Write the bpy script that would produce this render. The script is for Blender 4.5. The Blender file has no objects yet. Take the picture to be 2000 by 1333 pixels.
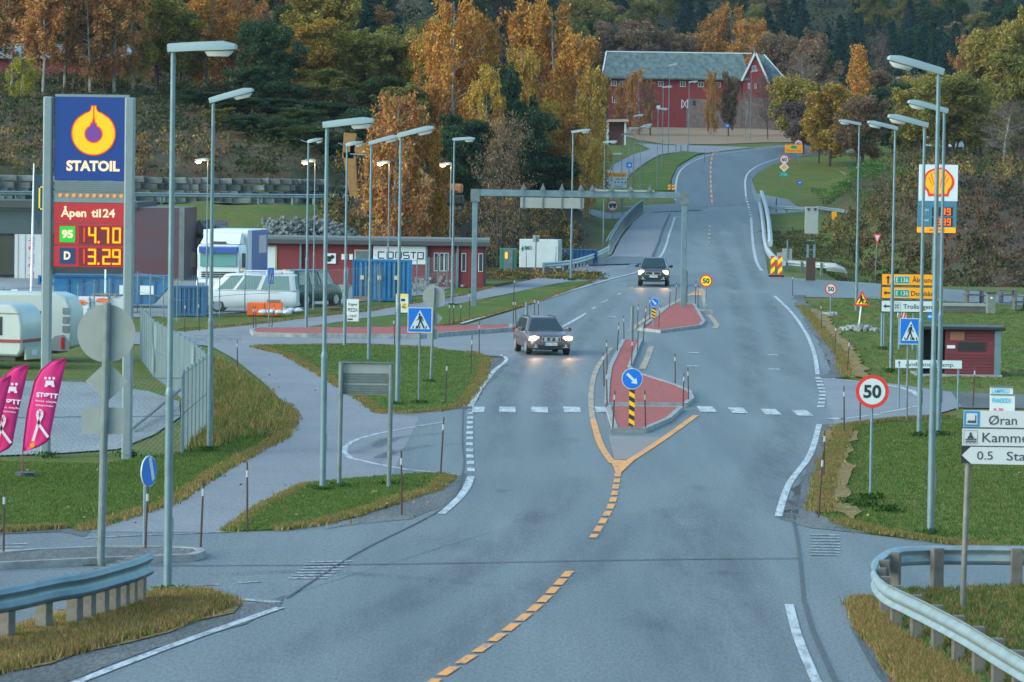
import bpy, bmesh, math, random
import numpy as np
from mathutils import Vector, Matrix
from mathutils.geometry import tessellate_polygon
R = math.radians
sc = bpy.context.scene
COL = sc.collection
# ---------------------------------------------------------------- camera, sky, sun, exposure
FPX, CAMH, ROLL = 8000.0, 7.4, 0.0140
PITCH = math.atan((666.5-349.0)/FPX)
Fv = Vector((0, math.cos(PITCH), -math.sin(PITCH))); X0 = Vector((1,0,0)); U0 = Vector((0, math.sin(PITCH), math.cos(PITCH)))
Rc = math.cos(ROLL)*X0 + math.sin(ROLL)*U0
Uc = -math.sin(ROLL)*X0 + math.cos(ROLL)*U0
cam_d = bpy.data.cameras.new('camera'); cam = bpy.data.objects.new('camera', cam_d); COL.objects.link(cam)
cam_d.sensor_width = 36; cam_d.lens = 36*FPX/2000; cam_d.clip_start = 1; cam_d.clip_end = 6000
m3 = Matrix((Rc, Uc, -Fv)).transposed()
cam.matrix_world = Matrix.Translation((0,0,CAMH)) @ m3.to_4x4()
cam_d.dof.use_dof = True; cam_d.dof.focus_distance = 175; cam_d.dof.aperture_fstop = 6.5
sc.camera = cam
w = bpy.data.worlds.new('World'); sc.world = w; w.use_nodes = True
nt = w.node_tree; nt.nodes.clear()
sky = nt.nodes.new('ShaderNodeTexSky'); sky.sky_type = 'NISHITA'; sky.sun_disc = False
SUN_EL, SUN_ROT = 28.0, 245.0
sky.sun_elevation = R(SUN_EL); sky.sun_rotation = R(SUN_ROT); sky.air_density = 1.2; sky.dust_density = 1.6; sky.ozone_density = 2.0
bg = nt.nodes.new('ShaderNodeBackground'); bg.inputs['Strength'].default_value = 0.15
wo = nt.nodes.new('ShaderNodeOutputWorld')
tint = nt.nodes.new('ShaderNodeMix'); tint.data_type = 'RGBA'; tint.blend_type = 'MULTIPLY'; tint.inputs['Factor'].default_value = 1
tint.inputs['B'].default_value = (.84, 1.06, 1.03, 1)   # cool overcast dusk
nt.links.new(sky.outputs[0], tint.inputs['A']); nt.links.new(tint.outputs['Result'], bg.inputs[0]); nt.links.new(bg.outputs[0], wo.inputs[0])
sd = bpy.data.lights.new('sun', 'SUN'); sd.energy = 0.85; sd.angle = R(50); sd.color = (1.0, 0.97, 0.92)
so = bpy.data.objects.new('sun', sd); COL.objects.link(so)
# soft overcast sun behind and to the side of the camera; direction matches the sky
az = R(SUN_ROT); el = R(SUN_EL)
sdir = Vector((math.sin(az)*math.cos(el), math.cos(az)*math.cos(el), math.sin(el)))
so.rotation_euler = sdir.to_track_quat('Z','Y').to_euler()
sc.view_settings.view_transform = 'Standard'; sc.view_settings.look = 'None'
sc.view_settings.exposure = 1.34; sc.view_settings.gamma = 1.0
# ---------------------------------------------------------------- ground shape
def pw(y, pts):
    return np.interp(y, [p[0] for p in pts], [p[1] for p in pts])
ZR = [(0,0),(148,0),(200,.2),(244,.85),(300,1.3),(376,1.7),(408,2.8),(440,4.6),(480,7.5),(520,10.6),(560,12.2),(620,13.4),(700,16.4),(760,18.5),(852,26),(1000,44),(1400,122),(3000,420)]
def zr(y): return pw(y, ZR)
XL = [(0,-9),(262,-4),(288,1.3),(330,6.6),(424,11.8),(440,8),(480,4),(560,2),(700,-10),(3000,-100)]
XR = [(0,20),(262,19),(330,22),(424,27.5),(440,32),(480,36),(520,48),(560,60),(700,70),(3000,200)]
YS = [(-300,305),(-45,307),(-18,322),(-8,350),(0,385),(14,432),(60,470),(300,500)]
def sm(t): t = np.clip(t,0,1); return t*t*(3-2*t)
def Lf(x,y):
    s = y - pw(x,YS)
    z = pw(s, [(-46,0),(-7,1),(5,1)])
    base = np.minimum(zr(y),1.3)
    wall = 1-sm((x+16)/6)
    up = pw(s,[(9.0,0),(10,1),(60,1)])*2.1*wall
    hill = pw(s,[(9,0),(20,1.6),(100,8.6),(200,15),(300,24),(440,42),(900,110),(2600,420)])
    zz = base*(1-z)+5.15*z + up + hill
    dip = 3.2*sm((x+14)/8)*(1-sm((x-7)/4))*sm((y-286)/14)*(1-sm((y-336)/36))
    return zz - dip
def Rf(x,y):
    a = pw(y,[(262,.95),(276,-.2),(296,.3),(330,3.6),(360,6.6),(385,8.5),(470,10),(560,12.4),(700,16.6),(800,22),(1000,44),(1400,122),(3000,420)])
    b = pw(y,[(262,.95),(282,-1.2),(328,-1),(380,1.4),(420,3.3),(440,4.6)])
    b = np.where(y>440, zr(y), b)
    t = sm((x-29)/11)
    return a*t+b*(1-t)
def H(x,y):
    x = np.asarray(x,float); y = np.asarray(y,float)
    b = zr(y)
    g = sm((y-256)/10)
    wl = sm((pw(y,XL)-x-.5)/6)*g; wr = sm((x-pw(y,XR)-.5)/6)*g
    return b*(1-wl-wr) + wl*Lf(x,y) + wr*Rf(x,y)
def HR(x,y): return zr(np.asarray(y,float))
_t = np.concatenate([np.arange(40,560,.5), np.arange(560,2500,2)])
def P(px,py,f=None):
    f = f or H
    d = Fv + (px-1000)/FPX*Rc + (666.5-py)/FPX*Uc
    x = d.x/d.y*_t; z = CAMH + d.z/d.y*_t
    k = z - f(x,_t); i = np.argmax(k<0)
    if k[i] >= 0: i = len(_t)-1
    if i == 0: t = _t[0]
    else:
        a,b = k[i-1],k[i]; t = _t[i-1] + (_t[i]-_t[i-1])*a/(a-b)
    return Vector((d.x/d.y*t, t, float(f(d.x/d.y*t, t))))
def at(px, dist, py=350, f=None):
    d = Fv + (px-1000)/FPX*Rc + (666.5-py)/FPX*Uc
    x = d.x/d.y*dist
    return Vector((x, dist, float((f or H)(x,dist))))
def hgt(p, px, py):
    """height above p at which the ray through px,py passes p's distance"""
    d = Fv + (px-1000)/FPX*Rc + (666.5-py)/FPX*Uc
    return CAMH + d.z/d.y*p.y - p.z
def kk(p): return FPX/p.y
# ---------------------------------------------------------------- materials
MT = {}
def M(name, col, rough=.6, metal=0., var=0., scale=4., col2=None, bump=0., bscale=None, emit=None, es=0., spec=.5, world=False, stretch=None, detail=4., alpha=None, trans=None):
    if name in MT: return MT[name]
    m = bpy.data.materials.new(name); m.use_nodes = True; t = m.node_tree; n = t.nodes; l = t.links
    b = n['Principled BSDF']; MT[name] = m
    b.inputs['Base Color'].default_value = (*col,1); b.inputs['Roughness'].default_value = rough
    b.inputs['Metallic'].default_value = metal; b.inputs['Specular IOR Level'].default_value = spec
    if trans: b.inputs['Transmission Weight'].default_value = trans
    src = None
    if var or col2 or bump:
        if world: g = n.new('ShaderNodeNewGeometry'); src = g.outputs['Position']
        else: g = n.new('ShaderNodeTexCoord'); src = g.outputs['Object']
        if stretch:
            mp = n.new('ShaderNodeMapping'); mp.inputs['Scale'].default_value = stretch; l.new(src, mp.inputs[0]); src = mp.outputs[0]
    if var or col2:
        nz = n.new('ShaderNodeTexNoise'); nz.inputs['Scale'].default_value = scale; nz.inputs['Detail'].default_value = detail; nz.inputs['Roughness'].default_value = .6
        l.new(src, nz.inputs['Vector'])
        cr = n.new('ShaderNodeValToRGB'); cr.color_ramp.elements[0].position = .34; cr.color_ramp.elements[1].position = .66
        c2 = col2 or tuple(c*(1-var) for c in col)
        cr.color_ramp.elements[0].color = (*c2,1); cr.color_ramp.elements[1].color = (*col,1)
        l.new(nz.outputs['Fac'], cr.inputs[0]); l.new(cr.outputs[0], b.inputs['Base Color'])
    if bump:
        nb = n.new('ShaderNodeTexNoise'); nb.inputs['Scale'].default_value = bscale or scale*3; nb.inputs['Detail'].default_value = 3
        l.new(src, nb.inputs['Vector'])
        bp = n.new('ShaderNodeBump'); bp.inputs['Strength'].default_value = bump; bp.inputs['Distance'].default_value = .05
        l.new(nb.outputs['Fac'], bp.inputs['Height']); l.new(bp.outputs[0], b.inputs['Normal'])
    if emit:
        b.inputs['Emission Color'].default_value = (*emit,1); b.inputs['Emission Strength'].default_value = es
    return m
def asphalt(name, c1, c2, fleck=.12, rough=.55, streak=(.9,.03,1)):
    m = bpy.data.materials.new(name); m.use_nodes = True; t = m.node_tree; n = t.nodes; l = t.links; b = n['Principled BSDF']; MT[name] = m
    g = n.new('ShaderNodeNewGeometry')
    mp = n.new('ShaderNodeMapping'); mp.inputs['Scale'].default_value = streak; l.new(g.outputs['Position'], mp.inputs[0])
    a = n.new('ShaderNodeTexNoise'); a.inputs['Scale'].default_value = .7; a.inputs['Detail'].default_value = 5; a.inputs['Roughness'].default_value=.6; l.new(mp.outputs[0], a.inputs['Vector'])
    mp2 = n.new('ShaderNodeMapping'); mp2.inputs['Scale'].default_value = (1,.16,1); l.new(g.outputs['Position'], mp2.inputs[0])
    c = n.new('ShaderNodeTexNoise'); c.inputs['Scale'].default_value = .28; c.inputs['Detail'].default_value = 6; c.inputs['Roughness'].default_value=.65; l.new(mp2.outputs[0], c.inputs['Vector'])
    f = n.new('ShaderNodeTexNoise'); f.inputs['Scale'].default_value = 22; f.inputs['Detail'].default_value = 2; l.new(mp2.outputs[0], f.inputs['Vector'])
    ad = n.new('ShaderNodeMath'); ad.operation='ADD'; l.new(a.outputs['Fac'], ad.inputs[0]); l.new(c.outputs['Fac'], ad.inputs[1])
    hf = n.new('ShaderNodeMath'); hf.operation='MULTIPLY'; hf.inputs[1].default_value=.5; l.new(ad.outputs[0], hf.inputs[0])
    cr = n.new('ShaderNodeValToRGB'); cr.color_ramp.elements[0].position=.4; cr.color_ramp.elements[1].position=.6
    cr.color_ramp.elements[0].color=(*c2,1); cr.color_ramp.elements[1].color=(*c1,1); l.new(hf.outputs[0], cr.inputs[0])
    mx = n.new('ShaderNodeMix'); mx.data_type='RGBA'; mx.blend_type='MULTIPLY'; mx.inputs['Factor'].default_value = 1
    fr = n.new('ShaderNodeValToRGB'); fr.color_ramp.elements[0].position=.35; fr.color_ramp.elements[1].position=.65
    fr.color_ramp.elements[0].color=(1-fleck*2,)*3+(1,); fr.color_ramp.elements[1].color=(1+fleck*0,)*3+(1,)
    l.new(f.outputs['Fac'], fr.inputs[0]); l.new(cr.outputs[0], mx.inputs['A']); l.new(fr.outputs[0], mx.inputs['B']); l.new(mx.outputs['Result'], b.inputs['Base Color'])
    rr = n.new('ShaderNodeMapRange'); rr.inputs['To Min'].default_value = rough-.1; rr.inputs['To Max'].default_value = rough+.15; l.new(c.outputs['Fac'], rr.inputs['Value']); l.new(rr.outputs[0], b.inputs['Roughness'])
    bp = n.new('ShaderNodeBump'); bp.inputs['Strength'].default_value=.35; bp.inputs['Distance'].default_value=.02; l.new(f.outputs['Fac'], bp.inputs['Height']); l.new(bp.outputs[0], b.inputs['Normal'])
    b.inputs['Specular IOR Level'].default_value=.35
    return m
def leafmat(name, attr=None, trans=.3):
    m = bpy.data.materials.new(name); m.use_nodes = True; t = m.node_tree; n = t.nodes; l = t.links; MT[name] = m
    n.clear(); out = n.new('ShaderNodeOutputMaterial')
    v = n.new('ShaderNodeAttribute'); v.attribute_name = 'v'
    if attr:
        src = n.new('ShaderNodeAttribute'); src.attribute_name = attr; sc_ = src.outputs['Color']
    else:
        src = n.new('ShaderNodeObjectInfo'); sc_ = src.outputs['Color']
    hs = n.new('ShaderNodeHueSaturation'); l.new(sc_, hs.inputs['Color'])
    r1 = n.new('ShaderNodeMapRange'); r1.inputs['To Min'].default_value=.465; r1.inputs['To Max'].default_value=.54; l.new(v.outputs['Fac'], r1.inputs['Value']); l.new(r1.outputs[0], hs.inputs['Hue'])
    sn = n.new('ShaderNodeMath'); sn.operation='MULTIPLY'; sn.inputs[1].default_value=7.31; l.new(v.outputs['Fac'], sn.inputs[0])
    frc = n.new('ShaderNodeMath'); frc.operation='FRACT'; l.new(sn.outputs[0], frc.inputs[0])
    r2 = n.new('ShaderNodeMapRange'); r2.inputs['To Min'].default_value=.55; r2.inputs['To Max'].default_value=1.45; l.new(frc.outputs[0], r2.inputs['Value']); l.new(r2.outputs[0], hs.inputs['Value'])
    d = n.new('ShaderNodeBsdfDiffuse'); tr = n.new('ShaderNodeBsdfTranslucent'); mx = n.new('ShaderNodeMixShader'); mx.inputs[0].default_value = trans
    l.new(hs.outputs[0], d.inputs[0]); l.new(hs.outputs[0], tr.inputs[0]); l.new(d.outputs[0], mx.inputs[1]); l.new(tr.outputs[0], mx.inputs[2]); l.new(mx.outputs[0], out.inputs[0])
    return m
# ---------------------------------------------------------------- mesh building
class MB:
    def __init__(s): s.v=[]; s.f=[]; s.mi=[]
    def add(s, vs, fs, mi=0):
        o=len(s.v); s.v += [tuple(v) for v in vs]; s.f += [tuple(i+o for i in f) for f in fs]; s.mi += [mi]*len(fs)
        return s
    def box(s, c, d, mi=0, rz=0, rx=0, ry=0, taper=1.):
        x,y,z = d[0]/2,d[1]/2,d[2]/2
        vs=[Vector((sx*x*(taper if sz>0 else 1),sy*y*(taper if sz>0 else 1),sz*z)) for sz in(-1,1) for sy in(-1,1) for sx in(-1,1)]
        if rz or rx or ry:
            m = Matrix.Rotation(rz,3,'Z')@Matrix.Rotation(ry,3,'Y')@Matrix.Rotation(rx,3,'X'); vs=[m@v for v in vs]
        c = Vector(c); vs=[v+c for v in vs]
        return s.add(vs,[(0,2,3,1),(4,5,7,6),(0,1,5,4),(2,6,7,3),(0,4,6,2),(1,3,7,5)],mi)
    def b2(s, a, b, mi=0):
        return s.box([(a[i]+b[i])/2 for i in range(3)],[abs(b[i]-a[i]) for i in range(3)],mi)
    def tube(s, pts, rad, n=8, mi=0, cap=True):
        pts=[Vector(p) for p in pts]; rad = rad if isinstance(rad,(list,tuple)) else [rad]*len(pts)
        vs=[];fs=[]
        for i,p in enumerate(pts):
            t=(pts[min(i+1,len(pts)-1)]-pts[max(i-1,0)]).normalized()
            u=t.orthogonal() if abs(t.z)<.95 else Vector((1,0,0)); u=(u-t*u.dot(t)).normalized(); w_=t.cross(u)
            for j in range(n):
                a=2*math.pi*j/n; vs.append(p+(u*math.cos(a)+w_*math.sin(a))*rad[i])
        for i in range(len(pts)-1):
            for j in range(n): fs.append((i*n+j,i*n+(j+1)%n,(i+1)*n+(j+1)%n,(i+1)*n+j))
        if cap: fs.append(tuple(range(n-1,-1,-1))); fs.append(tuple(range((len(pts)-1)*n,len(pts)*n)))
        return s.add(vs,fs,mi)
    def prism(s, poly, y0, y1, mi=0, top=None):
        """poly in XZ, extruded from y0 (front, towards camera) to y1"""
        n=len(poly); vs=[(p[0],y0,p[1]) for p in poly]+[(p[0],y1,p[1]) for p in poly]
        fs=[tuple(range(n)),tuple(range(2*n-1,n-1,-1))]+[((i+1)%n,i,i+n,(i+1)%n+n) for i in range(n)]
        return s.add(vs,fs,mi)
    def disc(s, cx, cz, r, y0, y1, mi=0, n=40, sx=1.):
        return s.prism([(cx+math.cos(2*math.pi*i/n)*r*sx, cz+math.sin(2*math.pi*i/n)*r) for i in range(n)], y0,y1,mi)
    def wheel(s, c, r, wd, mi=0, n=20, axis='X'):
        vs=[];
        for sx in(-1,1):
            for j in range(n):
                a=2*math.pi*j/n; q=(sx*wd/2,math.cos(a)*r,math.sin(a)*r)
                if axis=='Y': q=(q[1],q[0],q[2])
                vs.append(Vector(c)+Vector(q))
        fs=[tuple(range(n)),tuple(range(2*n-1,n-1,-1))]+[(i,(i+1)%n,(i+1)%n+n,i+n) for i in range(n)]
        return s.add(vs,fs,mi)
    def loft(s, rings, mi=0, cap=True):
        n=len(rings[0]); vs=[v for r in rings for v in r]; fs=[]
        for i in range(len(rings)-1):
            for j in range(n): fs.append((i*n+j,i*n+(j+1)%n,(i+1)*n+(j+1)%n,(i+1)*n+j))
        if cap: fs.append(tuple(range(n-1,-1,-1))); fs.append(tuple(range((len(rings)-1)*n,len(rings)*n)))
        return s.add(vs,fs,mi)
    def mesh(s, name, mats, smooth=None, fixn=True):
        me=bpy.data.meshes.new(name); me.from_pydata(s.v,[],s.f)
        for m in (mats if isinstance(mats,(list,tuple)) else [mats]): me.materials.append(m)
        me.polygons.foreach_set('material_index', s.mi)
        if fixn:
            bm=bmesh.new(); bm.from_mesh(me); bmesh.ops.recalc_face_normals(bm,faces=bm.faces); bm.to_mesh(me); bm.free()
        if smooth: 
            me.polygons.foreach_set('use_smooth',[True]*len(me.polygons)); me.set_sharp_from_angle(angle=R(smooth))
        me.update(); return me
    def build(s, name, mats, parent=None, smooth=None, bevel=0, loc=None, rz=0, fixn=True):
        o=bpy.data.objects.new(name, s.mesh(name,mats,smooth,fixn)); COL.objects.link(o)
        if parent: o.parent=parent
        if loc is not None: o.location=loc
        if rz: o.rotation_euler.z=rz
        if bevel:
            b=o.modifiers.new('bevel','BEVEL'); b.width=bevel; b.segments=2; b.limit_method='ANGLE'; b.angle_limit=R(40)
        return o
def tag(o,label=None,cat=None,group=None,kind=None):
    if label: o['label']=label
    if cat: o['category']=cat
    if group: o['group']=group
    if kind: o['kind']=kind
    return o
def thing(name, loc, label, cat, group=None, rz=0):
    o=bpy.data.objects.new(name,None); COL.objects.link(o); o.location=loc; o.rotation_euler.z=rz; o.empty_display_size=.3
    return tag(o,label,cat,group)
def dup(o, loc=None, rz=None, label=None, group=None, parent=None, scale=None):
    c=o.copy(); COL.objects.link(c)
    if parent is not None: c.parent=parent
    if loc is not None: c.location=loc
    if rz is not None: c.rotation_euler.z=rz
    if scale is not None: c.scale=scale
    if label: c['label']=label
    if group: c['group']=group
    for ch in list(o.children): dup(ch,parent=c)
    return c
_tc={}
def text_geo(s, bold=0.):
    """vertices and faces of a string, height 1 capital = .7 units, starting at x=0"""
    key=(s,bold)
    if key in _tc: return _tc[key]
    cu=bpy.data.curves.new('t','FONT'); cu.body=s; cu.offset=bold; cu.resolution_u=3
    ob=bpy.data.objects.new('t',cu); COL.objects.link(ob)
    dg=bpy.context.evaluated_depsgraph_get(); me=bpy.data.meshes.new_from_object(ob.evaluated_get(dg))
    v=[tuple(x.co) for x in me.vertices]; f=[tuple(p.vertices) for p in me.polygons]
    bpy.data.objects.remove(ob); bpy.data.curves.remove(cu); bpy.data.meshes.remove(me)
    _tc[key]=(v,f); return v,f
def text(mb, s, x, z, cap, y, bold=.0, width=None, align='L', rot=0, mi=0):
    """capital height cap in metres, at (x,z) baseline, plane y"""
    v,f=text_geo(s,bold/1.0)
    if not v: return
    k=cap/.7; xs=[a[0] for a in v]; x0,x1=min(xs),max(xs); kx=k
    if width: kx=width/(x1-x0)
    wd=(x1-x0)*kx; ox={'L':0,'C':-wd/2,'R':-wd}[align]
    vs=[]
    for a in v:
        lx=(a[0]-x0)*kx+ox; lz=a[1]*k
        c,s_=math.cos(rot),math.sin(rot)
        vs.append((x+lx*c-lz*s_, y, z+lx*s_+lz*c))
    mb.add(vs,[tuple(reversed(q)) for q in f] if False else f,mi)
# ---------------------------------------------------------------- draped sheets and painted strips
def smooth_pts(pts, n=6):
    out=[]; P_=[pts[0]]+list(pts)+[pts[-1]]
    for i in range(1,len(P_)-2):
        a,b,c,d=P_[i-1],P_[i],P_[i+1],P_[i+2]
        for j in range(n):
            t=j/n; out.append(tuple(.5*((2*b[k])+(-a[k]+c[k])*t+(2*a[k]-5*b[k]+4*c[k]-d[k])*t*t+(-a[k]+3*b[k]-3*c[k]+d[k])*t**3) for k in range(2)))
    out.append(tuple(pts[-1])); return out
def sheet(name, pts, mat, off=0., f=None, world=False, label=None, cat=None, kind='structure', thick=0, xstep=8, group=None, smoothn=0, rough=0):
    f=f or H
    w2=[(p[0],p[1]) for p in pts] if world else [tuple(P(p[0],p[1],f)[:2]) for p in pts]
    if smoothn: w2=smooth_pts(w2+[w2[0]],smoothn)[:-1]
    if rough:
        rg=random.Random(hash(name)%999 if False else len(name)*7+len(pts)); q=[]
        for i in range(len(w2)):
            a=w2[i]; b=w2[(i+1)%len(w2)]; L=math.dist(a,b); n=max(1,min(60,int(L/1.2)))
            nx,ny=(b[1]-a[1])/max(L,1e-6),-(b[0]-a[0])/max(L,1e-6)
            for j in range(n):
                t=j/n; d=rg.uniform(-rough,rough); q.append((a[0]+(b[0]-a[0])*t+nx*d,a[1]+(b[1]-a[1])*t+ny*d))
        w2=q
    bm=bmesh.new(); vs=[bm.verts.new((p[0],p[1],0)) for p in w2]
    for t3 in tessellate_polygon([[Vector((p[0],p[1],0)) for p in w2]]):
        try: bm.faces.new([vs[i] for i in t3])
        except ValueError: pass
    ys=[p[1] for p in w2]; xs=[p[0] for p in w2]
    if max(ys)>148:
        for yy in np.arange(math.ceil(max(min(ys),148)/4)*4, max(ys), 4):
            bmesh.ops.bisect_plane(bm,geom=bm.verts[:]+bm.edges[:]+bm.faces[:],plane_co=(0,yy,0),plane_no=(0,1,0))
    if max(ys)>256 and f is H:
        for xx in np.arange(math.ceil(min(xs)/xstep)*xstep,max(xs),xstep):
            bmesh.ops.bisect_plane(bm,geom=bm.verts[:]+bm.edges[:]+bm.faces[:],plane_co=(xx,0,0),plane_no=(1,0,0))
    for v in bm.verts: v.co.z=float(f(v.co.x,v.co.y))+off
    bmesh.ops.recalc_face_normals(bm,faces=bm.faces[:])
    if sum(fc.normal.z for fc in bm.faces)<0: bmesh.ops.reverse_faces(bm,faces=bm.faces[:])
    if thick:
        bd=[e for e in bm.edges if e.is_boundary]
        r=bmesh.ops.extrude_edge_only(bm,edges=bd)
        for v in [g for g in r['geom'] if isinstance(g,bmesh.types.BMVert)]: v.co.z-=thick
        bmesh.ops.recalc_face_normals(bm,faces=bm.faces[:])
    me=bpy.data.meshes.new(name); bm.to_mesh(me); bm.free(); me.materials.append(mat)
    o=bpy.data.objects.new(name,me); COL.objects.link(o); tag(o,label,cat,group,kind)
    return o
def poly_len(w2):
    s=[0]
    for a,b in zip(w2,w2[1:]): s.append(s[-1]+math.dist(a,b))
    return s
def strip_mb(mb, pts, width, off, f=None, dash=None, smooth=5, world=False, phase=0, w1=None, mi=0):
    f=f or H
    w2=[tuple(p[:2]) for p in pts] if world else [tuple(P(p[0],p[1],f)[:2]) for p in pts]
    if smooth and len(w2)>2: w2=smooth_pts(w2,smooth)
    S=poly_len(w2); L=S[-1]
    def pt(s):
        x=np.interp(s,S,[p[0] for p in w2]); y=np.interp(s,S,[p[1] for p in w2]); return float(x),float(y)
    segs=[(0,L)] if not dash else []
    if dash:
        s=phase
        while s<L: segs.append((max(s,0),min(s+dash[0],L))); s+=dash[0]+dash[1]
    for a,b in segs:
        if b-a<.05: continue
        n=max(1,int((b-a)/2)); vs=[];fs=[]
        for i in range(n+1):
            s=a+(b-a)*i/n; x,y=pt(s); x1,y1=pt(min(s+.2,L)); x0,y0=pt(max(s-.2,0)); dx,dy=x1-x0,y1-y0; l=math.hypot(dx,dy) or 1
            ww=width if w1 is None else width+(w1-width)*s/L
            nx,ny=-dy/l*ww/2,dx/l*ww/2
            for q in((x+nx,y+ny),(x-nx,y-ny)): vs.append((q[0],q[1],float(f(*q))+off))
        for i in range(n): fs.append((2*i,2*i+1,2*i+3,2*i+2))
        mb.add(vs,fs,mi)
def strip(name, pts, width, mat, off=.012, label=None, cat=None, **k):
    mb=MB(); strip_mb(mb,pts,width,off,**k); o=mb.build(name,mat); tag(o,label,cat,None,'structure'); return o
# ================================================================ materials used all over
ASPH = asphalt('asphalt_road',(.178,.197,.200),(.118,.131,.138),fleck=.18)
ASPH2 = asphalt('asphalt_fresh',(.09,.10,.11),(.06,.068,.076),rough=.5)
ASPHP = asphalt('asphalt_path',(.235,.235,.25),(.19,.192,.205),rough=.7,streak=(.5,.5,1))
GRAV = asphalt('gravel_yard',(.30,.32,.33),(.20,.21,.215),fleck=.2,rough=.8,streak=(.4,.15,1))
SHOUL = asphalt('shoulder_grit',(.17,.168,.165),(.09,.09,.088),fleck=.25,rough=.8,streak=(.6,.2,1))
def painted(name,col,wear):
    m=M(name,col,.6); t=m.node_tree;n=t.nodes;l=t.links;b=n['Principled BSDF']
    g=n.new('ShaderNodeNewGeometry'); a=n.new('ShaderNodeTexNoise'); a.inputs['Scale'].default_value=5; a.inputs['Detail'].default_value=8; a.inputs['Roughness'].default_value=.85
    mp=n.new('ShaderNodeMapping'); mp.inputs['Scale'].default_value=(1,.2,1); l.new(g.outputs['Position'],mp.inputs[0]); l.new(mp.outputs[0],a.inputs['Vector']); c=n.new('ShaderNodeValToRGB'); c.color_ramp.elements[0].position=wear-.07; c.color_ramp.elements[1].position=wear+.07
    c.color_ramp.elements[0].color=(.15,.16,.17,1); c.color_ramp.elements[1].color=(*col,1); l.new(a.outputs['Fac'],c.inputs[0]); l.new(c.outputs[0],b.inputs['Base Color']); return m
WHITE = painted('road_paint_white',(.46,.48,.49),.47)
WHITEW = painted('road_paint_white_worn',(.42,.44,.45),.52)
YELL = painted('road_paint_yellow',(.74,.27,.03),.43)
YELLW = painted('road_paint_yellow_worn',(.50,.31,.14),.50)
REDC = M('red_chippings',(.40,.085,.07),.9,var=.45,scale=6,bump=.8,bscale=14,world=True,detail=8)
KERB = M('granite_kerb',(.30,.31,.31),.8,var=.4,scale=3,bump=.3,world=True)
SEAM = M('bitumen_seam',(.075,.08,.085),.7,var=.4,scale=2,world=True)
GALV = M('galvanised_steel',(.15,.225,.265),.5,.35,var=.22,scale=3)
GALVD = M('weathered_steel',(.15,.19,.20),.55,.3,var=.3,scale=3)
GALVR = M('guard_rail_steel',(.30,.36,.38),.45,.4,var=.25,scale=2.5)
BLACK = M('black_plastic',(.012,.013,.015),.5)
DARK = M('dark_grey_paint',(.035,.04,.045),.5)
WPAINT = M('white_paint',(.68,.70,.71),.4,var=.08,scale=2)
GREYB = M('sign_back_grey',(.26,.28,.27),.6,var=.12,scale=3)
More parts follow.
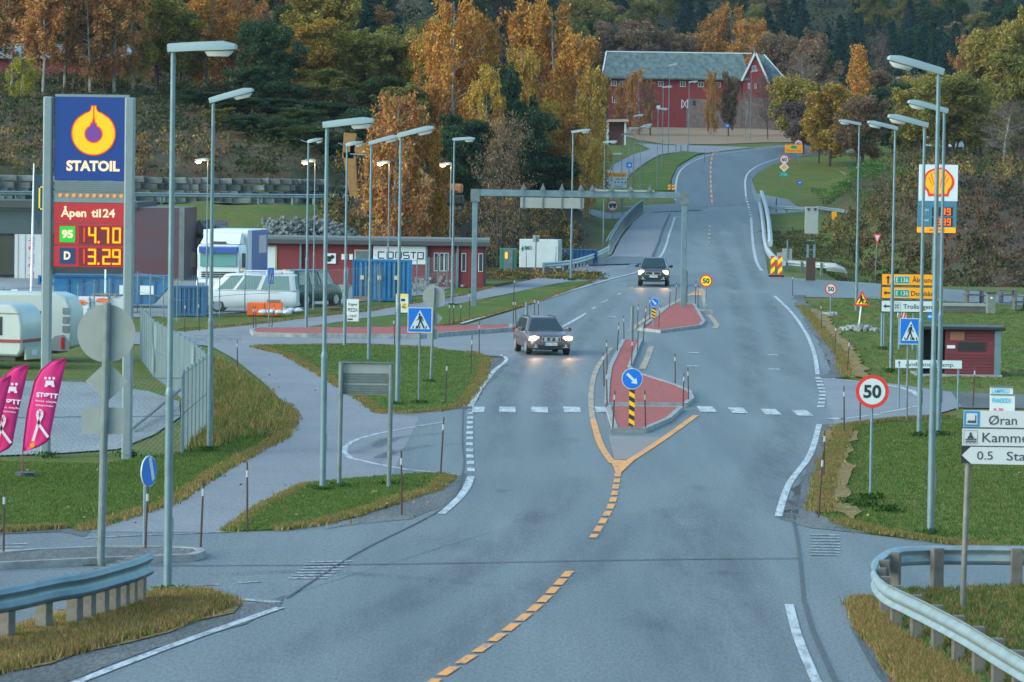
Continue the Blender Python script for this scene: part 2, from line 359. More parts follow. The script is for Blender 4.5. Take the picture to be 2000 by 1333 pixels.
# ================================================================ terrain
def terr():
    xs=np.concatenate([np.arange(-420,-120,20),np.arange(-120,-64,8),np.arange(-64,80,2.0),np.arange(80,128,8),np.arange(128,460,20)])
    ys=np.concatenate([np.arange(24,148,6),np.arange(148,604,4),np.arange(604,900,8),np.arange(900,1500,24),np.arange(1500,3001,100)])
    ys=np.unique(np.concatenate([ys,[148]]))
    X,Y=np.meshgrid(xs,ys); Z=H(X,Y)-.03
    # hand of small bumps on the wild ground only
    wild=sm((np.abs(X-12)-26)/14)*sm((Y-262)/20)
    Z=Z+wild*(np.sin(X*.9+np.sin(Y*.23)*2)*np.cos(Y*.31+X*.2)*.28)
    v=np.stack([X.ravel(),Y.ravel(),Z.ravel()],1); nx=len(xs); ny=len(ys)
    f=[(j*nx+i,j*nx+i+1,(j+1)*nx+i+1,(j+1)*nx+i) for j in range(ny-1) for i in range(nx-1)]
    me=bpy.data.meshes.new('terrain'); me.from_pydata([tuple(a) for a in v],[],f)
    # ground cover colour by place: mown grass, brown brush, forest floor
    C=np.zeros((len(v),4)); C[:,3]=1
    green=np.array([.082,.125,.026]); brown=np.array([.055,.045,.032]); dark=np.array([.035,.045,.022]); olive=np.array([.075,.085,.03])
    x,y=v[:,0],v[:,1]; c=np.tile(green,(len(v),1))
    def mixc(c,t,col): t=t[:,None]; return c*(1-t)+col*t
    c=mixc(c,sm((x-30)/6)*sm((y-268)/14)*(1-sm((y-440)/20)),brown)
    s=y-pw(x,YS)
    c=mixc(c,sm((s-5)/6)*(1-sm((x-2)/6)),brown*.8+olive*.3)
    c=mixc(c,sm((y-256)/6)*sm((x+14)/5)*(1-sm((x-6)/4))*(1-sm((y-400)/15)),brown*.65)
    c=mixc(c,sm((y-640)/60),dark)
    C[:,:3]=c
    ca=me.color_attributes.new('gc','FLOAT_COLOR','POINT'); ca.data.foreach_set('color',C.ravel())
    m=bpy.data.materials.new('grass_ground'); m.use_nodes=True; t=m.node_tree;n=t.nodes;l=t.links;b=n['Principled BSDF']
    at_=n.new('ShaderNodeAttribute'); at_.attribute_name='gc'; g=n.new('ShaderNodeNewGeometry')
    a=n.new('ShaderNodeTexNoise'); a.inputs['Scale'].default_value=.35; a.inputs['Detail'].default_value=8; a.inputs['Roughness'].default_value=.7; l.new(g.outputs['Position'],a.inputs['Vector'])
    cr=n.new('ShaderNodeValToRGB'); cr.color_ramp.elements[0].position=.36; cr.color_ramp.elements[1].position=.64
    cr.color_ramp.elements[0].color=(1.9,1.0,1.1,1); cr.color_ramp.elements[1].color=(.75,1.05,.9,1); l.new(a.outputs['Fac'],cr.inputs[0])
    d=n.new('ShaderNodeTexNoise'); d.inputs['Scale'].default_value=7; d.inputs['Detail'].default_value=4; l.new(g.outputs['Position'],d.inputs['Vector'])
    dr=n.new('ShaderNodeValToRGB'); dr.color_ramp.elements[0].position=.3; dr.color_ramp.elements[1].position=.7
    dr.color_ramp.elements[0].color=(.5,.5,.5,1); dr.color_ramp.elements[1].color=(1.3,1.3,1.2,1); l.new(d.outputs['Fac'],dr.inputs[0])
    mx=n.new('ShaderNodeMix'); mx.data_type='RGBA'; mx.blend_type='MULTIPLY'; mx.inputs['Factor'].default_value=1; l.new(at_.outputs['Color'],mx.inputs['A']); l.new(cr.outputs[0],mx.inputs['B'])
    m2=n.new('ShaderNodeMix'); m2.data_type='RGBA'; m2.blend_type='MULTIPLY'; m2.inputs['Factor'].default_value=1; l.new(mx.outputs['Result'],m2.inputs['A']); l.new(dr.outputs[0],m2.inputs['B'])
    l.new(m2.outputs['Result'],b.inputs['Base Color']); b.inputs['Roughness'].default_value=.9; b.inputs['Specular IOR Level'].default_value=.15
    bp=n.new('ShaderNodeBump'); bp.inputs['Strength'].default_value=.8; bp.inputs['Distance'].default_value=.08; l.new(d.outputs['Fac'],bp.inputs['Height']); l.new(bp.outputs[0],b.inputs['Normal'])
    me.materials.append(m); me.polygons.foreach_set('use_smooth',[True]*len(me.polygons))
    o=bpy.data.objects.new('terrain',me); COL.objects.link(o); tag(o,'grassy valley floor rising to brown brush banks and a wooded hill',None,None,'structure')
    MT['grass_ground']=m
terr()
# grass sheets share the look, colour given by one tone
def grassmat(name,c1,c2,c3):
    m=bpy.data.materials.new(name); m.use_nodes=True; t=m.node_tree;n=t.nodes;l=t.links;b=n['Principled BSDF']
    g=n.new('ShaderNodeNewGeometry')
    a=n.new('ShaderNodeTexNoise'); a.inputs['Scale'].default_value=.3; a.inputs['Detail'].default_value=7; a.inputs['Roughness'].default_value=.7; l.new(g.outputs['Position'],a.inputs['Vector'])
    cr=n.new('ShaderNodeValToRGB'); e=cr.color_ramp.elements; e[0].position=.34; e[1].position=.66; e[0].color=(*c2,1); e[1].color=(*c1,1); q=e.new(.5); q.color=(*c3,1); l.new(a.outputs['Fac'],cr.inputs[0])
    d=n.new('ShaderNodeTexNoise'); d.inputs['Scale'].default_value=9; d.inputs['Detail'].default_value=4; l.new(g.outputs['Position'],d.inputs['Vector'])
    dr=n.new('ShaderNodeValToRGB'); dr.color_ramp.elements[0].position=.3; dr.color_ramp.elements[1].position=.7; dr.color_ramp.elements[0].color=(.45,.45,.45,1); dr.color_ramp.elements[1].color=(1.25,1.25,1.2,1); l.new(d.outputs['Fac'],dr.inputs[0])
    m2=n.new('ShaderNodeMix'); m2.data_type='RGBA'; m2.blend_type='MULTIPLY'; m2.inputs['Factor'].default_value=1; l.new(cr.outputs[0],m2.inputs['A']); l.new(dr.outputs[0],m2.inputs['B']); l.new(m2.outputs['Result'],b.inputs['Base Color'])
    b.inputs['Roughness'].default_value=.95; b.inputs['Specular IOR Level'].default_value=.1
    bp=n.new('ShaderNodeBump'); bp.inputs['Strength'].default_value=.9; bp.inputs['Distance'].default_value=.08; l.new(d.outputs['Fac'],bp.inputs['Height']); l.new(bp.outputs[0],b.inputs['Normal'])
    MT[name]=m; return m
GRASS=grassmat('lawn_grass',(.10,.15,.038),(.17,.155,.05),(.085,.14,.028))
DRYG=grassmat('dry_grass',(.26,.17,.075),(.13,.13,.035),(.30,.20,.09))
STUB=M('stubble',(.30,.185,.105),.95,var=.3,scale=1.2,world=True,bump=.5,bscale=5,stretch=(.3,1.2,1))
# ================================================================ roads and paths (image outlines dropped onto the ground)
main=[(-80,1440),(0,1310),(150,1274),(330,1234),(470,1190),(560,1150),(700,1060),(830,985),(880,960),(905,920),(915,860),(915,800),(945,740),(985,700),
      (985,655),(900,638),(1000,608),(1100,574),(1160,549),(1110,551),(1080,547),(1180,506),(1195,500),(1210,470),(1235,435),(1255,415),(1320,404),(1318,380),(1312,352),(1322,328),(1355,308),(1400,298),(1470,290),(1540,283),(1620,281),
      (1720,283),(1720,292),(1620,300),(1560,308),(1510,322),(1480,338),(1468,352),(1478,378),(1540,390),(1572,414),(1490,420),(1492,470),(1497,510),(1500,535),(1560,544),(1700,553),(2100,585),(2100,602),(1750,585),(1560,580),
      (1575,625),(1602,670),(1622,720),(1640,760),(1650,830),(1628,880),(1612,930),(1600,980),(1590,1030),(1700,1045),(1800,1056),(2120,1092),(2120,1150),(1800,1162),(1690,1176),(1700,1250),(1745,1333),(1800,1440)]
sheet('main_road',main,ASPH,0.,f=HR,label='wide blue grey asphalt road through the junction',smoothn=0)
def rsheet(n,p,m,off,lab,**k): return sheet(n,p,m,off,label=lab,**k)
rsheet('side_road',[(-120,1028),(150,1034),(450,1040),(650,1022),(820,985),(900,925),(960,1040),(700,1120),(470,1192),(380,1163),(300,1158),(100,1205),(-120,1262)],ASPH,.004,'asphalt side road towards the fuel station')
rsheet('side_road',[(200,650),(345,648),(500,648),(860,640),(902,637),(1010,640),(1010,700),(900,690),(700,676),(500,678),(345,674),(200,672)],ASPHP,.004,'pale side road beside the long red island')
rsheet('access_loop',[(560,1015),(640,940),(745,806),(860,800),(925,800),(925,925),(860,936),(700,945),(600,975)],ASPH,.006,'access loop with a thin white edge line')
rsheet('footpath',[(162,1040),(330,985),(500,880),(552,852),(573,815),(556,790),(512,745),(455,700),(415,678),(345,668),(500,668),(560,695),(640,740),(700,778),(745,810),(820,815),(760,940),(700,945),(600,948),(520,985),(450,1041)],ASPHP,.010,'grey footpath curving between the lawns',xstep=4)
rsheet('footpath',[(345,650),(477,637),(605,621),(732,608),(822,588),(1000,556),(1100,531),(1182,509),(1240,520),(1110,550),(1000,573),(860,600),(771,615),(707,622),(630,634),(562,647)],ASPHP,.008,'footpath running up to the bridge',f=HR)
rsheet('footpath',[(1182,509),(1197,500),(1212,470),(1236,436),(1257,418),(1310,418),(1298,440),(1288,470),(1275,505),(1240,520)],ASPHP,.07,'raised footpath across the bridge',f=HR,thick=.06)
rsheet('footpath',[(1160,372),(1175,345),(1200,322),(1240,302),(1270,293),(1238,281),(1300,284),(1470,289),(1380,300),(1332,297),(1290,303),(1262,318),(1232,340),(1212,366)],ASPHP,.06,'footpath climbing beside the far bend',f=None,xstep=4)
_ux=[-90,-70,-55,-45,-35,-26,-18,-13,-8,-4,0,5,10,15,20]
sheet('upper_road',[(x,float(pw(x,YS))-2.6) for x in _ux]+[(x-(1.5 if x>-15 else 0),float(pw(x,YS))+2.6) for x in _ux[::-1]],ASPH2,.05,world=True,label='narrow road along the shelf above the yard',xstep=2)
rsheet('fresh_asphalt',[(1200,404),(1320,398),(1320,375),(1313,352),(1323,329),(1356,309),(1402,299),(1470,291),(1540,284),(1620,282),(1620,299),(1560,307),(1509,321),(1479,337),(1466,352),(1470,378),(1478,400),(1400,404),(1330,410)],ASPH2,.012,'darker fresh asphalt on the far bend',f=HR)
rsheet('bus_bay',[(1600,738),(1650,742),(1760,752),(1858,766),(1878,795),(1820,812),(1700,822),(1630,832)],ASPHP,.006,'bus bay in front of the red shelter')
rsheet('side_path',[(1858,766),(2120,775),(2120,800),(1878,797)],SHOUL,.004,'grit track past the red shelter')
rsheet('gravel_lot',[(-80,742),(160,747),(290,765),(350,785),(352,815),(300,850),(230,878),(100,887),(-80,893)],GRAV,.01,'pale gravel lot inside the fence')
rsheet('gravel_yard',[(-120,650),(-120,540),(200,534),(420,531),(700,531),(920,530),(945,545),(840,575),(700,590),(560,606),(340,618),(120,625),(0,650)],GRAV,.006,'gravel yard in front of the buildings')
rsheet('grit_shoulder',[(1600,738),(1624,720),(1600,670),(1560,600),(1545,577),(1572,577),(1590,620),(1622,665),(1650,700),(1655,738)],SHOUL,.008,'gritty shoulder near the bus bay',rough=.15)
rsheet('grit_shoulder',[(1590,1032),(1520,1015),(1562,940),(1600,830),(1650,828),(1632,880),(1625,930),(1612,985),(1600,1005),(1650,1025),(1700,1044)],SHOUL,.010,'gritty shoulder below the large speed sign',rough=.12)
rsheet('grit_shoulder',[(700,1025),(640,1035),(700,1010),(780,985),(850,955),(875,930),(905,925),(908,945),(870,985),(800,1015)],SHOUL,.011,'gritty shoulder at the lawn tip',rough=.12)
rsheet('grit_shoulder',[(-80,1330),(0,1312),(150,1275),(330,1232),(440,1196),(560,1165),(520,1205),(250,1285),(100,1345),(-80,1400)],SHOUL,.011,'gritty shoulder below the near guard rail',rough=.1)
rsheet('grit_shoulder',[(1690,1176),(1660,1195),(1690,1260),(1740,1340),(1790,1440),(1840,1440),(1760,1320),(1700,1230)],SHOUL,.011,'gritty shoulder by the kinked guard rail',rough=.1)
rsheet('grit_shoulder',[(905,800),(865,800),(900,790),(935,745),(945,702),(985,698),(992,715),(945,760),(925,800)],SHOUL,.011,'gritty shoulder by the pedestrian sign lawn',rough=.1)
rsheet('bridge_patch',[(1152,515),(1200,503),(1270,504),(1262,517),(1150,520)],ASPH2,.085,'dark asphalt patch at the bridge end',f=HR)
rsheet('side_path',[(120,1040),(0,1045),(-80,1048),(-80,1022),(60,1030),(180,1036),(165,1050)],ASPH2,.014,'dark asphalt strip at the path mouth')
# stubble field and the green strips round it
sheet('stubble_field',[(1195,262),(1235,232),(1330,240),(1450,250),(1600,262),(1800,275),(2060,285),(2060,262),(1590,277),(1500,279),(1400,283),(1300,283),(1240,272)],STUB,.06,xstep=4,label='tan stubble field before the red barn')
sheet('stubble_field',[(1620,325),(1760,318),(1900,312),(2060,310),(2060,322),(1900,325),(1760,331),(1640,335)],STUB,.06,xstep=4,label='tan stubble strip behind the big olive trees')
sheet('stubble_field',[(380,205),(560,214),(760,222),(760,214),(560,202),(400,192)],STUB,.06,xstep=4,label='tan strip under the hillside trees')
# lawns on top of the asphalt
lawns=[([(447,1040),(520,986),(600,948),(700,938),(800,930),(862,927),(872,934),(845,958),(780,978),(700,1005),(620,1025),(540,1036)],'small lawn tip between path and side road'),
 ([(497,679),(700,677),(850,683),(918,690),(948,702),(940,740),(900,793),(862,802),(745,808),(700,776),(640,738),(560,694)],'triangular lawn under the blue pedestrian sign'),
 ([(556,648),(630,636),(707,624),(771,617),(860,602),(1000,575),(1110,552),(1158,549),(1100,572),(1000,604),(950,617),(850,638),(700,643)],'narrow verge between footpath and road'),
 ([(1375,300),(1332,297),(1300,305),(1270,322),(1245,345),(1232,372),(1305,374),(1312,350),(1322,328),(1345,312)],'grass wedge beside the far bend')]
for i,(p,l) in enumerate(lawns): sheet('grass_verge',p,GRASS,.05 if i!=3 else .1,f=HR if i>1 else H,thick=.06,xstep=4,label=l,rough=.12)
dry=[([(-80,1262),(0,1240),(120,1195),(300,1160),(400,1160),(470,1180),(455,1200),(330,1238),(150,1280),(0,1318),(-80,1345)],'brown verge under the near guard rail'),
 ([(1660,1180),(1700,1175),(1760,1165),(2120,1152),(2120,1440),(1830,1440),(1740,1310),(1690,1240)],'verge behind the kinked guard rail'),
 ([(1570,600),(1605,640),(1640,690),(1650,735),(1700,742),(1680,700),(1640,650),(1610,610)],'bare reddish verge along the bend'),
 ([(1620,830),(1605,900),(1600,985),(1640,1005),(1680,1020),(1665,960),(1662,900),(1672,845)],'dry verge below the large speed sign')]
for p,l in dry: sheet('dry_verge',p,DRYG,.03,xstep=4,label=l,rough=.2)
sheet('grass_verge',[(1740,1240),(1800,1175),(2120,1160),(2120,1440),(1900,1330)],GRASS,.05,label='grass inside the guard rail curve',rough=.2)
# ================================================================ red islands with kerbs
def island(pts,label,h=.14,f=HR,kw=.16,top=REDC):
    w2=[tuple(P(p[0],p[1],f)[:2]) for p in pts]
    cx=sum(p[0] for p in w2)/len(w2); cy=sum(p[1] for p in w2)/len(w2)
    area=sum(a[0]*b[1]-b[0]*a[1] for a,b in zip(w2,w2[1:]+w2[:1]))
    if area<0: w2=w2[::-1]
    n=len(w2); inner=[]
    for i in range(n):
        a,b,c=Vector(w2[i-1]),Vector(w2[i]),Vector(w2[(i+1)%n])
        n1=Vector((-(b-a).y,(b-a).x)).normalized(); n2=Vector((-(c-b).y,(c-b).x)).normalized(); m=(n1+n2); m=m.normalized() if m.length>.1 else n1
        inner.append(tuple(b+m*kw/max(.4,m.dot(n1))))
    z=lambda p: float(f(*p))
    mb=MB()
    vs=[(p[0],p[1],z(p)-.04) for p in w2]+[(p[0],p[1],z(p)+h) for p in w2]+[(p[0],p[1],z(p)+h) for p in inner]+[(p[0],p[1],z(p)) for p in inner]
    fs=[]
    for i in range(n):
        j=(i+1)%n; fs+= [(i,j,n+j,n+i),(n+i,n+j,2*n+j,2*n+i),(2*n+i,2*n+j,3*n+j,3*n+i)]
    mb.add(vs,fs)
    root=thing('traffic_island',(0,0,0),label,'traffic island','red topped traffic islands')
    mb.build('kerb',KERB,root)
    bm=bmesh.new(); bv=[bm.verts.new((p[0],p[1],z(p)+h-.02)) for p in inner]; bm.faces.new(bv)
    bmesh.ops.triangulate(bm,faces=bm.faces[:]); me=bpy.data.meshes.new('island_top'); 
    for yy in np.arange(math.ceil(min(p[1] for p in inner)/2)*2,max(p[1] for p in inner),2): bmesh.ops.bisect_plane(bm,geom=bm.verts[:]+bm.edges[:]+bm.faces[:],plane_co=(0,yy,0),plane_no=(0,1,0))
    for v in bm.verts: v.co.z=float(f(v.co.x,v.co.y))+h-.02
    bm.to_mesh(me); bm.free(); me.materials.append(top)
    o=bpy.data.objects.new('island_top',me); COL.objects.link(o); o.parent=root
    return root
island([(1197,846),(1262,846),(1310,825),(1335,802),(1187,800),(1184,806)],'small red island triangle at the crossing under the striped marker')
island([(1180,795),(1342,796),(1356,785),(1350,770),(1320,757),(1260,738),(1245,735),(1233,722),(1242,700),(1254,669),(1214,669),(1204,690),(1188,722),(1183,750)],'long red island with the large blue arrow sign')
island([(1248,646),(1290,651),(1370,640),(1378,632),(1358,598),(1320,595),(1300,605),(1275,625)],'red island carrying the gantry leg')
island([(488,652),(500,648),(650,648),(850,646),(1000,640),(1000,648),(905,655),(820,662),(600,660),(495,658)],'long thin red island on the far side road',h=.2)
island([(-90,1100),(60,1086),(200,1080),(330,1080),(392,1083),(402,1090),(380,1097),(200,1104),(-90,1118)],'dark topped island behind the near guard rail',top=SHOUL)
# ================================================================ paint
mb=MB()
S=lambda pts,wd,**k: strip_mb(mb,pts,wd,k.pop('off',.016),**k)
S([(135,1340),(330,1265),(548,1188)],.18)
S([(862,1005),(905,965),(920,932)],.19,f=HR)
S([(920,922),(917,870),(919,800)],.19,f=HR,dash=(1.25,1.25))
S([(918,795),(938,760),(965,725),(982,712),(990,703),(986,698),(978,694)],.21,f=HR,w1=.14)
S([(978,694),(935,690),(900,687),(860,684)],.12,f=HR)
S([(900,633),(1000,604),(1100,574),(1200,544),(1250,530),(1290,502),(1305,465),(1318,425)],.2,f=HR,off=.03)
S([(1095,641),(1138,617)],.2,f=HR)
S([(1138,617),(1178,590)],.13,f=HR,dash=(2.5,5))
S([(1180,590),(1240,560)],.12,f=HR,dash=(2.5,7))
S([(1319,392),(1322,350),(1336,327),(1370,309),(1425,299),(1500,290),(1580,286)],.2,f=HR,off=.04)
S([(1457,386),(1456,350),(1470,331),(1500,317),(1560,304),(1620,298)],.2,f=HR,off=.04)
S([(1457,388),(1462,405),(1467,423)],.24,f=HR,off=.04,dash=(2,2))
S([(1467,425),(1470,470),(1477,510),(1488,530)],.24,f=HR,off=.03)
S([(1513,579),(1545,610),(1572,648),(1590,690),(1597,732)],.17,f=HR)
S([(1598,738),(1606,770),(1602,800)],.24,f=HR,dash=(1.2,1.2))
S([(1600,830),(1582,890),(1542,945),(1520,1010)],.17,f=HR)
S([(1541,1182),(1556,1240),(1575,1290),(1600,1345)],.16)
S([(1622,740),(1690,748),(1750,756),(1780,764),(1797,775)],.16,w1=.3)
S([(1720,808),(1760,801),(1797,793)],.14); S([(1640,820),(1720,810)],.16); S([(1620,818),(1648,820)],.6)
S([(672,885),(680,868),(720,852),(790,838),(870,825)],.16,w1=.1); S([(672,885),(690,898),(760,912),(830,924),(900,929)],.16,w1=.14)
S([(1785,817),(1850,803)],.02)
for x0,x1 in((922,946),(975,1007),(1038,1070),(1101,1134),(1163,1184),(1364,1396),(1426,1456),(1490,1521),(1552,1582)):
    a=P(x0,801 if x0<1300 else 800+(x0-1364)*.04,HR); wd=(x1-x0)/kk(a); mb.add([(a.x,a.y-1.6,.016+zr(a.y)),(a.x+wd,a.y-1.6,.016+zr(a.y)),(a.x+wd,a.y+1.6,.016+zr(a.y)),(a.x,a.y+1.6,.016+zr(a.y))],[(0,1,2,3)])
for px,py in((1196,620),(1510,694),(1512,722),(1355,690),(1352,716)):  # lane arrows, seen almost edge on
    a=P(px,py,HR); z=float(zr(a.y))+.016; mb.add([(a.x-.22,a.y-.35,z),(a.x+.08,a.y-.35,z),(a.x+.08,a.y-.9,z),(a.x+.25,a.y,z),(a.x+.08,a.y+.9,z),(a.x+.08,a.y+.35,z),(a.x-.22,a.y+.35,z)],[tuple(range(7))])
tag(mb.build('white_road_marking',WHITE),'white edge lines and crossing bars painted on the road',None,None,'structure')
mb=MB()
for i in range(7):  # worn zebra on the side roads
    S([(562+i*7,1131-i*5.2),(640+i*8,1131-i*5.6)],.22)
for i in range(8): S([(1582,1046+i*5.6),(1640,1047+i*5.6)],.16)
for i in range(6): S([(345,656+i*2.6),(470,656+i*2.6)],.36)
for i in range(4): S([(-40,1066+i*6),(52-i*6,1064+i*6)],.2)
S([(165,1052),(300,1046),(450,1040)],.12)
for a,b in(((300,1147),(350,1147)),((380,1145),(430,1143)),((465,1140),(510,1138))): S([a,b],.14)
S([(440,1170),(545,1178)],.3); S([(860,645),(1010,645)],.2)
tag(mb.build('worn_road_marking',WHITEW),'worn white zebra stripes across the side roads',None,None,'structure')
mb=MB()
S([(1207,925),(1195,985),(1158,1052)],.16,f=HR,dash=(1.35,.65),smooth=6)
S([(1113,1117),(1060,1175),(1000,1225),(925,1280),(850,1330),(800,1375)],.17,dash=(1.15,.4),smooth=6)
S([(1197,906),(1173,870),(1158,820)],.19,f=HR); S([(1222,906),(1290,862),(1360,812)],.2,f=HR)
S([(1396,292),(1388,330),(1391,402)],.18,f=HR,off=.05,dash=(5,2.4)); S([(1392,300),(1430,292),(1500,288)],.16,f=HR,off=.05)
q=[P(*p,HR) for p in((1192,900),(1238,901),(1212,926),(1203,926))]; mb.add([(a.x,a.y,.02) for a in q],[(0,1,2,3)])
q=[P(*p,HR) for p in((1340,578),(1372,563),(1372,578))]; mb.add([(a.x,a.y,a.z+.02) for a in q],[(0,1,2)])
tag(mb.build('yellow_road_marking',YELL),'orange yellow centre dashes and island outlines on the road',None,None,'structure')
mb=MB()
S([(1158,820),(1154,780),(1160,735),(1175,705),(1195,680)],.18,f=HR); S([(1228,648),(1270,618),(1330,585),(1368,567)],.24,f=HR)
S([(1272,678),(1262,705),(1254,722)],.26,f=HR); S([(1372,566),(1378,600)],.26,f=HR); S([(1384,615),(1400,635),(1395,642)],.26,f=HR); S([(1385,480),(1386,440)],.18,f=HR,off=.05,dash=(4,4))
tag(mb.build('worn_yellow_marking',YELLW),'faded yellow edge lines round the red islands',None,None,'structure')
# brick paving in front of the island and seams
q=[P(*p,HR) for p in((1188,852),(1310,855),(1225,899),(1200,899))]
PAV=M('island_paving',(.25,.22,.21),.85,var=.3,scale=5,stretch=(.3,3,1),world=True)
mb2=MB(); mb2.add([(a.x,a.y,.012) for a in q],[(0,1,2,3)]); tag(mb2.build('paving_patch',PAV),'small paved wedge before the island tip',None,None,'structure')
mb=MB()
S([(-60,1104),(250,1106),(560,1106),(900,1101),(1300,1094),(1560,1092)],.09,off=.02); S([(1572,1180),(1590,1240),(1640,1350)],.07,off=.02); S([(1668,1230),(1700,1290),(1740,1350)],.08,off=.02)
S([(905,800),(903,860),(905,920),(870,990),(700,1080),(560,1170)],.045,off=.02); S([(1545,1000),(1558,1060),(1570,1180)],.06,off=.02); S([(1180,520),(1200,506),(1276,505)],.1,f=HR,off=.1)
S([(1150,556),(1500,524)],.07,f=HR,off=.04); S([(985,694),(940,742),(908,800)],.05,off=.02); S([(1268,516),(1290,460),(1308,420)],.14,f=HR,off=.09)
tag(mb.build('tar_seam',SEAM),'dark tar seams across the asphalt',None,None,'structure')
def softdark(name,col,a):
    m=M(name,col,.6); t=m.node_tree;n=t.nodes;l=t.links;b=n['Principled BSDF']
    g=n.new('ShaderNodeNewGeometry'); z=n.new('ShaderNodeTexNoise'); z.inputs['Scale'].default_value=1.6; z.inputs['Detail'].default_value=8; z.inputs['Roughness'].default_value=.8; mp=n.new('ShaderNodeMapping'); mp.inputs['Scale'].default_value=(1,.1,1); l.new(g.outputs['Position'],mp.inputs[0]); l.new(mp.outputs[0],z.inputs['Vector'])
    r_=n.new('ShaderNodeMapRange'); r_.inputs['From Min'].default_value=.35; r_.inputs['From Max'].default_value=.7; r_.inputs['To Max'].default_value=a; l.new(z.outputs['Fac'],r_.inputs['Value']); at_=n.new('ShaderNodeAttribute'); at_.attribute_name='a'; mm=n.new('ShaderNodeMath'); mm.operation='MULTIPLY'; l.new(r_.outputs[0],mm.inputs[0]); l.new(at_.outputs['Fac'],mm.inputs[1]); l.new(mm.outputs[0],b.inputs['Alpha']); return m
TRK=softdark('tyre_wear',(.07,.078,.085),.34)
SKID=M('tyre_dark',(.085,.092,.1),.55,var=.3,scale=3,world=True)

def softstrip(mb,A_,pts,width,off):
    w2=smooth_pts([tuple(P(p[0],p[1],HR)[:2]) for p in pts],8); n=len(w2); vs=[]
    for i,(x,y) in enumerate(w2):
        a=w2[max(i-1,0)]; b=w2[min(i+1,n-1)]; d=Vector((b[0]-a[0],b[1]-a[1])).normalized(); e=math.sin(math.pi*min(1,max(0,i/(n-1))))**.5
        for j,t in enumerate((-.5,-.2,.2,.5)): q=(x-d.y*width*t,y+d.x*width*t); vs.append((q[0],q[1],float(zr(q[1]))+off)); A_.append((0,1,1,0)[j]*e)
    mb.add(vs,[(i*4+j,i*4+j+1,i*4+j+5,i*4+j+4) for i in range(n-1) for j in range(3)])
def softbuild(mb,A_,name):
    o=mb.build(name,TRK,fixn=False); a=o.data.attributes.new('a','FLOAT','POINT'); a.data.foreach_set('value',A_); return o
# tyre tracks and oil darkening where cars turn
mb=MB(); A_=[]
for pts,w_ in (([(1250,1000),(1150,1090),(1000,1180),(820,1290),(740,1345)],.7),([(1480,1345),(1440,1200),(1420,1090),(1400,980)],.8),([(1335,1345),(1320,1180),(1330,1060),(1345,960)],.7),([(1130,930),(1060,1010),(960,1085),(760,1190),(500,1300)],.6),([(1480,1020),(1500,930),(1530,860),(1540,800)],.8),([(690,890),(760,860),(830,850),(905,845)],.3),([(720,915),(770,885),(850,870),(905,868)],.25),([(1180,560),(1080,640),(1010,720),(980,800),(985,900)],.5),([(1230,560),(1150,640),(1095,720),(1075,800),(1085,900)],.5),([(1395,440),(1420,520),(1450,620),(1470,720),(1470,820)],.6),([(1440,440),(1475,540),(1520,640),(1545,740)],.5),([(400,1125),(600,1118),(800,1130),(1000,1150)],.4)): softstrip(mb,A_,pts,w_*2.2,.010)
tag(softbuild(mb,A_,'tyre_track'),'faint darker tyre tracks on the asphalt',None,None,'structure')
mb=MB(); A_=[]
for px,py,a,b in ((1040,1010,.5,1.4),(1420,1120,.35,.5),(880,1060,.5,2.5),(1260,1215,.45,1.6),(1365,955,.3,1),(1560,930,.4,2),(1120,860,.3,1),(1650,960,.2,.5),(980,960,.25,.6),(1300,1000,.3,1.2)):
    c=P(px,py,HR); rg=random.Random(px); n=14; r_=[rg.uniform(.6,1.2) for _ in range(n)]; mb.add([(c.x+math.cos(6.283*i/n)*a*r_[i]*1.5,c.y+math.sin(6.283*i/n)*b*r_[i]*1.5,c.z+.013) for i in range(n)]+[(c.x,c.y,c.z+.013)],[(i,(i+1)%n,n) for i in range(n)]); A_+=[0]*n+[1]
tag(softbuild(mb,A_,'asphalt_stain'),'darker stains on the asphalt',None,None,'structure')

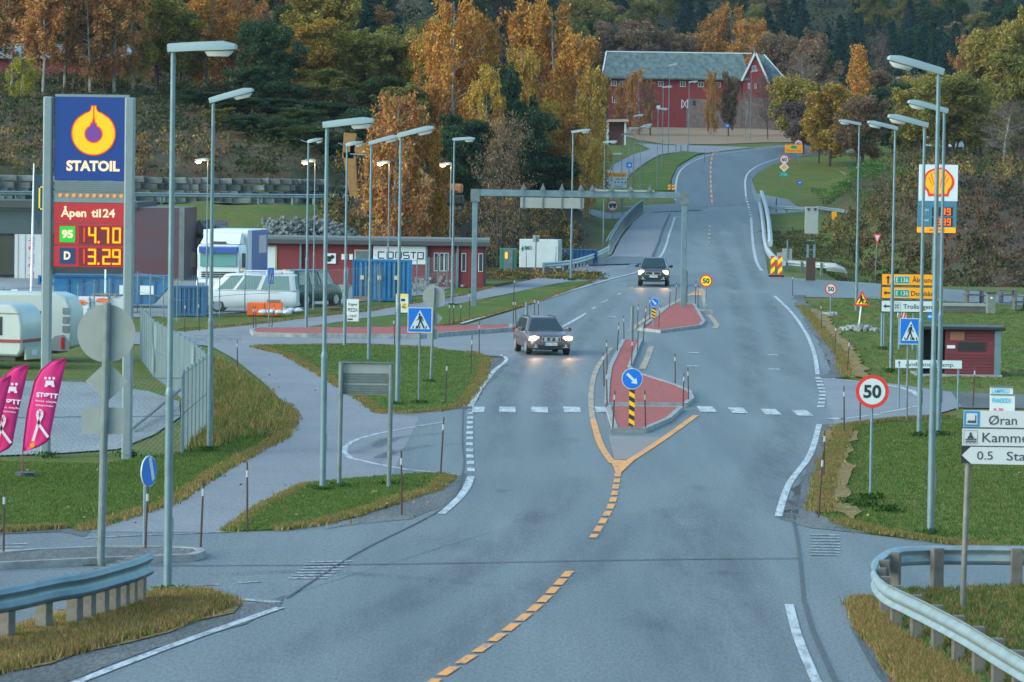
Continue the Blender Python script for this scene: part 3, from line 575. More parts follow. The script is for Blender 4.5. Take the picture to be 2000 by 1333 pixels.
# ================================================================ street lamps
LAMPH=M('lamp_head_grey',(.22,.29,.32),.45,.1)
LENS=M('lamp_lens',(.45,.46,.45),.25,spec=.6)
LIT=M('lamp_lit',(1,.5,.2),.5,emit=(1,.42,.14),es=22)
GLOWC=(1,.45,.17)
def lamp(px,py,top,dr,tilt,label,dist=None,group='street lamps along the main road',kind='big',armw=None,ptop=None,small=1.):
    p=P(px,py) if dist is None else at(px,dist)
    h=hgt(p,px,top)
    root=thing('street_lamp',p,label,'street lamp',group)
    r0=.082 if h>8.6 else .068
    sec=h*.36; r0*=small*.92
    mb=MB(); mb.tube([(0,0,-.15),(0,0,sec),(0,0,sec+.06),(0,0,sec+.16)],[r0,r0*.97,r0*1.05,r0*.72],10); mb.tube([(0,0,sec+.14),(0,0,h-.12)],[r0*.72,r0*.55],10)
    post=mb.build('post',GALV,root,smooth=40)
    d=MB(); d.box((r0*.9,-.0,1.15),(.05,.09,.38)); d.build('door',GALVD,post)
    t=R(tilt)*1.; c,s=math.cos(t),math.sin(t)
    L=1.12 if kind=='big' else .72
    if armw: L=armw
    def q(x,y,z): return (dr*(x*c-z*s), y, h-.12+x*s+z*c)
    secs=[(-.10,.07,-.02,.12),(.0,.08,-.02,.13),(L*.42,.14,-.01,.145),(L*.78,.165,-.01,.15),(L*.97,.15,-.0,.10),(L,.13,.0,.07)] if kind=='big' else [(-.04,.07,0,.12),(.1,.12,-.01,.16),(L*.55,.14,0,.15),(L*.9,.07,.02,.10),(L,.03,.05,.09)]
    rings=[]
    for x,wd,z0,z1 in secs: rings.append([q(x,-wd,z0),q(x,-wd,z0+(z1-z0)*.5),q(x,-wd*.8,z1),q(x,wd*.8,z1),q(x,wd,z0+(z1-z0)*.5),q(x,wd,z0)])
    mb=MB(); mb.loft(rings); hd=mb.build('lamp_head',LAMPH,root,smooth=25)
    mb=MB(); x0,x1=L*.5,L*.95; rings=[]
    for x,wd,z in((x0,.10,-.035),(x0+.05,.13,-.11),(x1-.1,.13,-.12),(x1,.08,-.03)): rings.append([q(x,-wd,-.025),q(x,-wd*.8,z),q(x,wd*.8,z),q(x,wd,-.025)])
    mb.loft(rings); mb.build('lens',LIT if kind=='lit' else LENS,hd,smooth=50)
    if kind=='stub':
        mb=MB(); mb.tube([(0,0,h-.1),(-dr*.38,0,h+.02)],.03,6); mb.build('spare_arm',GALV,root)
    if kind=='lit':
        ld=bpy.data.lights.new('lamp_light','POINT'); ld.energy=22; ld.color=GLOWC; ld.shadow_soft_size=.06
        lo=bpy.data.objects.new('lamp_light',ld); COL.objects.link(lo); lo.parent=root; lo.location=(dr*.26,-.2,h-.28)
    return root
LL=[(327,1160,86,1,2,'nearest and tallest left side lamp, standing by the end of the near guard rail'),
(409,881,190,1,15,'steel lamp at the corner of the mesh fence beside the fuel price pylon'),
(630,960,238,1,6,'lamp on the small lawn tip beside the sign back on two posts'),
(720,705,276,1,15,'lamp rising behind the big sign back on two posts'),
(776,792,260,1,14,'lamp standing just beside the blue pedestrian sign on the triangular lawn'),
(883,597,270,1,3,'lamp just short of the steel gantry on the verge'),
(1115,547,256,1,8,'lamp on the verge tip where the footpath meets the bridge road'),
(1817,1045,132,-1,14,'nearest right side lamp, standing in the lawn in front of the road sign group'),
(1833,850,211,-1,13,'lamp behind the nearest right one, beside the bus bay'),
(1795,852,239,-1,13,'lamp at the bus bay edge in front of the orange direction board'),
(1740,726,247,-1,12,'lamp whose foot stands among the posts of the orange direction board'),
(1672,606,240,-1,9,'lamp right of the small speed sign by the side road')]
for x,y,t,d,ti,lb in LL: lamp(x,y,t,d,ti,lb)
lamp(598,641,275,1,14,'lamp with a short spare arm beside the edge on pedestrian sign',kind='stub')
lamp(673,676,281,1,13,'lamp with a short spare arm and an inverted triangle sign on it',kind='stub')
for x,y,t,lb in((403,585,310,'low lit lamp with glowing post near the white truck'),(612,603,312,'low lit lamp behind the orange block'),(757,578,315,'low lit lamp in front of the blue container doors'),(878,552,318,'low lit lamp at the dark end of the red cabins')):
    lamp(x,y,t,-1,-3,lb,kind='lit',group='low lit lamps in the construction yard',small=.8)
far=[(1178,480,277,1,6,'lamp on the stream bank below the bridge railing',None),(1214,415,262,1,9,'lamp by the far footpath behind the gantry beam',430),(1227,395,250,1,4,'lamp near the blue parking sign on the far footpath',None),
(1250,372,247,1,4,'lamp in the grass wedge left of the dark topped pole',None),(1197,372,300,1,4,'low lamp before the green slope of the far path',None),(1237,352,226,1,10,'lamp rising in front of the small shelter with the red back',None),
(1293,326,170,1,9,'lamp at the left end of the pale grey kiosk',None),(1344,297,160,1,9,'lamp at the right part of the pale grey kiosk',None),(1305,300,127,1,12,'tall lamp before the barn roof',None),
(1257,290,244,1,8,'short lamp by the far path junction',None),(1465,275,140,1,16,'tall lamp with curved arm before the barn gable',None),(1283,372,212,1,2,'pole with dark upper part and yellow band on the grass wedge',None)]
for x,y,t,d,ti,lb,di in far:
    lamp(x,y,t,d,ti,lb,dist=di,group='distant lamps along the far bend',small=.8)
lamp(1742,300,153,1,12,'lamp head showing over the dark tree on the right bank',dist=600,group='distant lamps along the far bend',small=.8)
# ================================================================ snow poles
POLE=M('snow_pole_dark',(.055,.022,.018),.5); BAND=M('snow_pole_band',(.36,.38,.40),.3); 
def snowpole(px,yt,yb,label,group,bend=0):
    p=P(px,yb); h=max(1.2,min(2.6,hgt(p,px,yt)))
    root=thing('snow_pole',p,label,'snow pole',group)
    ln=bend if bend else (((px*7+yb*3)%9)-4)*.012
    mb=MB(); mb.tube([(0,0,-.1),(ln*.5*h,0,h*.5),(ln*h,0,h)],[.023,.021,.017],6); mb.build('pole',POLE,root)
    mb=MB(); z=h*.78; mb.tube([(ln*z,0,z),(ln*(z+.12),0,z+.14)],.026,6); mb.build('reflective_band',BAND,root)
G={}
def poles(lst,label,group):
    for q in lst: snowpole(q[0],q[1],q[2],label,group,q[3] if len(q)>3 else 0)
poles([(7,955,1092)],'snow pole at the left end of the dark topped island','snow poles by the near side road')
poles([(283,950,1082)],'snow pole beside the edge on blue round sign','snow poles by the near side road')
poles([(391,937,1082)],'snow pole on the rounded tip of the dark topped island','snow poles by the near side road')
poles([(483,902,1040)],'snow pole at the point of the small lawn tip','snow poles by the near side road')
poles([(785,880,1007)],'snow pole on the grit below the small lawn tip','snow poles by the access loop')
poles([(860,815,930)],'snow pole in the mouth of the access loop','snow poles by the access loop')
poles([(870,705,792)],'snow pole at the lower corner of the triangular lawn','snow poles by the triangular lawn')
poles([(920,655,735)],'snow pole leaning on the right edge of the triangular lawn','snow poles by the triangular lawn')
poles([(936,627,697)],'snow pole left of the dark estate car','snow poles by the triangular lawn')
poles([(464,668,727)],'lone snow pole on the curving footpath edge','snow poles by the triangular lawn')
poles([(495,600,649),(500,598,649),(530,598,646,.1)],'snow pole at the left tip of the long thin red island','snow poles at the tip of the long thin island')
poles([(390,588,647),(360,590,650)],'snow pole in the grass strip before the blue waste container','snow poles before the yard')
poles([(771,621,676)],'snow pole under the yellow poster board','snow poles by the thin island')
poles([(879,601,640),(885,602,640),(898,601,640),(917,567,624)],'snow pole in the verge grass by the gantry foot','snow poles by the gantry foot')
poles([(1003,543,590),(1003,592,633),(1008,592,633),(1044,590,628),(1052,592,630)],'thin snow pole behind the dark estate car','snow poles behind the dark estate car')
poles([(1085,482,533)],'snow pole in front of the white container','snow poles near the bridge path')
poles([(1028,482,530)],'snow pole at the left end of the white container','snow poles near the bridge path')
poles([(1145,513,550)],'snow pole at the verge tip by the bridge','snow poles near the bridge path')
poles([(1186,664,725),(1205,630,692),(1219,619,669),(1180,690,754),(1186,728,797),(1245,634,691),(1256,637,669)],'snow pole along the narrow neck of the long red island','snow poles along the island neck')
poles([(1196,763,845),(1261,763,844)],'snow pole at a front corner of the small red triangle island','snow poles on the triangle island')
poles([(1319,691,757),(1334,729,801),(1345,719,789)],'snow pole at the wide right tip of the long red island','snow poles at the island tip')
poles([(1233,669,722)],'snow pole behind the large blue arrow sign','snow poles on the island neck')
poles([(1244,595,643),(1259,612,647),(1269,581,628),(1286,600,644),(1307,565,604),(1319,551,597),(1358,549,598),(1363,557,604)],'thin snow pole round the island that carries the gantry leg','snow poles round the gantry island')
poles([(1548,559,577)],'short snow pole by the side road mouth','snow poles by the right verge')
poles([(1598,883,1012,.06),(1609,860,936)],'snow pole on the dry verge below the large speed sign','snow poles below the large speed sign')
poles([(1649,754,848)],'snow pole just left of the large speed sign','snow poles by the bus bay')
poles([(1680,792,824)],'snow pole behind the large speed sign post','snow poles by the bus bay')
poles([(1630,634,693),(1655,662,728),(1605,591,647)],'snow pole on the reddish verge along the bend','snow poles on the reddish verge')
poles([(1900,715,795)],'snow pole before the red shelter wall','snow poles by the bus bay')
poles([(1237,312,372),(1376,292,318),(1504,400,440)],'faint snow pole at the far bend','snow poles at the far bend')
# grey marker tubes on the islands
for px,yt,yb,lb in((1234,598,668,'thick grey tube post on the neck of the long red island'),(1340,530,597,'thick grey tube post beside the gantry leg'),(1028,590,640,'thick grey tube post behind the dark estate car')):
    p=P(px,yb); h=hgt(p,px,yt); r=thing('tube_post',p,lb,'post','grey tube posts on the islands'); mb=MB(); mb.tube([(0,0,-.1),(0,0,h)],.075,10); mb.build('tube',GALVD,r); mb=MB(); mb.tube([(0,0,h*.55),(0,0,h*.6)],.1,10); mb.build('clamp',GALV,r)
# ================================================================ road signs
SBLUE=M('sign_blue',(.0,.13,.55),.35); SRED=M('sign_red',(.62,.03,.03),.35); SWHITE=M('sign_white',(.50,.57,.59),.35); SBLACK=M('sign_black',(.015,.018,.02),.45)
SYEL=M('sign_yellow',(.85,.62,.02),.35); SORA=M('sign_orange',(.85,.32,.0),.35); SGREEN=M('sign_green',(.0,.22,.15),.35)
def post(mb,x,h,r=.03,y=0,z0=-.1): mb.tube([(x,y,z0),(x,y,h)],r,8)
def setup(px,py,lb,cat,name,rz=0,group=None,dist=None):
    p=P(px,py) if dist is None else at(px,dist)
    return p,thing(name,p,lb,cat,group,rz)
def part(name,mat,root,fn,**k):
    mb=MB(); fn(mb); return mb.build(name,mat,root,**k)
def digits50(par,cz,r,y,s='50',bold=.035):
    part('numerals',SBLACK,par,lambda m:text(m,s,0,cz-r*.36,r*.74,y,bold=bold,width=r*1.08,align='C'))
def speed(px,pb,cy,rad_px,lb,face=SWHITE,name='speed_sign',s='50',pr=.035,dist=None,backr=None,base=None):
    p,r=setup(px,pb,lb,'road sign',name,dist=dist); cz=hgt(p,px,cy); R_=rad_px/kk(p)
    part('post',GALV,r,lambda m:post(m,0,cz+R_*.4,pr,y=.05))
    f=part('sign_plate',SRED,r,lambda m:m.disc(0,cz,R_,-.02,.0))
    part('sign_face',face,f,lambda m:m.disc(0,cz,R_*.78,-.026,-.021)); digits50(f,cz,R_,-.03,s)
    part('bracket',GALVD,r,lambda m:[m.box((0,.03,cz+dz),(.12,.09,.05)) for dz in(-R_*.4,R_*.3)])
    return p,r,cz
speed(1700,975,765,32.5,'large round speed sign with red rim reading 50, on its own steel post')
p,r,cz=speed(1622,612,565,11.5,'small distant speed sign with red rim on a thin white post in a gravel heap')
p,r,cz=speed(1378,612,549,12.5,'yellow faced temporary speed sign reading 50 beside the red island',face=SYEL)
part('foot_block',KERB,r,lambda m:m.box((0,0,.09),(.75,.4,.2)))
p,r,cz=speed(1531,362,312,9.5,'far speed sign reading 60 above the yellow diamond',s='60'); R2=8/kk(p); zz=hgt(p,1531,327)
part('diamond_plate',SWHITE,r,lambda m:m.prism([(0,zz+R2*1.2),(R2*1.2,zz),(0,zz-R2*1.2),(-R2*1.2,zz)],-.05,-.03)); part('diamond_face',SORA,r,lambda m:m.prism([(0,zz+R2*.75),(R2*.75,zz),(0,zz-R2*.75),(-R2*.75,zz)],-.06,-.052))
zz2=hgt(p,1531,341); pl=part('route_plate',SGREEN,r,lambda m:m.b2((-9/kk(p),-.05,zz2-.28),(9/kk(p),-.03,zz2+.28))); part('lettering',SWHITE,pl,lambda m:text(m,'E 136',0,zz2-.15,.3,-.055,width=.62,align='C'))
p,r,cz=speed(1559,312,281,8,'half hidden speed sign behind the far yellow town board',s='60')
# far yellow board
p,r=setup(1550,318,'far orange town board with a green route field','road sign','direction_sign'); z0,z1=hgt(p,1550,299),hgt(p,1550,283); wd=17.5/kk(p)
part('post',GALV,r,lambda m:[post(m,x,z1,.05,y=.05) for x in(-wd*.6,wd*.6)]); b=part('sign_board',SORA,r,lambda m:m.b2((-wd,-.03,z0),(wd,0,z1)))
part('route_field',SGREEN,b,lambda m:m.b2((-wd*.32,-.04,z0+(z1-z0)*.52),(wd*.32,-.032,z1-.12))); part('lettering',SBLACK,b,lambda m:[text(m,'Ålesund',-wd*.85,z0+.15,.26,-.036,width=wd*1.0),text(m,'120',wd*.35,z0+.15,.26,-.036,width=wd*.45)])
# far small blue signs
for px,yb,cy,lb,w_,h_ in((1561,395,357,'tiny blue sign on a pole in the grass mound',5,3.5),(1420,275,246,'tiny blue sign by the stubble field',4,3.2),(1228,372,323,'blue service sign by the far footpath',5.5,5.5)):
    p,r=setup(px,yb,lb,'road sign','information_sign'); z=hgt(p,px,cy); a=w_/kk(p); c=h_/kk(p)
    part('post',GALV,r,lambda m:post(m,0,z,.04,y=.05)); b=part('sign_board',SBLUE,r,lambda m:m.b2((-a,-.03,z-c),(a,0,z+c))); part('symbol',SWHITE,b,lambda m:m.b2((-a*.4,-.04,z-c*.25),(a*.6,-.033,z+c*.25)))
# pedestrian crossing sign
def ped_sign(px,pb,x0,x1,y0,y1,lb,flip=1,rz=0,post_r=.035):
    p,r=setup(px,pb,lb,'road sign','pedestrian_crossing_sign',rz=rz); k=kk(p); a=(x1-x0)/2/k; ox=((x0+x1)/2-px)/k; zb,zt=hgt(p,px,y1),hgt(p,px,y0); cz=(zb+zt)/2; a2=(zt-zb)/2
    if rz: ox=0; a=a2
    part('post',GALVD,r,lambda m:post(m,0,zt*.98,post_r,y=.06))
    b=part('sign_board',SBLUE,r,lambda m:m.b2((ox-a,-.03,zb),(ox+a,0,zt)))
    e=.03*a*2; part('border',SWHITE,b,lambda m:[m.b2((ox-a+.001,-.033,zb+.001),(ox+a-.001,-.031,zb+e)),m.b2((ox-a+.001,-.033,zt-e),(ox+a-.001,-.031,zt-.001)),m.b2((ox-a+.001,-.033,zb+e),(ox-a+e,-.031,zt-e)),m.b2((ox+a-e,-.033,zb+e),(ox+a-.001,-.031,zt-e))])
    T=lambda u,v:(ox+flip*u*a,cz+v*a2)
    part('triangle',SWHITE,b,lambda m:m.prism([T(-.82,-.72),T(.82,-.72),T(0,.8)][::flip],-.036,-.031))
    def fig(m):
        y0_,y1_=-.041,-.037
        m.disc(*T(-.03,.46),.085*a,y0_,y1_,n=16)
        def limb(pts,w_):
            for (u0,v0),(u1,v1) in zip(pts,pts[1:]):
                d=Vector((u1-u0,v1-v0)); n=Vector((-d.y,d.x)).normalized()*w_/2; m.prism([T(u0+n.x,v0+n.y),T(u0-n.x,v0-n.y),T(u1-n.x,v1-n.y),T(u1+n.x,v1+n.y)],y0_,y1_)
        m.prism([T(-.13,.36),T(.1,.36),T(.16,.05),T(.14,-.12),T(-.06,-.12),T(-.05,.1)],y0_-.001,y1_)
        limb([(.0,-.1),(-.08,-.36),(-.22,-.66)],.12); limb([(.09,-.1),(.22,-.36),(.36,-.66)],.12)
        limb([(-.08,.32),(-.1,.08),(-.28,-.02)],.07); limb([(.08,.32),(.22,.14),(.26,-.1)],.07)
        for u in(-.56,-.3,-.02,.5): m.prism([T(u-.07,-.68),T(u+.03,-.68),T(u+.09,-.46),T(u+.01,-.46)],y0_+.001,y1_)
    part('walking_figure',SBLACK,b,fig)
ped_sign(818,790,794,842,601,650,'blue pedestrian crossing sign on the triangular lawn')
ped_sign(1771,821,1754,1797,622,673,'blue pedestrian crossing sign beside the bus bay',flip=-1)
ped_sign(527,646,524,532,523,556,'narrow looking pedestrian crossing sign turned almost edge on',rz=R(72))
# arrow signs with striped marker
def arrow_sign(px,pb,cx,cy,rad,m0,m1,lb,mw):
    p,r=setup(px,pb,lb,'road sign','keep_right_sign'); k=kk(p); cz=hgt(p,px,cy); R_=rad/k; ox=(cx-px)/k
    part('post',GALV,r,lambda m:post(m,0,cz,.04,y=.05))
    b=part('sign_plate',SWHITE,r,lambda m:m.disc(ox,cz,R_,-.02,0)); part('sign_face',SBLUE,b,lambda m:m.disc(ox,cz,R_*.94,-.026,-.021))
    def arr(m):
        d=Vector((1,-1)).normalized(); n=Vector((1,1)).normalized(); c=Vector((ox,cz))
        a=c-d*R_*.68; e=c+d*R_*.22; t=c+d*R_*.72; q=lambda v:(v.x,v.y)
        m.prism([q(a+n*R_*.13),q(a-n*R_*.13),q(e-n*R_*.13),q(e-n*R_*.36),q(t),q(e+n*R_*.36),q(e+n*R_*.13)],-.032,-.027)
    part('arrow',SWHITE,b,arr)
    zt,zb=hgt(p,px,m0),hgt(p,px,m1); wd=mw/k/2
    mk=part('striped_marker',SBLACK,r,lambda m:m.b2((-wd,-.06,zb),(wd,.0,zt)))
    def st(m):
        n=4 if rad>15 else 3; hh=(zt-zb)
        for i in range(n):
            z1=zt-hh*(i+.12)/n; w_=hh/n*.5; s_=wd*1.1
            m.prism([(-wd,z1+0),(-wd,z1-w_),(wd,max(zb,z1-w_-s_)),(wd,max(zb+.01,z1-s_))],-.066,-.061)
    part('yellow_stripe',M('marker_yellow',(.9,.42,.0),.4),mk,st)
arrow_sign(1233,846,1233,740,20.5,762,832,'large round blue sign with white arrow over a black and yellow striped marker',11)
arrow_sign(1276,642,1277,591,8.7,602,622,'small distant blue arrow sign with a striped marker on the gantry island',7)
# sign backs
p,r=setup(196,1106,'large blurred round sign back above a diamond and a square plate','road sign','blank_sign',dist=None)
k=kk(p); part('post',GALVD,r,lambda m:m.tube([(0,.05,-.1),(8/k,.05,hgt(p,200,592))],.075,12))
z=lambda y:hgt(p,200,y)
part('round_plate',GREYB,r,lambda m:m.disc(6/k,z(652),57/k,.12,.14,n=48)); part('diamond_plate',GREYB,r,lambda m:m.prism([(8/k,z(706)),(50/k,z(746)),(8/k,z(787)),(-34/k,z(746))],.12,.14)); part('square_plate',GREYB,r,lambda m:m.b2((-40/k,.12,z(849)),(43/k,.14,z(797))))
p,r=setup(288,1080,'round blue sign turned edge on beside a dark snow pole','road sign','keep_right_sign',rz=R(66)); k=kk(p); cz=hgt(p,288,921); part('post',GALV,r,lambda m:[post(m,0,cz,.045,y=.06)]); b=part('sign_plate',SWHITE,r,lambda m:m.disc(0,cz,31/k,-.02,0)); part('sign_face',SBLUE,b,lambda m:m.disc(0,cz,29/k,-.03,-.021)); part('arrow',SWHITE,b,lambda m:m.prism([(.05,cz+.3),(-.05,cz+.25),(.1,cz-.2),(.2,cz-.15)],-.036,-.031))
p,r=setup(841,748,'round sign back with a triangle and a square plate on the far lawn corner','road sign','blank_sign'); k=kk(p); z=lambda y:hgt(p,841,y)
part('post',GALVD,r,lambda m:m.tube([(0,-.02,-.1),(5/k,-.02,z(562))],.05,10)); part('round_plate',GREYB,r,lambda m:m.disc(4/k,z(580),22/k,.05,.07)); part('triangle_plate',GREYB,r,lambda m:m.prism([(3/k,z(603)),(22/k,z(622)),(3/k,z(640)),(-16/k,z(622))],.05,.07)); part('square_plate',GREYB,r,lambda m:m.b2((-8/k,.05,z(663)),(14/k,.07,z(643))))
p,r=setup(672,676,'inverted triangle sign back fixed to a lamp post','road sign','blank_sign'); k=kk(p); z=lambda y:hgt(p,672,y); part('triangle_plate',GREYB,r,lambda m:m.prism([(-12/k,z(556)),(12/k,z(556)),(0,z(588))],.12,.14)); part('bracket',GALVD,r,lambda m:m.box((0,.1,z(568)),(.2,.06,.06)))
p,r=setup(1046,527,'small square sign back on a post before the white container','road sign','blank_sign'); k=kk(p); z=lambda y:hgt(p,1046,y); part('post',GALVD,r,lambda m:post(m,0,z(462),.05)); part('square_plate',GREYB,r,lambda m:m.b2((-6.5/k,.06,z(473)),(6.5/k,.08,z(460))))
p,r=setup(662,955,'large rectangular sign back with ribbed stiffeners on two steel posts','road sign','blank_sign'); p2=P(762,950); k=kk(p); W_=(p2.x-p.x); z=lambda y:hgt(p,662,y)
part('post',GALVD,r,lambda m:m.tube([(0,-.03,-.1),(2/k,-.03,z(708))],.055,10)); part('post',GALVD,r,lambda m:m.tube([(W_,-.03,-.1),(W_+2/k,-.03,z(711))],.055,10))
b=part('board',GREYB,r,lambda m:m.b2((-4/k,.06,z(771)),(W_+6/k,.08,z(708))))
part('stiffener',GALVD,b,lambda m:[m.box((W_/2+1/k,.04,z(y)),(W_+8/k,.03,.03)) for y in(730,735,740,745,753,758,763,767)]+[m.box((W_/2+1/k,.03,z(708)),(W_+10/k,.06,.03))])
# roadworks triangle
p,r=setup(1677,641,'temporary yellow roadworks triangle on a pale leaning post in a gravel heap','road sign','roadworks_sign'); k=kk(p); z=lambda y:hgt(p,1677,y); o_=5/k
part('post',WPAINT,r,lambda m:m.tube([(0,.05,-.1),(o_,.05,z(590))],.04,8)); b=part('sign_plate',SRED,r,lambda m:m.prism([(o_-16/k,z(598)),(o_+16/k,z(598)),(o_+1/k,z(567))],-.02,0)); part('sign_face',SYEL,b,lambda m:m.prism([(o_-11/k,z(594.5)),(o_+11/k,z(594.5)),(o_+1/k,z(574))],-.028,-.021))
def worker(m):
    c=o_; m.disc(c-.02,z(579),.06,-.036,-.03,n=12); m.prism([(c-.12,z(581)),(c+.02,z(581)),(c+.04,z(586)),(c-.06,z(587))],-.036,-.03); m.prism([(c-.06,z(586)),(c+.04,z(586)),(c-.1,z(593)),(c-.18,z(593))],-.036,-.03); m.prism([(c,z(586)),(c+.08,z(586)),(c+.1,z(593)),(c+.03,z(593))],-.036,-.03); m.prism([(c,z(582)),(c+.16,z(586)),(c+.14,z(588)),(c,z(584))],-.036,-.03); m.prism([(c+.1,z(593)),(c+.36,z(593)),(c+.22,z(589))],-.036,-.03)
part('digging_figure',SBLACK,b,worker)
def heap(px,py,rx,hh,lb,n=40):
    p=P(px,py); rg=random.Random(px); mb=MB()
    for i in range(n):
        a=rg.uniform(0,6.28); q=rg.random()**.6; x=math.cos(a)*q*rx; y=math.sin(a)*q*rx*.8; zz=hh*(1-q)*rg.uniform(.5,1); s=rg.uniform(.08,.2); mb.box((x,y,zz),(s*1.3,s,s*.8),rz=a,rx=rg.uniform(-.4,.4))
    o=mb.build('loose_heap',KERB,None,loc=p); tag(o,lb,'gravel heap','gravel heaps round temporary sign posts')
heap(1677,645,1.0,.3,'low gravel heap round the foot of the roadworks triangle',90); heap(1621,616,.45,.2,'small gravel heap round the foot of the distant speed sign',40)
# yield sign
p,r=setup(1709,549,'red rimmed give way triangle on a post before the brush bank','road sign','give_way_sign'); k=kk(p); z=lambda y:hgt(p,1709,y); o_=3/k
part('post',GALV,r,lambda m:m.tube([(0,.05,-.1),(o_,.05,z(460))],.04,8)); b=part('sign_plate',SRED,r,lambda m:m.prism([(o_-8/k,z(457)),(o_+8/k,z(457)),(o_,z(479))],-.02,0)); part('sign_face',SWHITE,b,lambda m:m.prism([(o_-4.5/k,z(460)),(o_+4.5/k,z(460)),(o_,z(472))],-.03,-.021))
# no motor vehicle sign
p,r=setup(1196,440,'round sign with a black lorry picture and red rim behind the gantry','road sign','vehicle_ban_sign'); k=kk(p); z=lambda y:hgt(p,1196,y); R_=12/k; cz=z(402)
part('post',GALV,r,lambda m:post(m,0,cz,.04,y=.05)); b=part('sign_plate',SRED,r,lambda m:m.disc(0,cz,R_,-.02,0)); part('sign_face',SWHITE,b,lambda m:m.disc(0,cz,R_*.76,-.028,-.021)); part('lorry_symbol',SBLACK,b,lambda m:[m.b2((-R_*.4,-.036,cz-R_*.05),(R_*.62,-.03,cz+R_*.35)),m.b2((-R_*.66,-.036,cz-R_*.1),(-R_*.35,-.03,cz+R_*.2)),m.disc(-R_*.3,cz-R_*.2,R_*.22,-.037,-.03,n=14),m.disc(R_*.3,cz-R_*.2,R_*.22,-.037,-.03,n=14)])
# far arrow boards
p,r=setup(1203,425,'stack of one orange and two white arrow direction boards behind the gantry','road sign','direction_sign',dist=425); k=kk(p); z=lambda y:hgt(p,1203,y); x0,x1=-21/k,21/k
part('post',GALV,r,lambda m:[post(m,x,z(338),.05,y=.05) for x in(x0*.7,x1*.7)])
def arrowb(y0,y1,mat,txt):
    bk=part('dark_end',SBLACK,r,lambda m:m.b2((x0,-.015,z(y1)),(x0+10/k,-.003,z(y0)))); b=part('arrow_board',mat,r,lambda m:m.prism([(x0+1/k,z((y0+y1)/2)),(x0+7/k,z(y1)),(x1,z(y1)),(x1,z(y0)),(x0+7/k,z(y0))],-.04,-.018))
    part('lettering',SBLACK,b,lambda m:[text(m,t,tx/k,z(ty),.2,-.045,width=tw/k) for t,tx,ty,tw in txt])
arrowb(338,346,SORA,[('1',-13,344,2),('Åndalsnes',-5,344,22)]); arrowb(347,359,SWHITE,[('1,5',-14,354,6),('Isfjorden',0,351.5,18)]); arrowb(360,367.5,SWHITE,[('1',-12,366,2),('Romsdal',-3,366,16)])
part('pictograms',SBLACK,r,lambda m:[m.prism([((-3+i*6.5)/k,z(357.5)),((1+i*6.5)/k,z(357.5)),((-1+i*6.5)/k,z(354))],-.046,-.041) for i in range(4)])
# ---------------------------------------------------------------- orange route board on four posts
p,r=setup(1745,726,'orange and white direction board with green route numbers and left arrows on tall posts','road sign','direction_board'); 
p=P(1722,682); r.location=p; k=kk(p); z=lambda y:hgt(p,1770,y); X=lambda x:(x-1722)/k
part('post',GALV,r,lambda m:m.tube([(0,.06,-.1),(0,.06,z(536))],.06,8))
for px_,yb in((1726,0),(1756,0),(1783,0)): part('post',GALV,r,lambda m:m.tube([(X(px_),.06,-.1),(X(px_),.06,z(536))],.055,8))
x0,x1=X(1718.5),X(1823)
def board(y0,y1,mat,rim):
    b=part('sign_board',rim,r,lambda m:m.b2((x0,-.03,z(y1)),(x1,0,z(y0)))); part('sign_face',mat,b,lambda m:m.b2((x0+.04,-.036,z(y1)+.04),(x1-.04,-.031,z(y0)-.04))); return b
B1=board(534.5,559,SORA,SBLACK); B2=board(560,585,SORA,SBLACK); B3=board(586.5,611,SWHITE,SBLACK)
def arr(m,cx,cz,s,up):
    q=[(0,1),(.62,.25),(.2,.35),(.2,-1),(-.2,-1),(-.2,.35),(-.62,.25)]
    m.prism([((cx+u*s,cz+v*s) if up else (cx-v*s,cz+u*s)) for u,v in q],-.043,-.038)
part('arrow',SBLACK,B1,lambda m:arr(m,X(1732),z(547),8.0/k,True)); part('arrow',SBLACK,B2,lambda m:arr(m,X(1731),z(573),7.5/k,False)); part('arrow',SBLACK,B3,lambda m:arr(m,X(1731),z(599),7.5/k,False))
for B,y in((B1,547),(B2,573)):
    part('route_field',SWHITE,B,lambda m:m.b2((X(1744.5),-.042,z(y+7.8)),(X(1774),-.037,z(y-7.2)))); part('route_inner',SGREEN,B,lambda m:m.b2((X(1745.3),-.046,z(y+7)),(X(1773.2),-.0425,z(y-6.4)))); part('lettering',SWHITE,B,lambda m:text(m,'E 136',X(1747.5),z(y+4.5),9/k,-.05,bold=.01,width=24/k))
part('lettering',SBLACK,B1,lambda m:text(m,'Ålesund',X(1779),z(551.5),9.5/k,-.043,bold=.012,width=42.5/k)); part('lettering',SBLACK,B2,lambda m:text(m,'Dombås',X(1777.5),z(578),9.5/k,-.043,bold=.012,width=42/k)); part('lettering',SBLACK,B3,lambda m:text(m,'Trollstigen',X(1762.5),z(603.5),9/k,-.043,bold=.012,width=56/k))
def looped(m):
    cx,cz,s=X(1750),z(599),4.6/k
    m.add([],[])
    for a,b,c,d in((-1,-.35,1,.0),(0,0,0,0)): pass
    t=.16*s
    for u in(-.36,.36): m.b2((cx+u*s-t/2,-.043,cz-s),(cx+u*s+t/2,-.038,cz+s)); m.b2((cx-s,-.0435,cz+u*s-t/2),(cx+s,-.0385,cz+u*s+t/2))
    for su in(-1,1):
        for sv in(-1,1):
            m.b2((cx+su*s*.9-t/2,-.0432,cz+sv*s*.36),(cx+su*s*.9+t/2,-.0382,cz+sv*s*.95)); m.b2((cx+su*s*.36,-.0434,cz+sv*s*.9-t/2),(cx+su*s*.95,-.0384,cz+sv*s*.9+t/2))
part('looped_square',SBLACK,B3,looped)
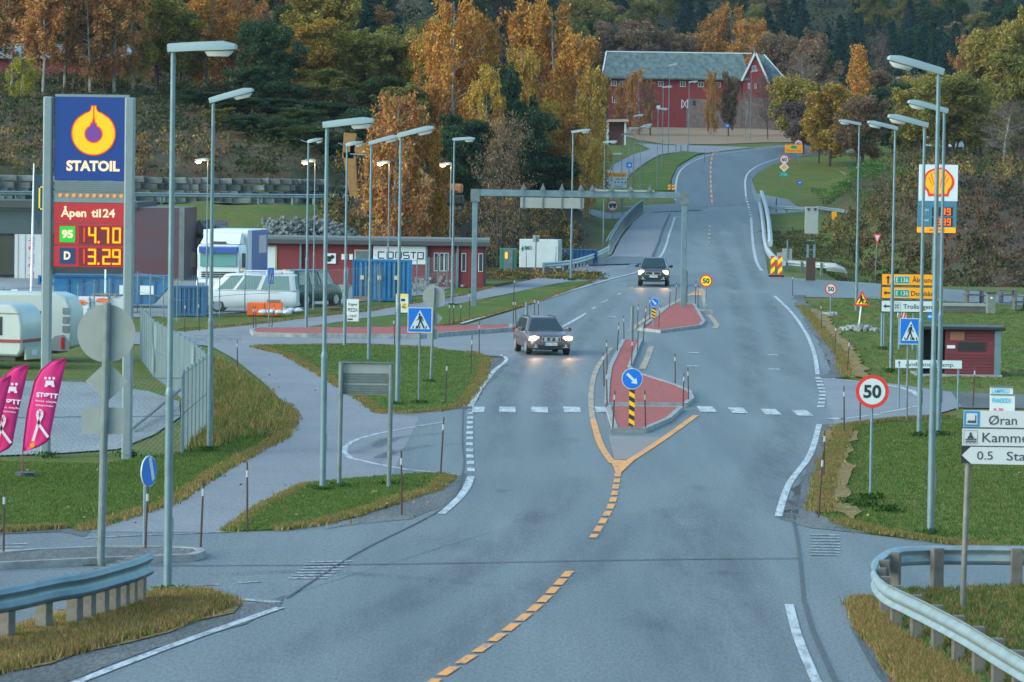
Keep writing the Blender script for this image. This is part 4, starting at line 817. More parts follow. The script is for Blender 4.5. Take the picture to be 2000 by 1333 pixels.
part('symbol_frame',SBLACK,B3,lambda m:[m.b2((X(1742.5),-.042,z(606.6)),(X(1757.5),-.0375,z(606.1))),m.b2((X(1742.5),-.042,z(591.9)),(X(1757.5),-.0375,z(591.4))),m.b2((X(1742.5),-.042,z(606.1)),(X(1743),-.0375,z(591.9))),m.b2((X(1757),-.042,z(606.1)),(X(1757.5),-.0375,z(591.9)))])
# narrow camp sign
p,r=setup(1801,800,'narrow white campsite board with an up arrow, crossing in front of the shelter','road sign','direction_sign',dist=135); k=kk(p); z=lambda y:hgt(p,1820,y); X=lambda x:(x-1801)/k
part('post',GALV,r,lambda m:[m.tube([(X(q),.05,-.1),(X(q),.05,z(706))],.035,8) for q in(1763,1879)]); b=part('sign_board',SWHITE,r,lambda m:m.b2((X(1755),-.03,z(719.5)),(X(1885),0,z(704))))
part('arrow',SBLACK,b,lambda m:m.prism([(X(1762.5),z(706)),(X(1765),z(711)),(X(1763.1),z(710)),(X(1763.1),z(717.5)),(X(1761.9),z(717.5)),(X(1761.9),z(710)),(X(1760),z(711))],-.04,-.035)); part('lettering',SBLACK,b,lambda m:text(m,'Åndalsnes  camp.',X(1774.5),z(716),8/k,-.035,bold=.006,width=96/k))
# bus and small signs behind
p,r=setup(1828,700,'small blue sign behind the lamp posts above the shelter','road sign','information_sign',dist=190); k=kk(p); z=lambda y:hgt(p,1828,y); part('post',GALV,r,lambda m:post(m,0,z(612),.04,y=.05)); b=part('sign_board',SBLUE,r,lambda m:m.b2((-12/k,-.03,z(627)),(8/k,0,z(612)))); part('symbol',SWHITE,b,lambda m:[m.b2((-10/k,-.038,z(621)),(-4/k,-.033,z(617))),m.b2((0,-.038,z(621)),(6/k,-.033,z(617)))])
p,r=setup(1766,640,'red and white striped barrier board half hidden behind the blue pedestrian sign','barrier','striped_board',dist=212); k=kk(p); z=lambda y:hgt(p,1766,y); part('post',GALV,r,lambda m:post(m,0,z(610),.04,y=.05)); b=part('sign_board',SWHITE,r,lambda m:m.b2((-9/k,-.03,z(622)),(9/k,0,z(611)))); part('red_stripe',SRED,b,lambda m:[m.prism([((q)/k,z(622)),((q+3)/k,z(622)),((q+6)/k,z(611)),((q+3)/k,z(611))],-.037,-.032) for q in(-9,-3,3)])
# ---------------------------------------------------------------- near multi panel sign at the right edge
p=P(1880,1197); r=thing('direction_sign',p,'large white three panel direction sign with swimming symbol, cut by the right edge','road sign'); k=kk(p); z=lambda y:hgt(p,1900,y); X=lambda x:(x-1880)/k
part('post',M('old_post',(.20,.19,.18),.6,.3,var=.4,scale=2),r,lambda m:m.tube([(0,.06,-.1),(8/k,.06,z(810))],.05,12)); part('post',GALVD,r,lambda m:m.tube([(X(2190),.06,-.1),(X(2193),.06,z(810))],.05,12))
SW2=M('sign_white_near',(.50,.51,.54),.4); BL2=M('sign_blue_frame',(.02,.20,.45),.4); BLK2=M('sign_text_grey',(.035,.045,.06),.5)
def pan(y0,y1,xa,xb=2240): return part('sign_panel',SW2,r,lambda m:m.b2((X(xa),-.03,z(y1)),(X(xb),0,z(y0))))
A=pan(802,834.5,1875); B=pan(837.5,870.5,1873); C=part('sign_panel',SW2,r,lambda m:m.prism([(X(1873),z(890)),(X(1891),z(906)),(X(2240),z(908)),(X(2240),z(873)),(X(1890),z(873))],-.04,-.005)); D=part('dark_end',SBLACK,r,lambda m:m.b2((X(1871.5),-.004,z(905)),(X(1900),.01,z(872))))
part('separator',BLK2,r,lambda m:[m.b2((X(1873),-.02,z(837.3)),(X(2240),.0,z(834.7))),m.b2((X(1872),-.02,z(872.8)),(X(2240),.0,z(870.7)))])
part('symbol_frame',BL2,A,lambda m:m.b2((X(1875.5),-.036,z(833.5)),(X(1906),-.031,z(803)))); part('symbol_field',SW2,A,lambda m:m.b2((X(1880),-.041,z(829)),(X(1901.5),-.037,z(807.5)))); part('industry_symbol',BLK2,A,lambda m:[m.b2((X(1882),-.046,z(826.5)),(X(1899),-.042,z(823))),m.b2((X(1897),-.046,z(823)),(X(1899),-.042,z(811)))]+[m.prism([(X(1882.5+i*3.6),z(823)),(X(1886+i*3.6),z(823)),(X(1886+i*3.6),z(820.5))],-.046,-.042) for i in range(4)])
part('symbol_frame',BLK2,B,lambda m:[m.b2((X(1875.5),-.035,z(867.4)),(X(1902.5),-.031,z(866.9))),m.b2((X(1875.5),-.035,z(841.3)),(X(1902.5),-.031,z(840.8))),m.b2((X(1875.5),-.035,z(866.9)),(X(1876),-.031,z(841.3))),m.b2((X(1902),-.035,z(866.9)),(X(1902.5),-.031,z(841.3)))])
def swim(m):
    m.disc(X(1889),z(847),2.4/k,-.038,-.032,n=16); m.prism([(X(1887.8),z(848)),(X(1890.2),z(848)),(X(1896),z(856.5)),(X(1882),z(856.5))],-.038,-.032)
    for yy in(858.5,863):
        pts=[(X(1879+i*1.5),z(yy+math.sin(i*1.25)*1.1)) for i in range(15)]
        for a_,b_ in zip(pts,pts[1:]): m.prism([(a_[0],a_[1]-.012),(b_[0],b_[1]-.012),(b_[0],b_[1]+.012),(a_[0],a_[1]+.012)],-.038,-.032)
part('swimming_symbol',BLK2,B,swim)
part('lettering',BLK2,A,lambda m:[text(m,'Øran',X(1924),z(829),18/k,-.035,bold=.005,width=55/k),text(m,'Vest',X(1999),z(829),18/k,-.035,bold=.005,width=52/k)]); part('lettering',BLK2,B,lambda m:text(m,'Kammen',X(1912),z(863.5),19/k,-.035,bold=.005,width=104/k)); part('lettering',BLK2,C,lambda m:[text(m,'0.5',X(1902),z(897.5),16.5/k,-.045,bold=.005,width=31/k),text(m,'Stadion',X(1960),z(898.5),17.5/k,-.045,bold=.005,width=92/k)])
# handwritten board
p=P(1955,835); r=thing('handwritten_board',p,'pair of white boards hand lettered in cyan above the large direction sign','notice board'); k=kk(p); z=lambda y:hgt(p,1955,y); X=lambda x:(x-1955)/k
CY=M('cyan_ink',(.0,.45,.75),.5); RI=M('red_ink',(.7,.03,.1),.5)
b=part('rear_board',WPAINT,r,lambda m:m.b2((X(1933),.1,z(830)),(X(1978),.14,z(756)))); part('front_board',WPAINT,r,lambda m:m.b2((X(1933.5),-.03,z(832)),(X(1981),.01,z(771)))); part('cap_rail',GALV,r,lambda m:[m.b2((X(1932),.05,z(757)),(X(1979),.16,z(755))),m.b2((X(1933),-.06,z(772)),(X(1983),.02,z(770)))]); part('board_leg',GALVD,r,lambda m:[post(m,X(1936),z(826),.03,y=.05),post(m,X(1976),z(826),.03,y=.05)])
part('lettering',CY,r,lambda m:[text(m,'LAMPELU',X(1936.5),z(768.5),7.5/k,.09,bold=.02,width=34/k),text(m,'FRANDIDDA',X(1936.5),z(787),9/k,-.04,bold=.02,width=37/k)]); part('red_lettering',RI,r,lambda m:text(m,'AL. 200',X(1939),z(802.5),5/k,-.04,bold=.03,width=19/k))
# ================================================================ guard rails
def wbeam(mb,pts,z0=.42,hh=.31,f=None,up=0,off=.0,profile=None,dz=None):
    """pts world xy; W profile facing the left of travel"""
    f=f or H; S_=poly_len(pts); prof=profile or [(0,0),(.06,.03),(.08,.07),(.02,.12),(.0,.155),(.02,.19),(.08,.24),(.06,.28),(0,.31)]
    rings=[]
    for i,p in enumerate(pts):
        a=pts[max(i-1,0)]; b=pts[min(i+1,len(pts)-1)]; d=Vector((b[0]-a[0],b[1]-a[1])).normalized(); n=Vector((-d.y,d.x))
        g=float(f(*p))+z0+(dz[i] if dz else 0)
        rings.append([(p[0]+n.x*(q+off),p[1]+n.y*(q+off),g+z*hh/.31) for q,z in prof])
    n=len(prof); vs=[v for r_ in rings for v in r_]
    vs2=[(v[0]+.004,v[1]+.004,v[2]) for v in vs]
    fs=[(i*n+j,i*n+j+1,(i+1)*n+j+1,(i+1)*n+j) for i in range(len(rings)-1) for j in range(n-1)]
    mb.add(vs,fs)
def along(pts,step,start=.0):
    S_=poly_len(pts); out=[]; s=start
    while s<=S_[-1]+1e-6: out.append((float(np.interp(s,S_,[p[0] for p in pts])),float(np.interp(s,S_,[p[1] for p in pts])))); s+=step
    return out
WOODP=M('weathered_post',(.17,.15,.13),.85,var=.45,scale=4); 
def rail(name,px,label,cat='guard rail',f=None,z0=.42,hh=.31,step=2.,posts=None,pmat=None,world=False,psize=.15,side=1,double=False,group=None,dz=None,sm_=6,poff=-.14,mat=None):
    w2=px if world else [tuple(P(a,b,f)[:2]) for a,b in px]
    if sm_: w2=smooth_pts(w2,sm_)
    if side<0: w2=w2[::-1]
    root=thing(name,(0,0,0),label,cat,group)
    mb=MB(); wbeam(mb,w2,z0,hh,f or H); b=mb.build('beam',mat or GALVR,root,smooth=60,fixn=False)
    bb=b.modifiers.new('solid','SOLIDIFY'); bb.thickness=.012
    pp=posts if posts is not None else along(w2,step,.15)
    for i,q in enumerate(pp[:90]):
        j=min(range(len(w2)),key=lambda t:math.dist(w2[t],q)); a=w2[max(j-1,0)]; c=w2[min(j+1,len(w2)-1)]; d=Vector((c[0]-a[0],c[1]-a[1])).normalized(); n=Vector((-d.y,d.x))
        g=float((f or H)(*q)); x,y=q[0]+n.x*poff,q[1]+n.y*poff
        if i==0:
            mb=MB(); mb.box((0,0,(z0+hh*.9)/2-.1),(psize,psize*.8,z0+hh*.9+.2)); pm=mb.mesh('rail_post',[pmat or GALVD])
        o=bpy.data.objects.new('rail_post',pm); COL.objects.link(o); o.parent=root; o.location=(x,y,g); o.rotation_euler.z=math.atan2(d.y,d.x)
    return root
# near left, wooden posts
lp=[(-120,1292),(-60,1276),(30,1258),(103,1240),(163,1229),(220,1212),(262,1198),(292,1184)]
rail('guard_rail',lp,'near guard rail on wooden posts in the brown verge',z0=.52,hh=.4,posts=[tuple(P(a,b)[:2]) for a,b in((-60,1278),(30,1259),(103,1240),(163,1230),(190,1221),(216,1213),(238,1206),(257,1199),(273,1192),(290,1186))],pmat=WOODP,psize=.24,side=-1,poff=-.16,mat=GALV)
# right, curved round the verge
rp=[(2160,1150),(2000,1149),(1900,1148),(1800,1149),(1740,1155),(1706,1178),(1702,1200),(1722,1226),(1765,1250),(1815,1277),(1880,1315),(1950,1362),(2040,1420),(2120,1475)]
rail('guard_rail',rp,'guard rail bending sharply round the verge corner in front of the large direction sign',z0=.42,hh=.36,step=1.55,pmat=WOODP,psize=.2,side=1,poff=.17)
# bridge left railing with mesh
br=[(1062,537),(1115,531),(1160,517),(1190,501)]; br2=[(1190,500),(1203,474),(1222,446),(1243,424),(1256,415)]
rail('guard_rail',br,'low guard rail curving in to the bridge railing',f=HR,z0=.45,hh=.36,step=2.5,side=-1)
w2=smooth_pts([tuple(P(a,b,HR)[:2]) for a,b in br2],6); root=thing('bridge_railing',(0,0,0),'tall mesh railing along the bridge footpath','railing')
mb=MB(); mb.tube([(x,y,float(zr(y))+1.25) for x,y in w2],.06,6); mb.tube([(x-.25,y,float(zr(y))+1.15) for x,y in w2],.06,6); mb.build('handrail',GALV,root)
mb=MB()
for q in along(w2,.16): mb.box((q[0],q[1],float(zr(q[1]))+.62),(.018,.018,1.2))
for z in(.15,.5,.85,1.1): mb.tube([(x,y,float(zr(y))+z) for x,y in w2],.014,4)
mb.build('infill_bars',GALVD,root)
for q in along(w2,6.,.1): mb=MB(); mb.box((q[0],q[1],float(zr(q[1]))+.6),(.09,.09,1.35)); mb.build('rail_post',GALV,root)
mb=MB(); 
for (x,y),(x2,y2) in zip(w2,w2[1:]): mb.add([(x-.5,y,float(zr(y))+.06),(x+.15,y,float(zr(y))+.09),(x2+.15,y2,float(zr(y2))+.09),(x2-.5,y2,float(zr(y2))+.06),(x-.5,y,float(zr(y))-1.6),(x2-.5,y2,float(zr(y2))-1.6)],[(0,1,2,3),(0,3,5,4)])
mb.build('edge_beam',KERB,root)
# bridge right: two white concrete parapet ribs
PAR=M('pale_parapet',(.34,.38,.40),.6,var=.15,scale=2)
for pts,lb,hh in(([(1484,410),(1489,440),(1492,470),(1498,502),(1512,522),(1530,532)],'pale inner parapet rail on the far side of the bridge',.85),([(1487,396),(1494,420),(1500,450),(1503,480),(1504,505)],'pale taller outer parapet rail on the far side of the bridge',1.35)):
    w2=smooth_pts([tuple(P(a,b,HR)[:2]) for a,b in pts],6); root=thing('parapet_rail',(0,0,0),lb,'railing'); mb=MB()
    mb.loft([[(x-.14,y,float(zr(y))+hh-.42),(x-.2,y,float(zr(y))+hh-.1),(x,y,float(zr(y))+hh),(x+.2,y,float(zr(y))+hh-.1),(x+.14,y,float(zr(y))+hh-.42)] for x,y in w2]); mb.build('rail_band',PAR,root,smooth=50)
    for q in along(w2,4,.3): mb=MB(); mb.box((q[0],q[1],float(zr(q[1]))+hh*.35-.4),(.12,.12,hh*.7+.7)); mb.build('rail_post',GALVD,root)
# right side crash barrier and upper rail
q0=P(1535,527,HR); 
rail('guard_rail',[(1535,528),(1570,531),(1610,534),(1632,536)],'white guard rail with a rounded end by the brush bank',f=HR,z0=.35,hh=.4,step=3,mat=PAR,side=1)
e=P(1640,537,HR); r=thing('rail_terminal',e,'rounded white end piece of the crash barrier','guard rail'); mb=MB(); mb.loft([[(-.9,0,.25),(-.9,-.12,.5),(-.9,0,.78)],[(-.3,-.1,.2),(-.3,-.25,.5),(-.3,-.1,.75)],[(.3,0,.12),(.3,-.16,.3),(.3,0,.5)],[(.5,.05,.0),(.5,0,.08),(.5,.05,.2)]]); mb.build('end_shell',PAR,r,smooth=50)
rail('guard_rail',[(1495,419),(1540,420),(1590,421),(1626,424),(1656,430)],'thin guard rail across the grass bank left of the yellow box',z0=.55,hh=.34,step=3.2,side=-1)
p=P(1629,437); r=thing('yellow_box',p,'small yellow box hanging at the end of the thin guard rail','box'); mb=MB(); mb.box((0,-.2,.75),(.5,.2,.75)); mb.box((0,-.2,1.15),(.4,.18,.06)); mb.build('box_body',SORA,r,bevel=.03); mb=MB(); mb.box((0,-.1,.3),(.06,.06,.7)); mb.build('foot',GALVD,r)
rail('guard_rail',[(x,float(pw(x,YS))-2.9) for x in(-80,-60,-45,-35,-26,-18,-13,-8)],'long guard rail below the stone wall',world=True,z0=.45,hh=.34,step=4,side=-1)
# ================================================================ gantry
gl=P(925,606); gr=P(1334,598,HR); yy=(gl.y+gr.y)/2+0; gl=at(925,yy,606); gr=at(1334,yy,598,HR)
root=thing('sign_gantry',gl,'steel portal over the road carrying blank sign backs','gantry'); k=kk(gl); W_=gr.x-gl.x; zt=hgt(gl,1130,373); zb=hgt(gl,1130,386)
for x,zbase in((0,0),(W_,gr.z-gl.z)): mb=MB(); mb.b2((x-.14,-.16,zbase-.1),(x+.14,.16,zb)); mb.build('portal_leg',GALV,root,bevel=.02)
mb=MB(); mb.b2((-.2,-.2,zb),(W_+.2,.2,zt)); mb.build('cross_beam',GALV,root,bevel=.03)
for x in(-.0,W_): mb=MB(); mb.b2((x-.24,-.24,zb-.3),(x+.24,.24,zt+.02)); mb.build('corner_plate',GALVD,root)
X=lambda x:(x-925)/k
z=lambda y:hgt(gl,1075,y)
mb=MB(); mb.b2((X(1013),-.3,z(407)),(X(1137),-.25,z(386.5))); mb.build('sign_back_panel',GREYB,root)
mb=MB(); mb.b2((X(1150),-.26,z(373)),(X(1275),-.21,z(369))); mb.build('upper_panel',GREYB,root)
for x in(1019,1057,1094,1131,1153,1190,1228,1265):
    mb=MB(); mb.prism([(X(x)-.16,zt),(X(x)+.16,zt),(X(x)+.05,zt+.25),(X(x),zt+.4),(X(x)-.05,zt+.25)],-.28,-.24); mb.b2((X(x)-.03,-.36,zb-(.65 if x<1140 else .05)),(X(x)+.03,-.305,zt+.1)); mb.build('hanger',GALVD,root)
# ================================================================ equipment on the right by the bridge
p=P(1583,548); r=thing('blank_sign',p,'tall grey board seen from behind on twin braced posts near the bridge','road sign'); k=kk(p); z=lambda y:hgt(p,1583,y)
for x in(-6.5,6.5): mb=MB(); mb.box((x/k,0,z(478)/2),(.14,.14,z(478))); mb.build('post',GALV,r)
mb=MB(); mb.b2((-13/k,-.1,z(457)),(13/k,.1,z(404))); bo=mb.build('board',GREYB,r,bevel=.02)
mb=MB(); [mb.prism([((u-3.4)/k,z(407)),((u+3.4)/k,z(407)),(u/k,z(413))],-.14,-.11) for u in(-6.5,6.5)]; mb.build('lifting_lug',SBLACK,bo)
mb=MB(); [mb.box((0,0,z(y)),(14/k,.06,.06)) for y in(470,488,505)]; mb.build('cross_brace',GALV,r)
mb=MB(); [mb.box((x/k,0,z(506)/2),(.2,.25,z(502)-0)) for x in(-6,0,6)]; mb.build('dark_base',M('rusty_base',(.05,.03,.025),.8),r)
p=P(1537,527,HR); r=thing('utility_board',p,'pair of pale blank plates on a thin post beside the parapet','road sign'); k=kk(p); z=lambda y:hgt(p,1537,y)
mb=MB(); mb.b2((-10/k,-.05,z(514)),(9/k,0,z(486))); mb.build('pale_plate',GREYB,r); mb=MB(); mb.b2((-20/k,.05,z(520)),(-10.2/k,.1,z(494))); mb.build('small_plate',GREYB,r); mb=MB(); mb.tube([(0,-.1,0),(0,-.1,z(468))],.05,6); mb.build('post',GALV,r)
p=P(1516,415); r=thing('lattice_post',p,'dark post with a pale triangular lattice beside the bridge','post',None); mb=MB(); mb.tube([(0,0,0),(0,0,1.5)],.05,6); mb.build('pole',BLACK,r)
# hazard barriers red and yellow
HRED=M('hazard_red',(.60,.05,.02),.5)
def hazard(px,pb,yt,w_,lb,dist=None):
    p=P(px,pb,HR) if dist is None else at(px,dist); k=kk(p); h=hgt(p,px,yt); a=w_/2/k; r=thing('hazard_barrier',p,lb,'barrier','red and yellow hazard barriers')
    for x in(-a*.62,a*.62):
        mb=MB(); mb.b2((x-a*.36,-.05,.12),(x+a*.36,0,h)); b=mb.build('hazard_panel',HRED,r)
        mb=MB(); n=2
        for i in range(n):
            zz=.12+(h-.12)*(i+.3)/n; s=(h-.12)*.3; mb.prism([(x-a*.36,zz-s*.4),(x+a*.36,zz+s*.3),(x+a*.36,min(h,zz+s*1.1)),(x-a*.36,zz+s*.4)],-.056,-.051)
        mb.build('yellow_stripe',SYEL,b)
    mb=MB(); mb.box((0,0,.06),(a*2.6,.5,.12)); mb.build('foot',BLACK,r,bevel=.02)
    mb=MB(); mb.b2((-a*.5,.02,.5*h),(a*.5,.08,.8*h)); mb.build('orange_crossbar',M('hazard_orange',(.75,.16,.02),.5),r)
hazard(1516,541,500,23,'red and yellow hazard barrier standing by the end of the pale parapet')
hazard(1311,374,360,13,'small hazard barrier by the footpath before the gantry post',None)
hazard(993,392,384,14,'small hazard barrier on the upper road left of the gantry panel',372)
# ================================================================ fuel price pylons
def emi(n,c,s,base=None): return M(n,base or tuple(x*.6 for x in c),.5,emit=c,es=s)
p=P(176,893); r=thing('price_pylon',p,'tall fuel station pylon with a glowing flame drop and red price panel','price sign'); k=kk(p); z=lambda y:hgt(p,176,y); X=lambda x:(x-176)/k
PYL=M('pylon_silver',(.20,.25,.28),.45,.3,var=.1)
for xa,xb in((-97,-79),(62,81)): mb=MB(); mb.b2((xa/k,-.18,-.1),(xb/k,.22,z(190))); mb.build('side_column',PYL,r,bevel=.04)
BLU=emi('pylon_blue',(.0,.035,.27),.16,(.0,.025,.13)); RDP=emi('pylon_red',(.55,.015,.02),.17,(.25,.012,.02)); YLG=emi('pylon_yellow',(1.,.50,.0),.42,(.25,.12,0)); RIMG=emi('pylon_rim',(1.,.06,.0),.32,(.2,.02,0)); CRM=emi('pylon_text',(1,.78,.52),.36,(.2,.16,.1)); LED=emi('pylon_led',(1,.50,.0),.62,(.1,.05,0)); LEDR=emi('pylon_led_rim',(1,.03,.0),.42,(.1,.0,0)); LEDO=emi('pylon_led_dim',(1,.06,.01),.36,(.1,.0,0))
P0=lambda x:x/k
a,b_=-74,71 # panel span relative
def panel(name,y0,y1,mat,xa=-74,xb=69.5,yf=-.12): mb=MB(); mb.b2((xa/k,yf,z(y1)),(xb/k,.16,z(y0))); return mb.build(name,mat,r)
panel('top_cap',185,190,PYL); bl=panel('blue_panel',190,353,BLU); gp=panel('grille_panel',354,396,PYL)
mb=MB(); [mb.b2((-74/k,-.135,z(y+1.1)),(69/k,-.121,z(y))) for y in(356,360,364,368,372,375)]; mb.build('slats',GALVD,gp)
mb=MB(); [mb.disc((-62+i*13.2)/k,z(382.5),3.6/k,-.14,-.121,n=14) for i in range(10)]; mb.build('lamp_dots',emi('dot_orange',(1,.32,.02),.36,(.2,.08,0)),gp)
tp=panel('opening_panel',397.5,436.5,RDP); p95=panel('price_panel',438.5,478.5,RDP); pD=panel('price_panel',480.5,521.5,RDP); panel('bottom_trim',522,526,DARK)
cx=1.5; cz=262.
def drop(R0,tip,off,n=30,wt=0):
    pts=[]
    for i in range(n+1):
        t=-math.pi*1.25+ (math.pi*1.5)*i/n   # lower round part from upper left round bottom to upper right
        pts.append((cx+math.cos(t-math.pi*0+0)*R0, cz+0))
    return pts
def dropshape(R0,cyy,tipy,grow=0,neck=3.5):
    pts=[]
    for i in range(37):
        t=R(-225+270*i/36); pts.append(((cx+(R0+grow)*math.cos(t))/k, z(cyy+ -(R0+grow)*math.sin(t)*1.0)))
    # up the right shoulder to the tip and down the left
    x1=cx+(R0+grow)*math.cos(R(45)); y1=cyy-(R0+grow)*math.sin(R(45))
    right=[(x1-R0*.32,y1-R0*.22),(cx+neck+4+grow,(y1+tipy)/2-1),(cx+neck+1.2+grow,tipy+6),(cx+neck+grow,tipy-grow)]
    pts+=[(q[0]/k,z(q[1])) for q in right]; pts+=[((2*cx-q[0])/k,z(q[1])) for q in right[::-1]]
    return pts
mb=MB(); mb.prism(dropshape(42,261,208,1.6),-.135,-.121); lg=mb.build('drop_rim',RIMG,bl)
mb=MB(); mb.prism(dropshape(41,261,208,0),-.145,-.136); mb.build('drop_body',YLG,bl)
mb=MB(); mb.prism(dropshape(16.5,262,233,1.4,neck=.8),-.153,-.146); mb.build('drop_rim',RIMG,bl)
mb=MB(); mb.prism(dropshape(15.5,262,236,0,neck=.6),-.160,-.154); mb.build('drop_core',emi('drop_core',(.12,.03,.22),.35),bl)
mb=MB(); mb.b2(((cx-1.3)/k,-.1535,z(242)),((cx+1.3)/k,-.146,z(207))); mb.build('drop_slit',RIMG,bl)
mb=MB(); text(mb,'STATOIL',(cx-.5)/k,z(333.5),18.5/k,-.13,bold=.045,width=104/k,align='C'); mb.build('lettering',CRM,bl)
mb=MB(); text(mb,'Åpen',-61/k,z(424),15.5/k,-.13,bold=.03,width=50/k); text(mb,'til',-1.5/k,z(424),15.5/k,-.13,bold=.03,width=19/k); text(mb,'24',21/k,z(424),15.5/k,-.13,bold=.03,width=24/k); mb.build('lettering',CRM,tp)
SEG={'0':'abcdef','1':'bc','2':'abged','3':'abgcd','4':'fgbc','7':'abc','9':'abcdfg'}
def seg(mb,ch,x,y,w_,h_,t,yf,zf,kx,mi=0):
    L={'a':((0,0),(1,0)),'b':((1,0),(1,.5)),'c':((1,.5),(1,1)),'d':((0,1),(1,1)),'e':((0,.5),(0,1)),'f':((0,0),(0,.5)),'g':((0,.5),(1,.5))}
    for s_ in SEG[ch]:
        (u0,v0),(u1,v1)=L[s_]; xa,xb=x+u0*w_,x+u1*w_; ya,yb=y+v0*h_,y+v1*h_
        mb.b2(((min(xa,xb)-t/2)/kx,yf,zf(max(ya,yb)+t/2)),((max(xa,xb)+t/2)/kx,yf+.006-.0003*ord(s_)%.004,zf(min(ya,yb)-t/2)))
for pn,y0,badge,bt,bc,price in((p95,443,'95',28,emi('badge_green',(.0,.42,.03),.36),'4.70'),(pD,485,'D',17,emi('badge_navy',(.0,.035,.12),.35),'3.29')):
    mb=MB(); mb.b2((-62.5/k,-.14,z(y0+31)),(-32.5/k,-.121,z(y0))); bd=mb.build('grade_badge',bc,pn)
    mb=MB(); text(mb,badge,-47.5/k,z(y0+22),14.5/k,-.147,bold=.05,width=(22 if badge=='95' else 13)/k,align='C'); mb.build('lettering',CRM,bd)
    mb=MB(); mb.b2((-25/k,-.13,z(y0+34)),(60/k,-.121,z(y0-1))); dp=mb.build('display_window',emi('display_dark',(.12,.01,.02),.3),pn)
    for nm,t,mt,yf in(('glow_digits',5.4,LEDR,-.141),('display_text',3.2,LED,-.149)):
        mb=MB()
        seg(mb,price[0],-5,y0+3,12,27,t,yf,z,k); seg(mb,price[2],23 if price[2]!='7' else 20,y0+3,12,27,t,yf,z,k); seg(mb,price[3],42,y0+3,13,27,t,yf,z,k); mb.disc(13.5/k,z(y0+30),t*.62/k,yf,yf+.006,n=10); mb.build(nm,mt,dp)
    mb=MB(); mb.b2((-16.5/k,-.141,z(y0+30)),(-13/k,-.131,z(y0+2))); mb.build('dim_digit',LEDO,dp)
# second pylon
p=P(1832,608); p=at(1832,240); r=thing('price_pylon',p,'white and blue fuel sign with a yellow scallop emblem on a dark leg','price sign'); k=kk(p); z=lambda y:hgt(p,1834,y); X=lambda x:(x-1834)/k
mb=MB(); mb.b2((X(1826),.0,-.1),(X(1842),.3,z(455))); mb.build('leg',GALVD,r)
mb=MB(); mb.b2((X(1797.5),-.1,z(393)),(X(1872.5),.25,z(322))); wp=mb.build('white_panel',emi('pylon_white',(.5,.62,.68),.14,(.42,.47,.50)),r)
BG=emi('pylon_slate',(.02,.10,.17),.2,(.04,.13,.19))
mb=MB(); mb.b2((X(1796.5),-.1,z(404)),(X(1871.5),.25,z(393.3))); mb.build('blue_band',BG,r); 
pans=[]
for y0,y1 in((404.6,424),(424.6,444)): mb=MB(); mb.b2((X(1796),-.1,z(y1)),(X(1871),.25,z(y0))); pans.append(mb.build('price_panel',BG,r))
mb=MB(); mb.b2((X(1795.5),-.1,z(455)),(X(1870),.25,z(444.4))); yp=mb.build('yellow_band',emi('pylon_amber',(.8,.32,.0),.35),r)
mb=MB(); text(mb,'SERVICE',X(1818),z(452),4.6/k,-.108,bold=.03,width=31/k); mb.build('lettering',emi('dull_red_text',(.45,.04,.02),.2),yp)
def shell(R_,n=7,inset=0.):
    pts=[]; c=(1834.8,357)
    for i in range(0,37):
        t=R(-25+230*i/36); sc_=1+.025*abs(math.sin((t+R(25))*n/2/ (R(230)/math.pi)))*2; pts.append((c[0]+R_*sc_*math.cos(t),c[1]-R_*sc_*math.sin(t)*.96))
    s=R_/29.
    pts+=[(c[0]-22*s,c[1]+16.5*s),(c[0]-19*s,c[1]+27*s),(c[0]-8*s,c[1]+26*s),(c[0],c[1]+28.5*s),(c[0]+8*s,c[1]+26*s),(c[0]+19*s,c[1]+27*s),(c[0]+22*s,c[1]+16.5*s)]
    return [(X(a),z(b)) for a,b in pts]
mb=MB(); mb.prism(shell(29.5),-.115,-.101); e=mb.build('scallop_rim',emi('shell_red',(.75,.02,.02),.25,(.4,.01,.01)),wp)
def shr(pts,f_): cx_=sum(q[0] for q in pts)/len(pts); cz_=sum(q[1] for q in pts)/len(pts); return [(cx_+(a-cx_)*f_,cz_+(b-cz_)*f_) for a,b in pts]
mb=MB(); mb.prism(shr(shell(29.5),.84),-.125,-.116); mb.build('scallop',emi('shell_yellow',(.95,.42,.0),.3,(.4,.2,0)),wp)
mb=MB()
for a in(-62,-42,-21,0,21,42,62):
    t=R(90-a); ex,ey=1834.8+22*math.cos(t),357-22*math.sin(t); sx,sy=1834.8+a*.07,378; d=Vector((ex-sx,ey-sy)).normalized(); n=Vector((-d.y,d.x))*.9
    st=.25 if abs(a)<50 else .45; sx,sy=sx+(ex-sx)*st,sy+(ey-sy)*st
    mb.prism([(X(sx+n.x*.6),z(sy+n.y*.6)),(X(sx-n.x*.6),z(sy-n.y*.6)),(X(ex-n.x),z(ey-n.y)),(X(ex+n.x),z(ey+n.y))],-.132,-.126)
mb.build('scallop_ribs',emi('shell_red',(.75,.02,.02),.25,(.4,.01,.01)),wp)
LS=emi('led_orange',(1,.15,.0),.55,(.1,.02,0))
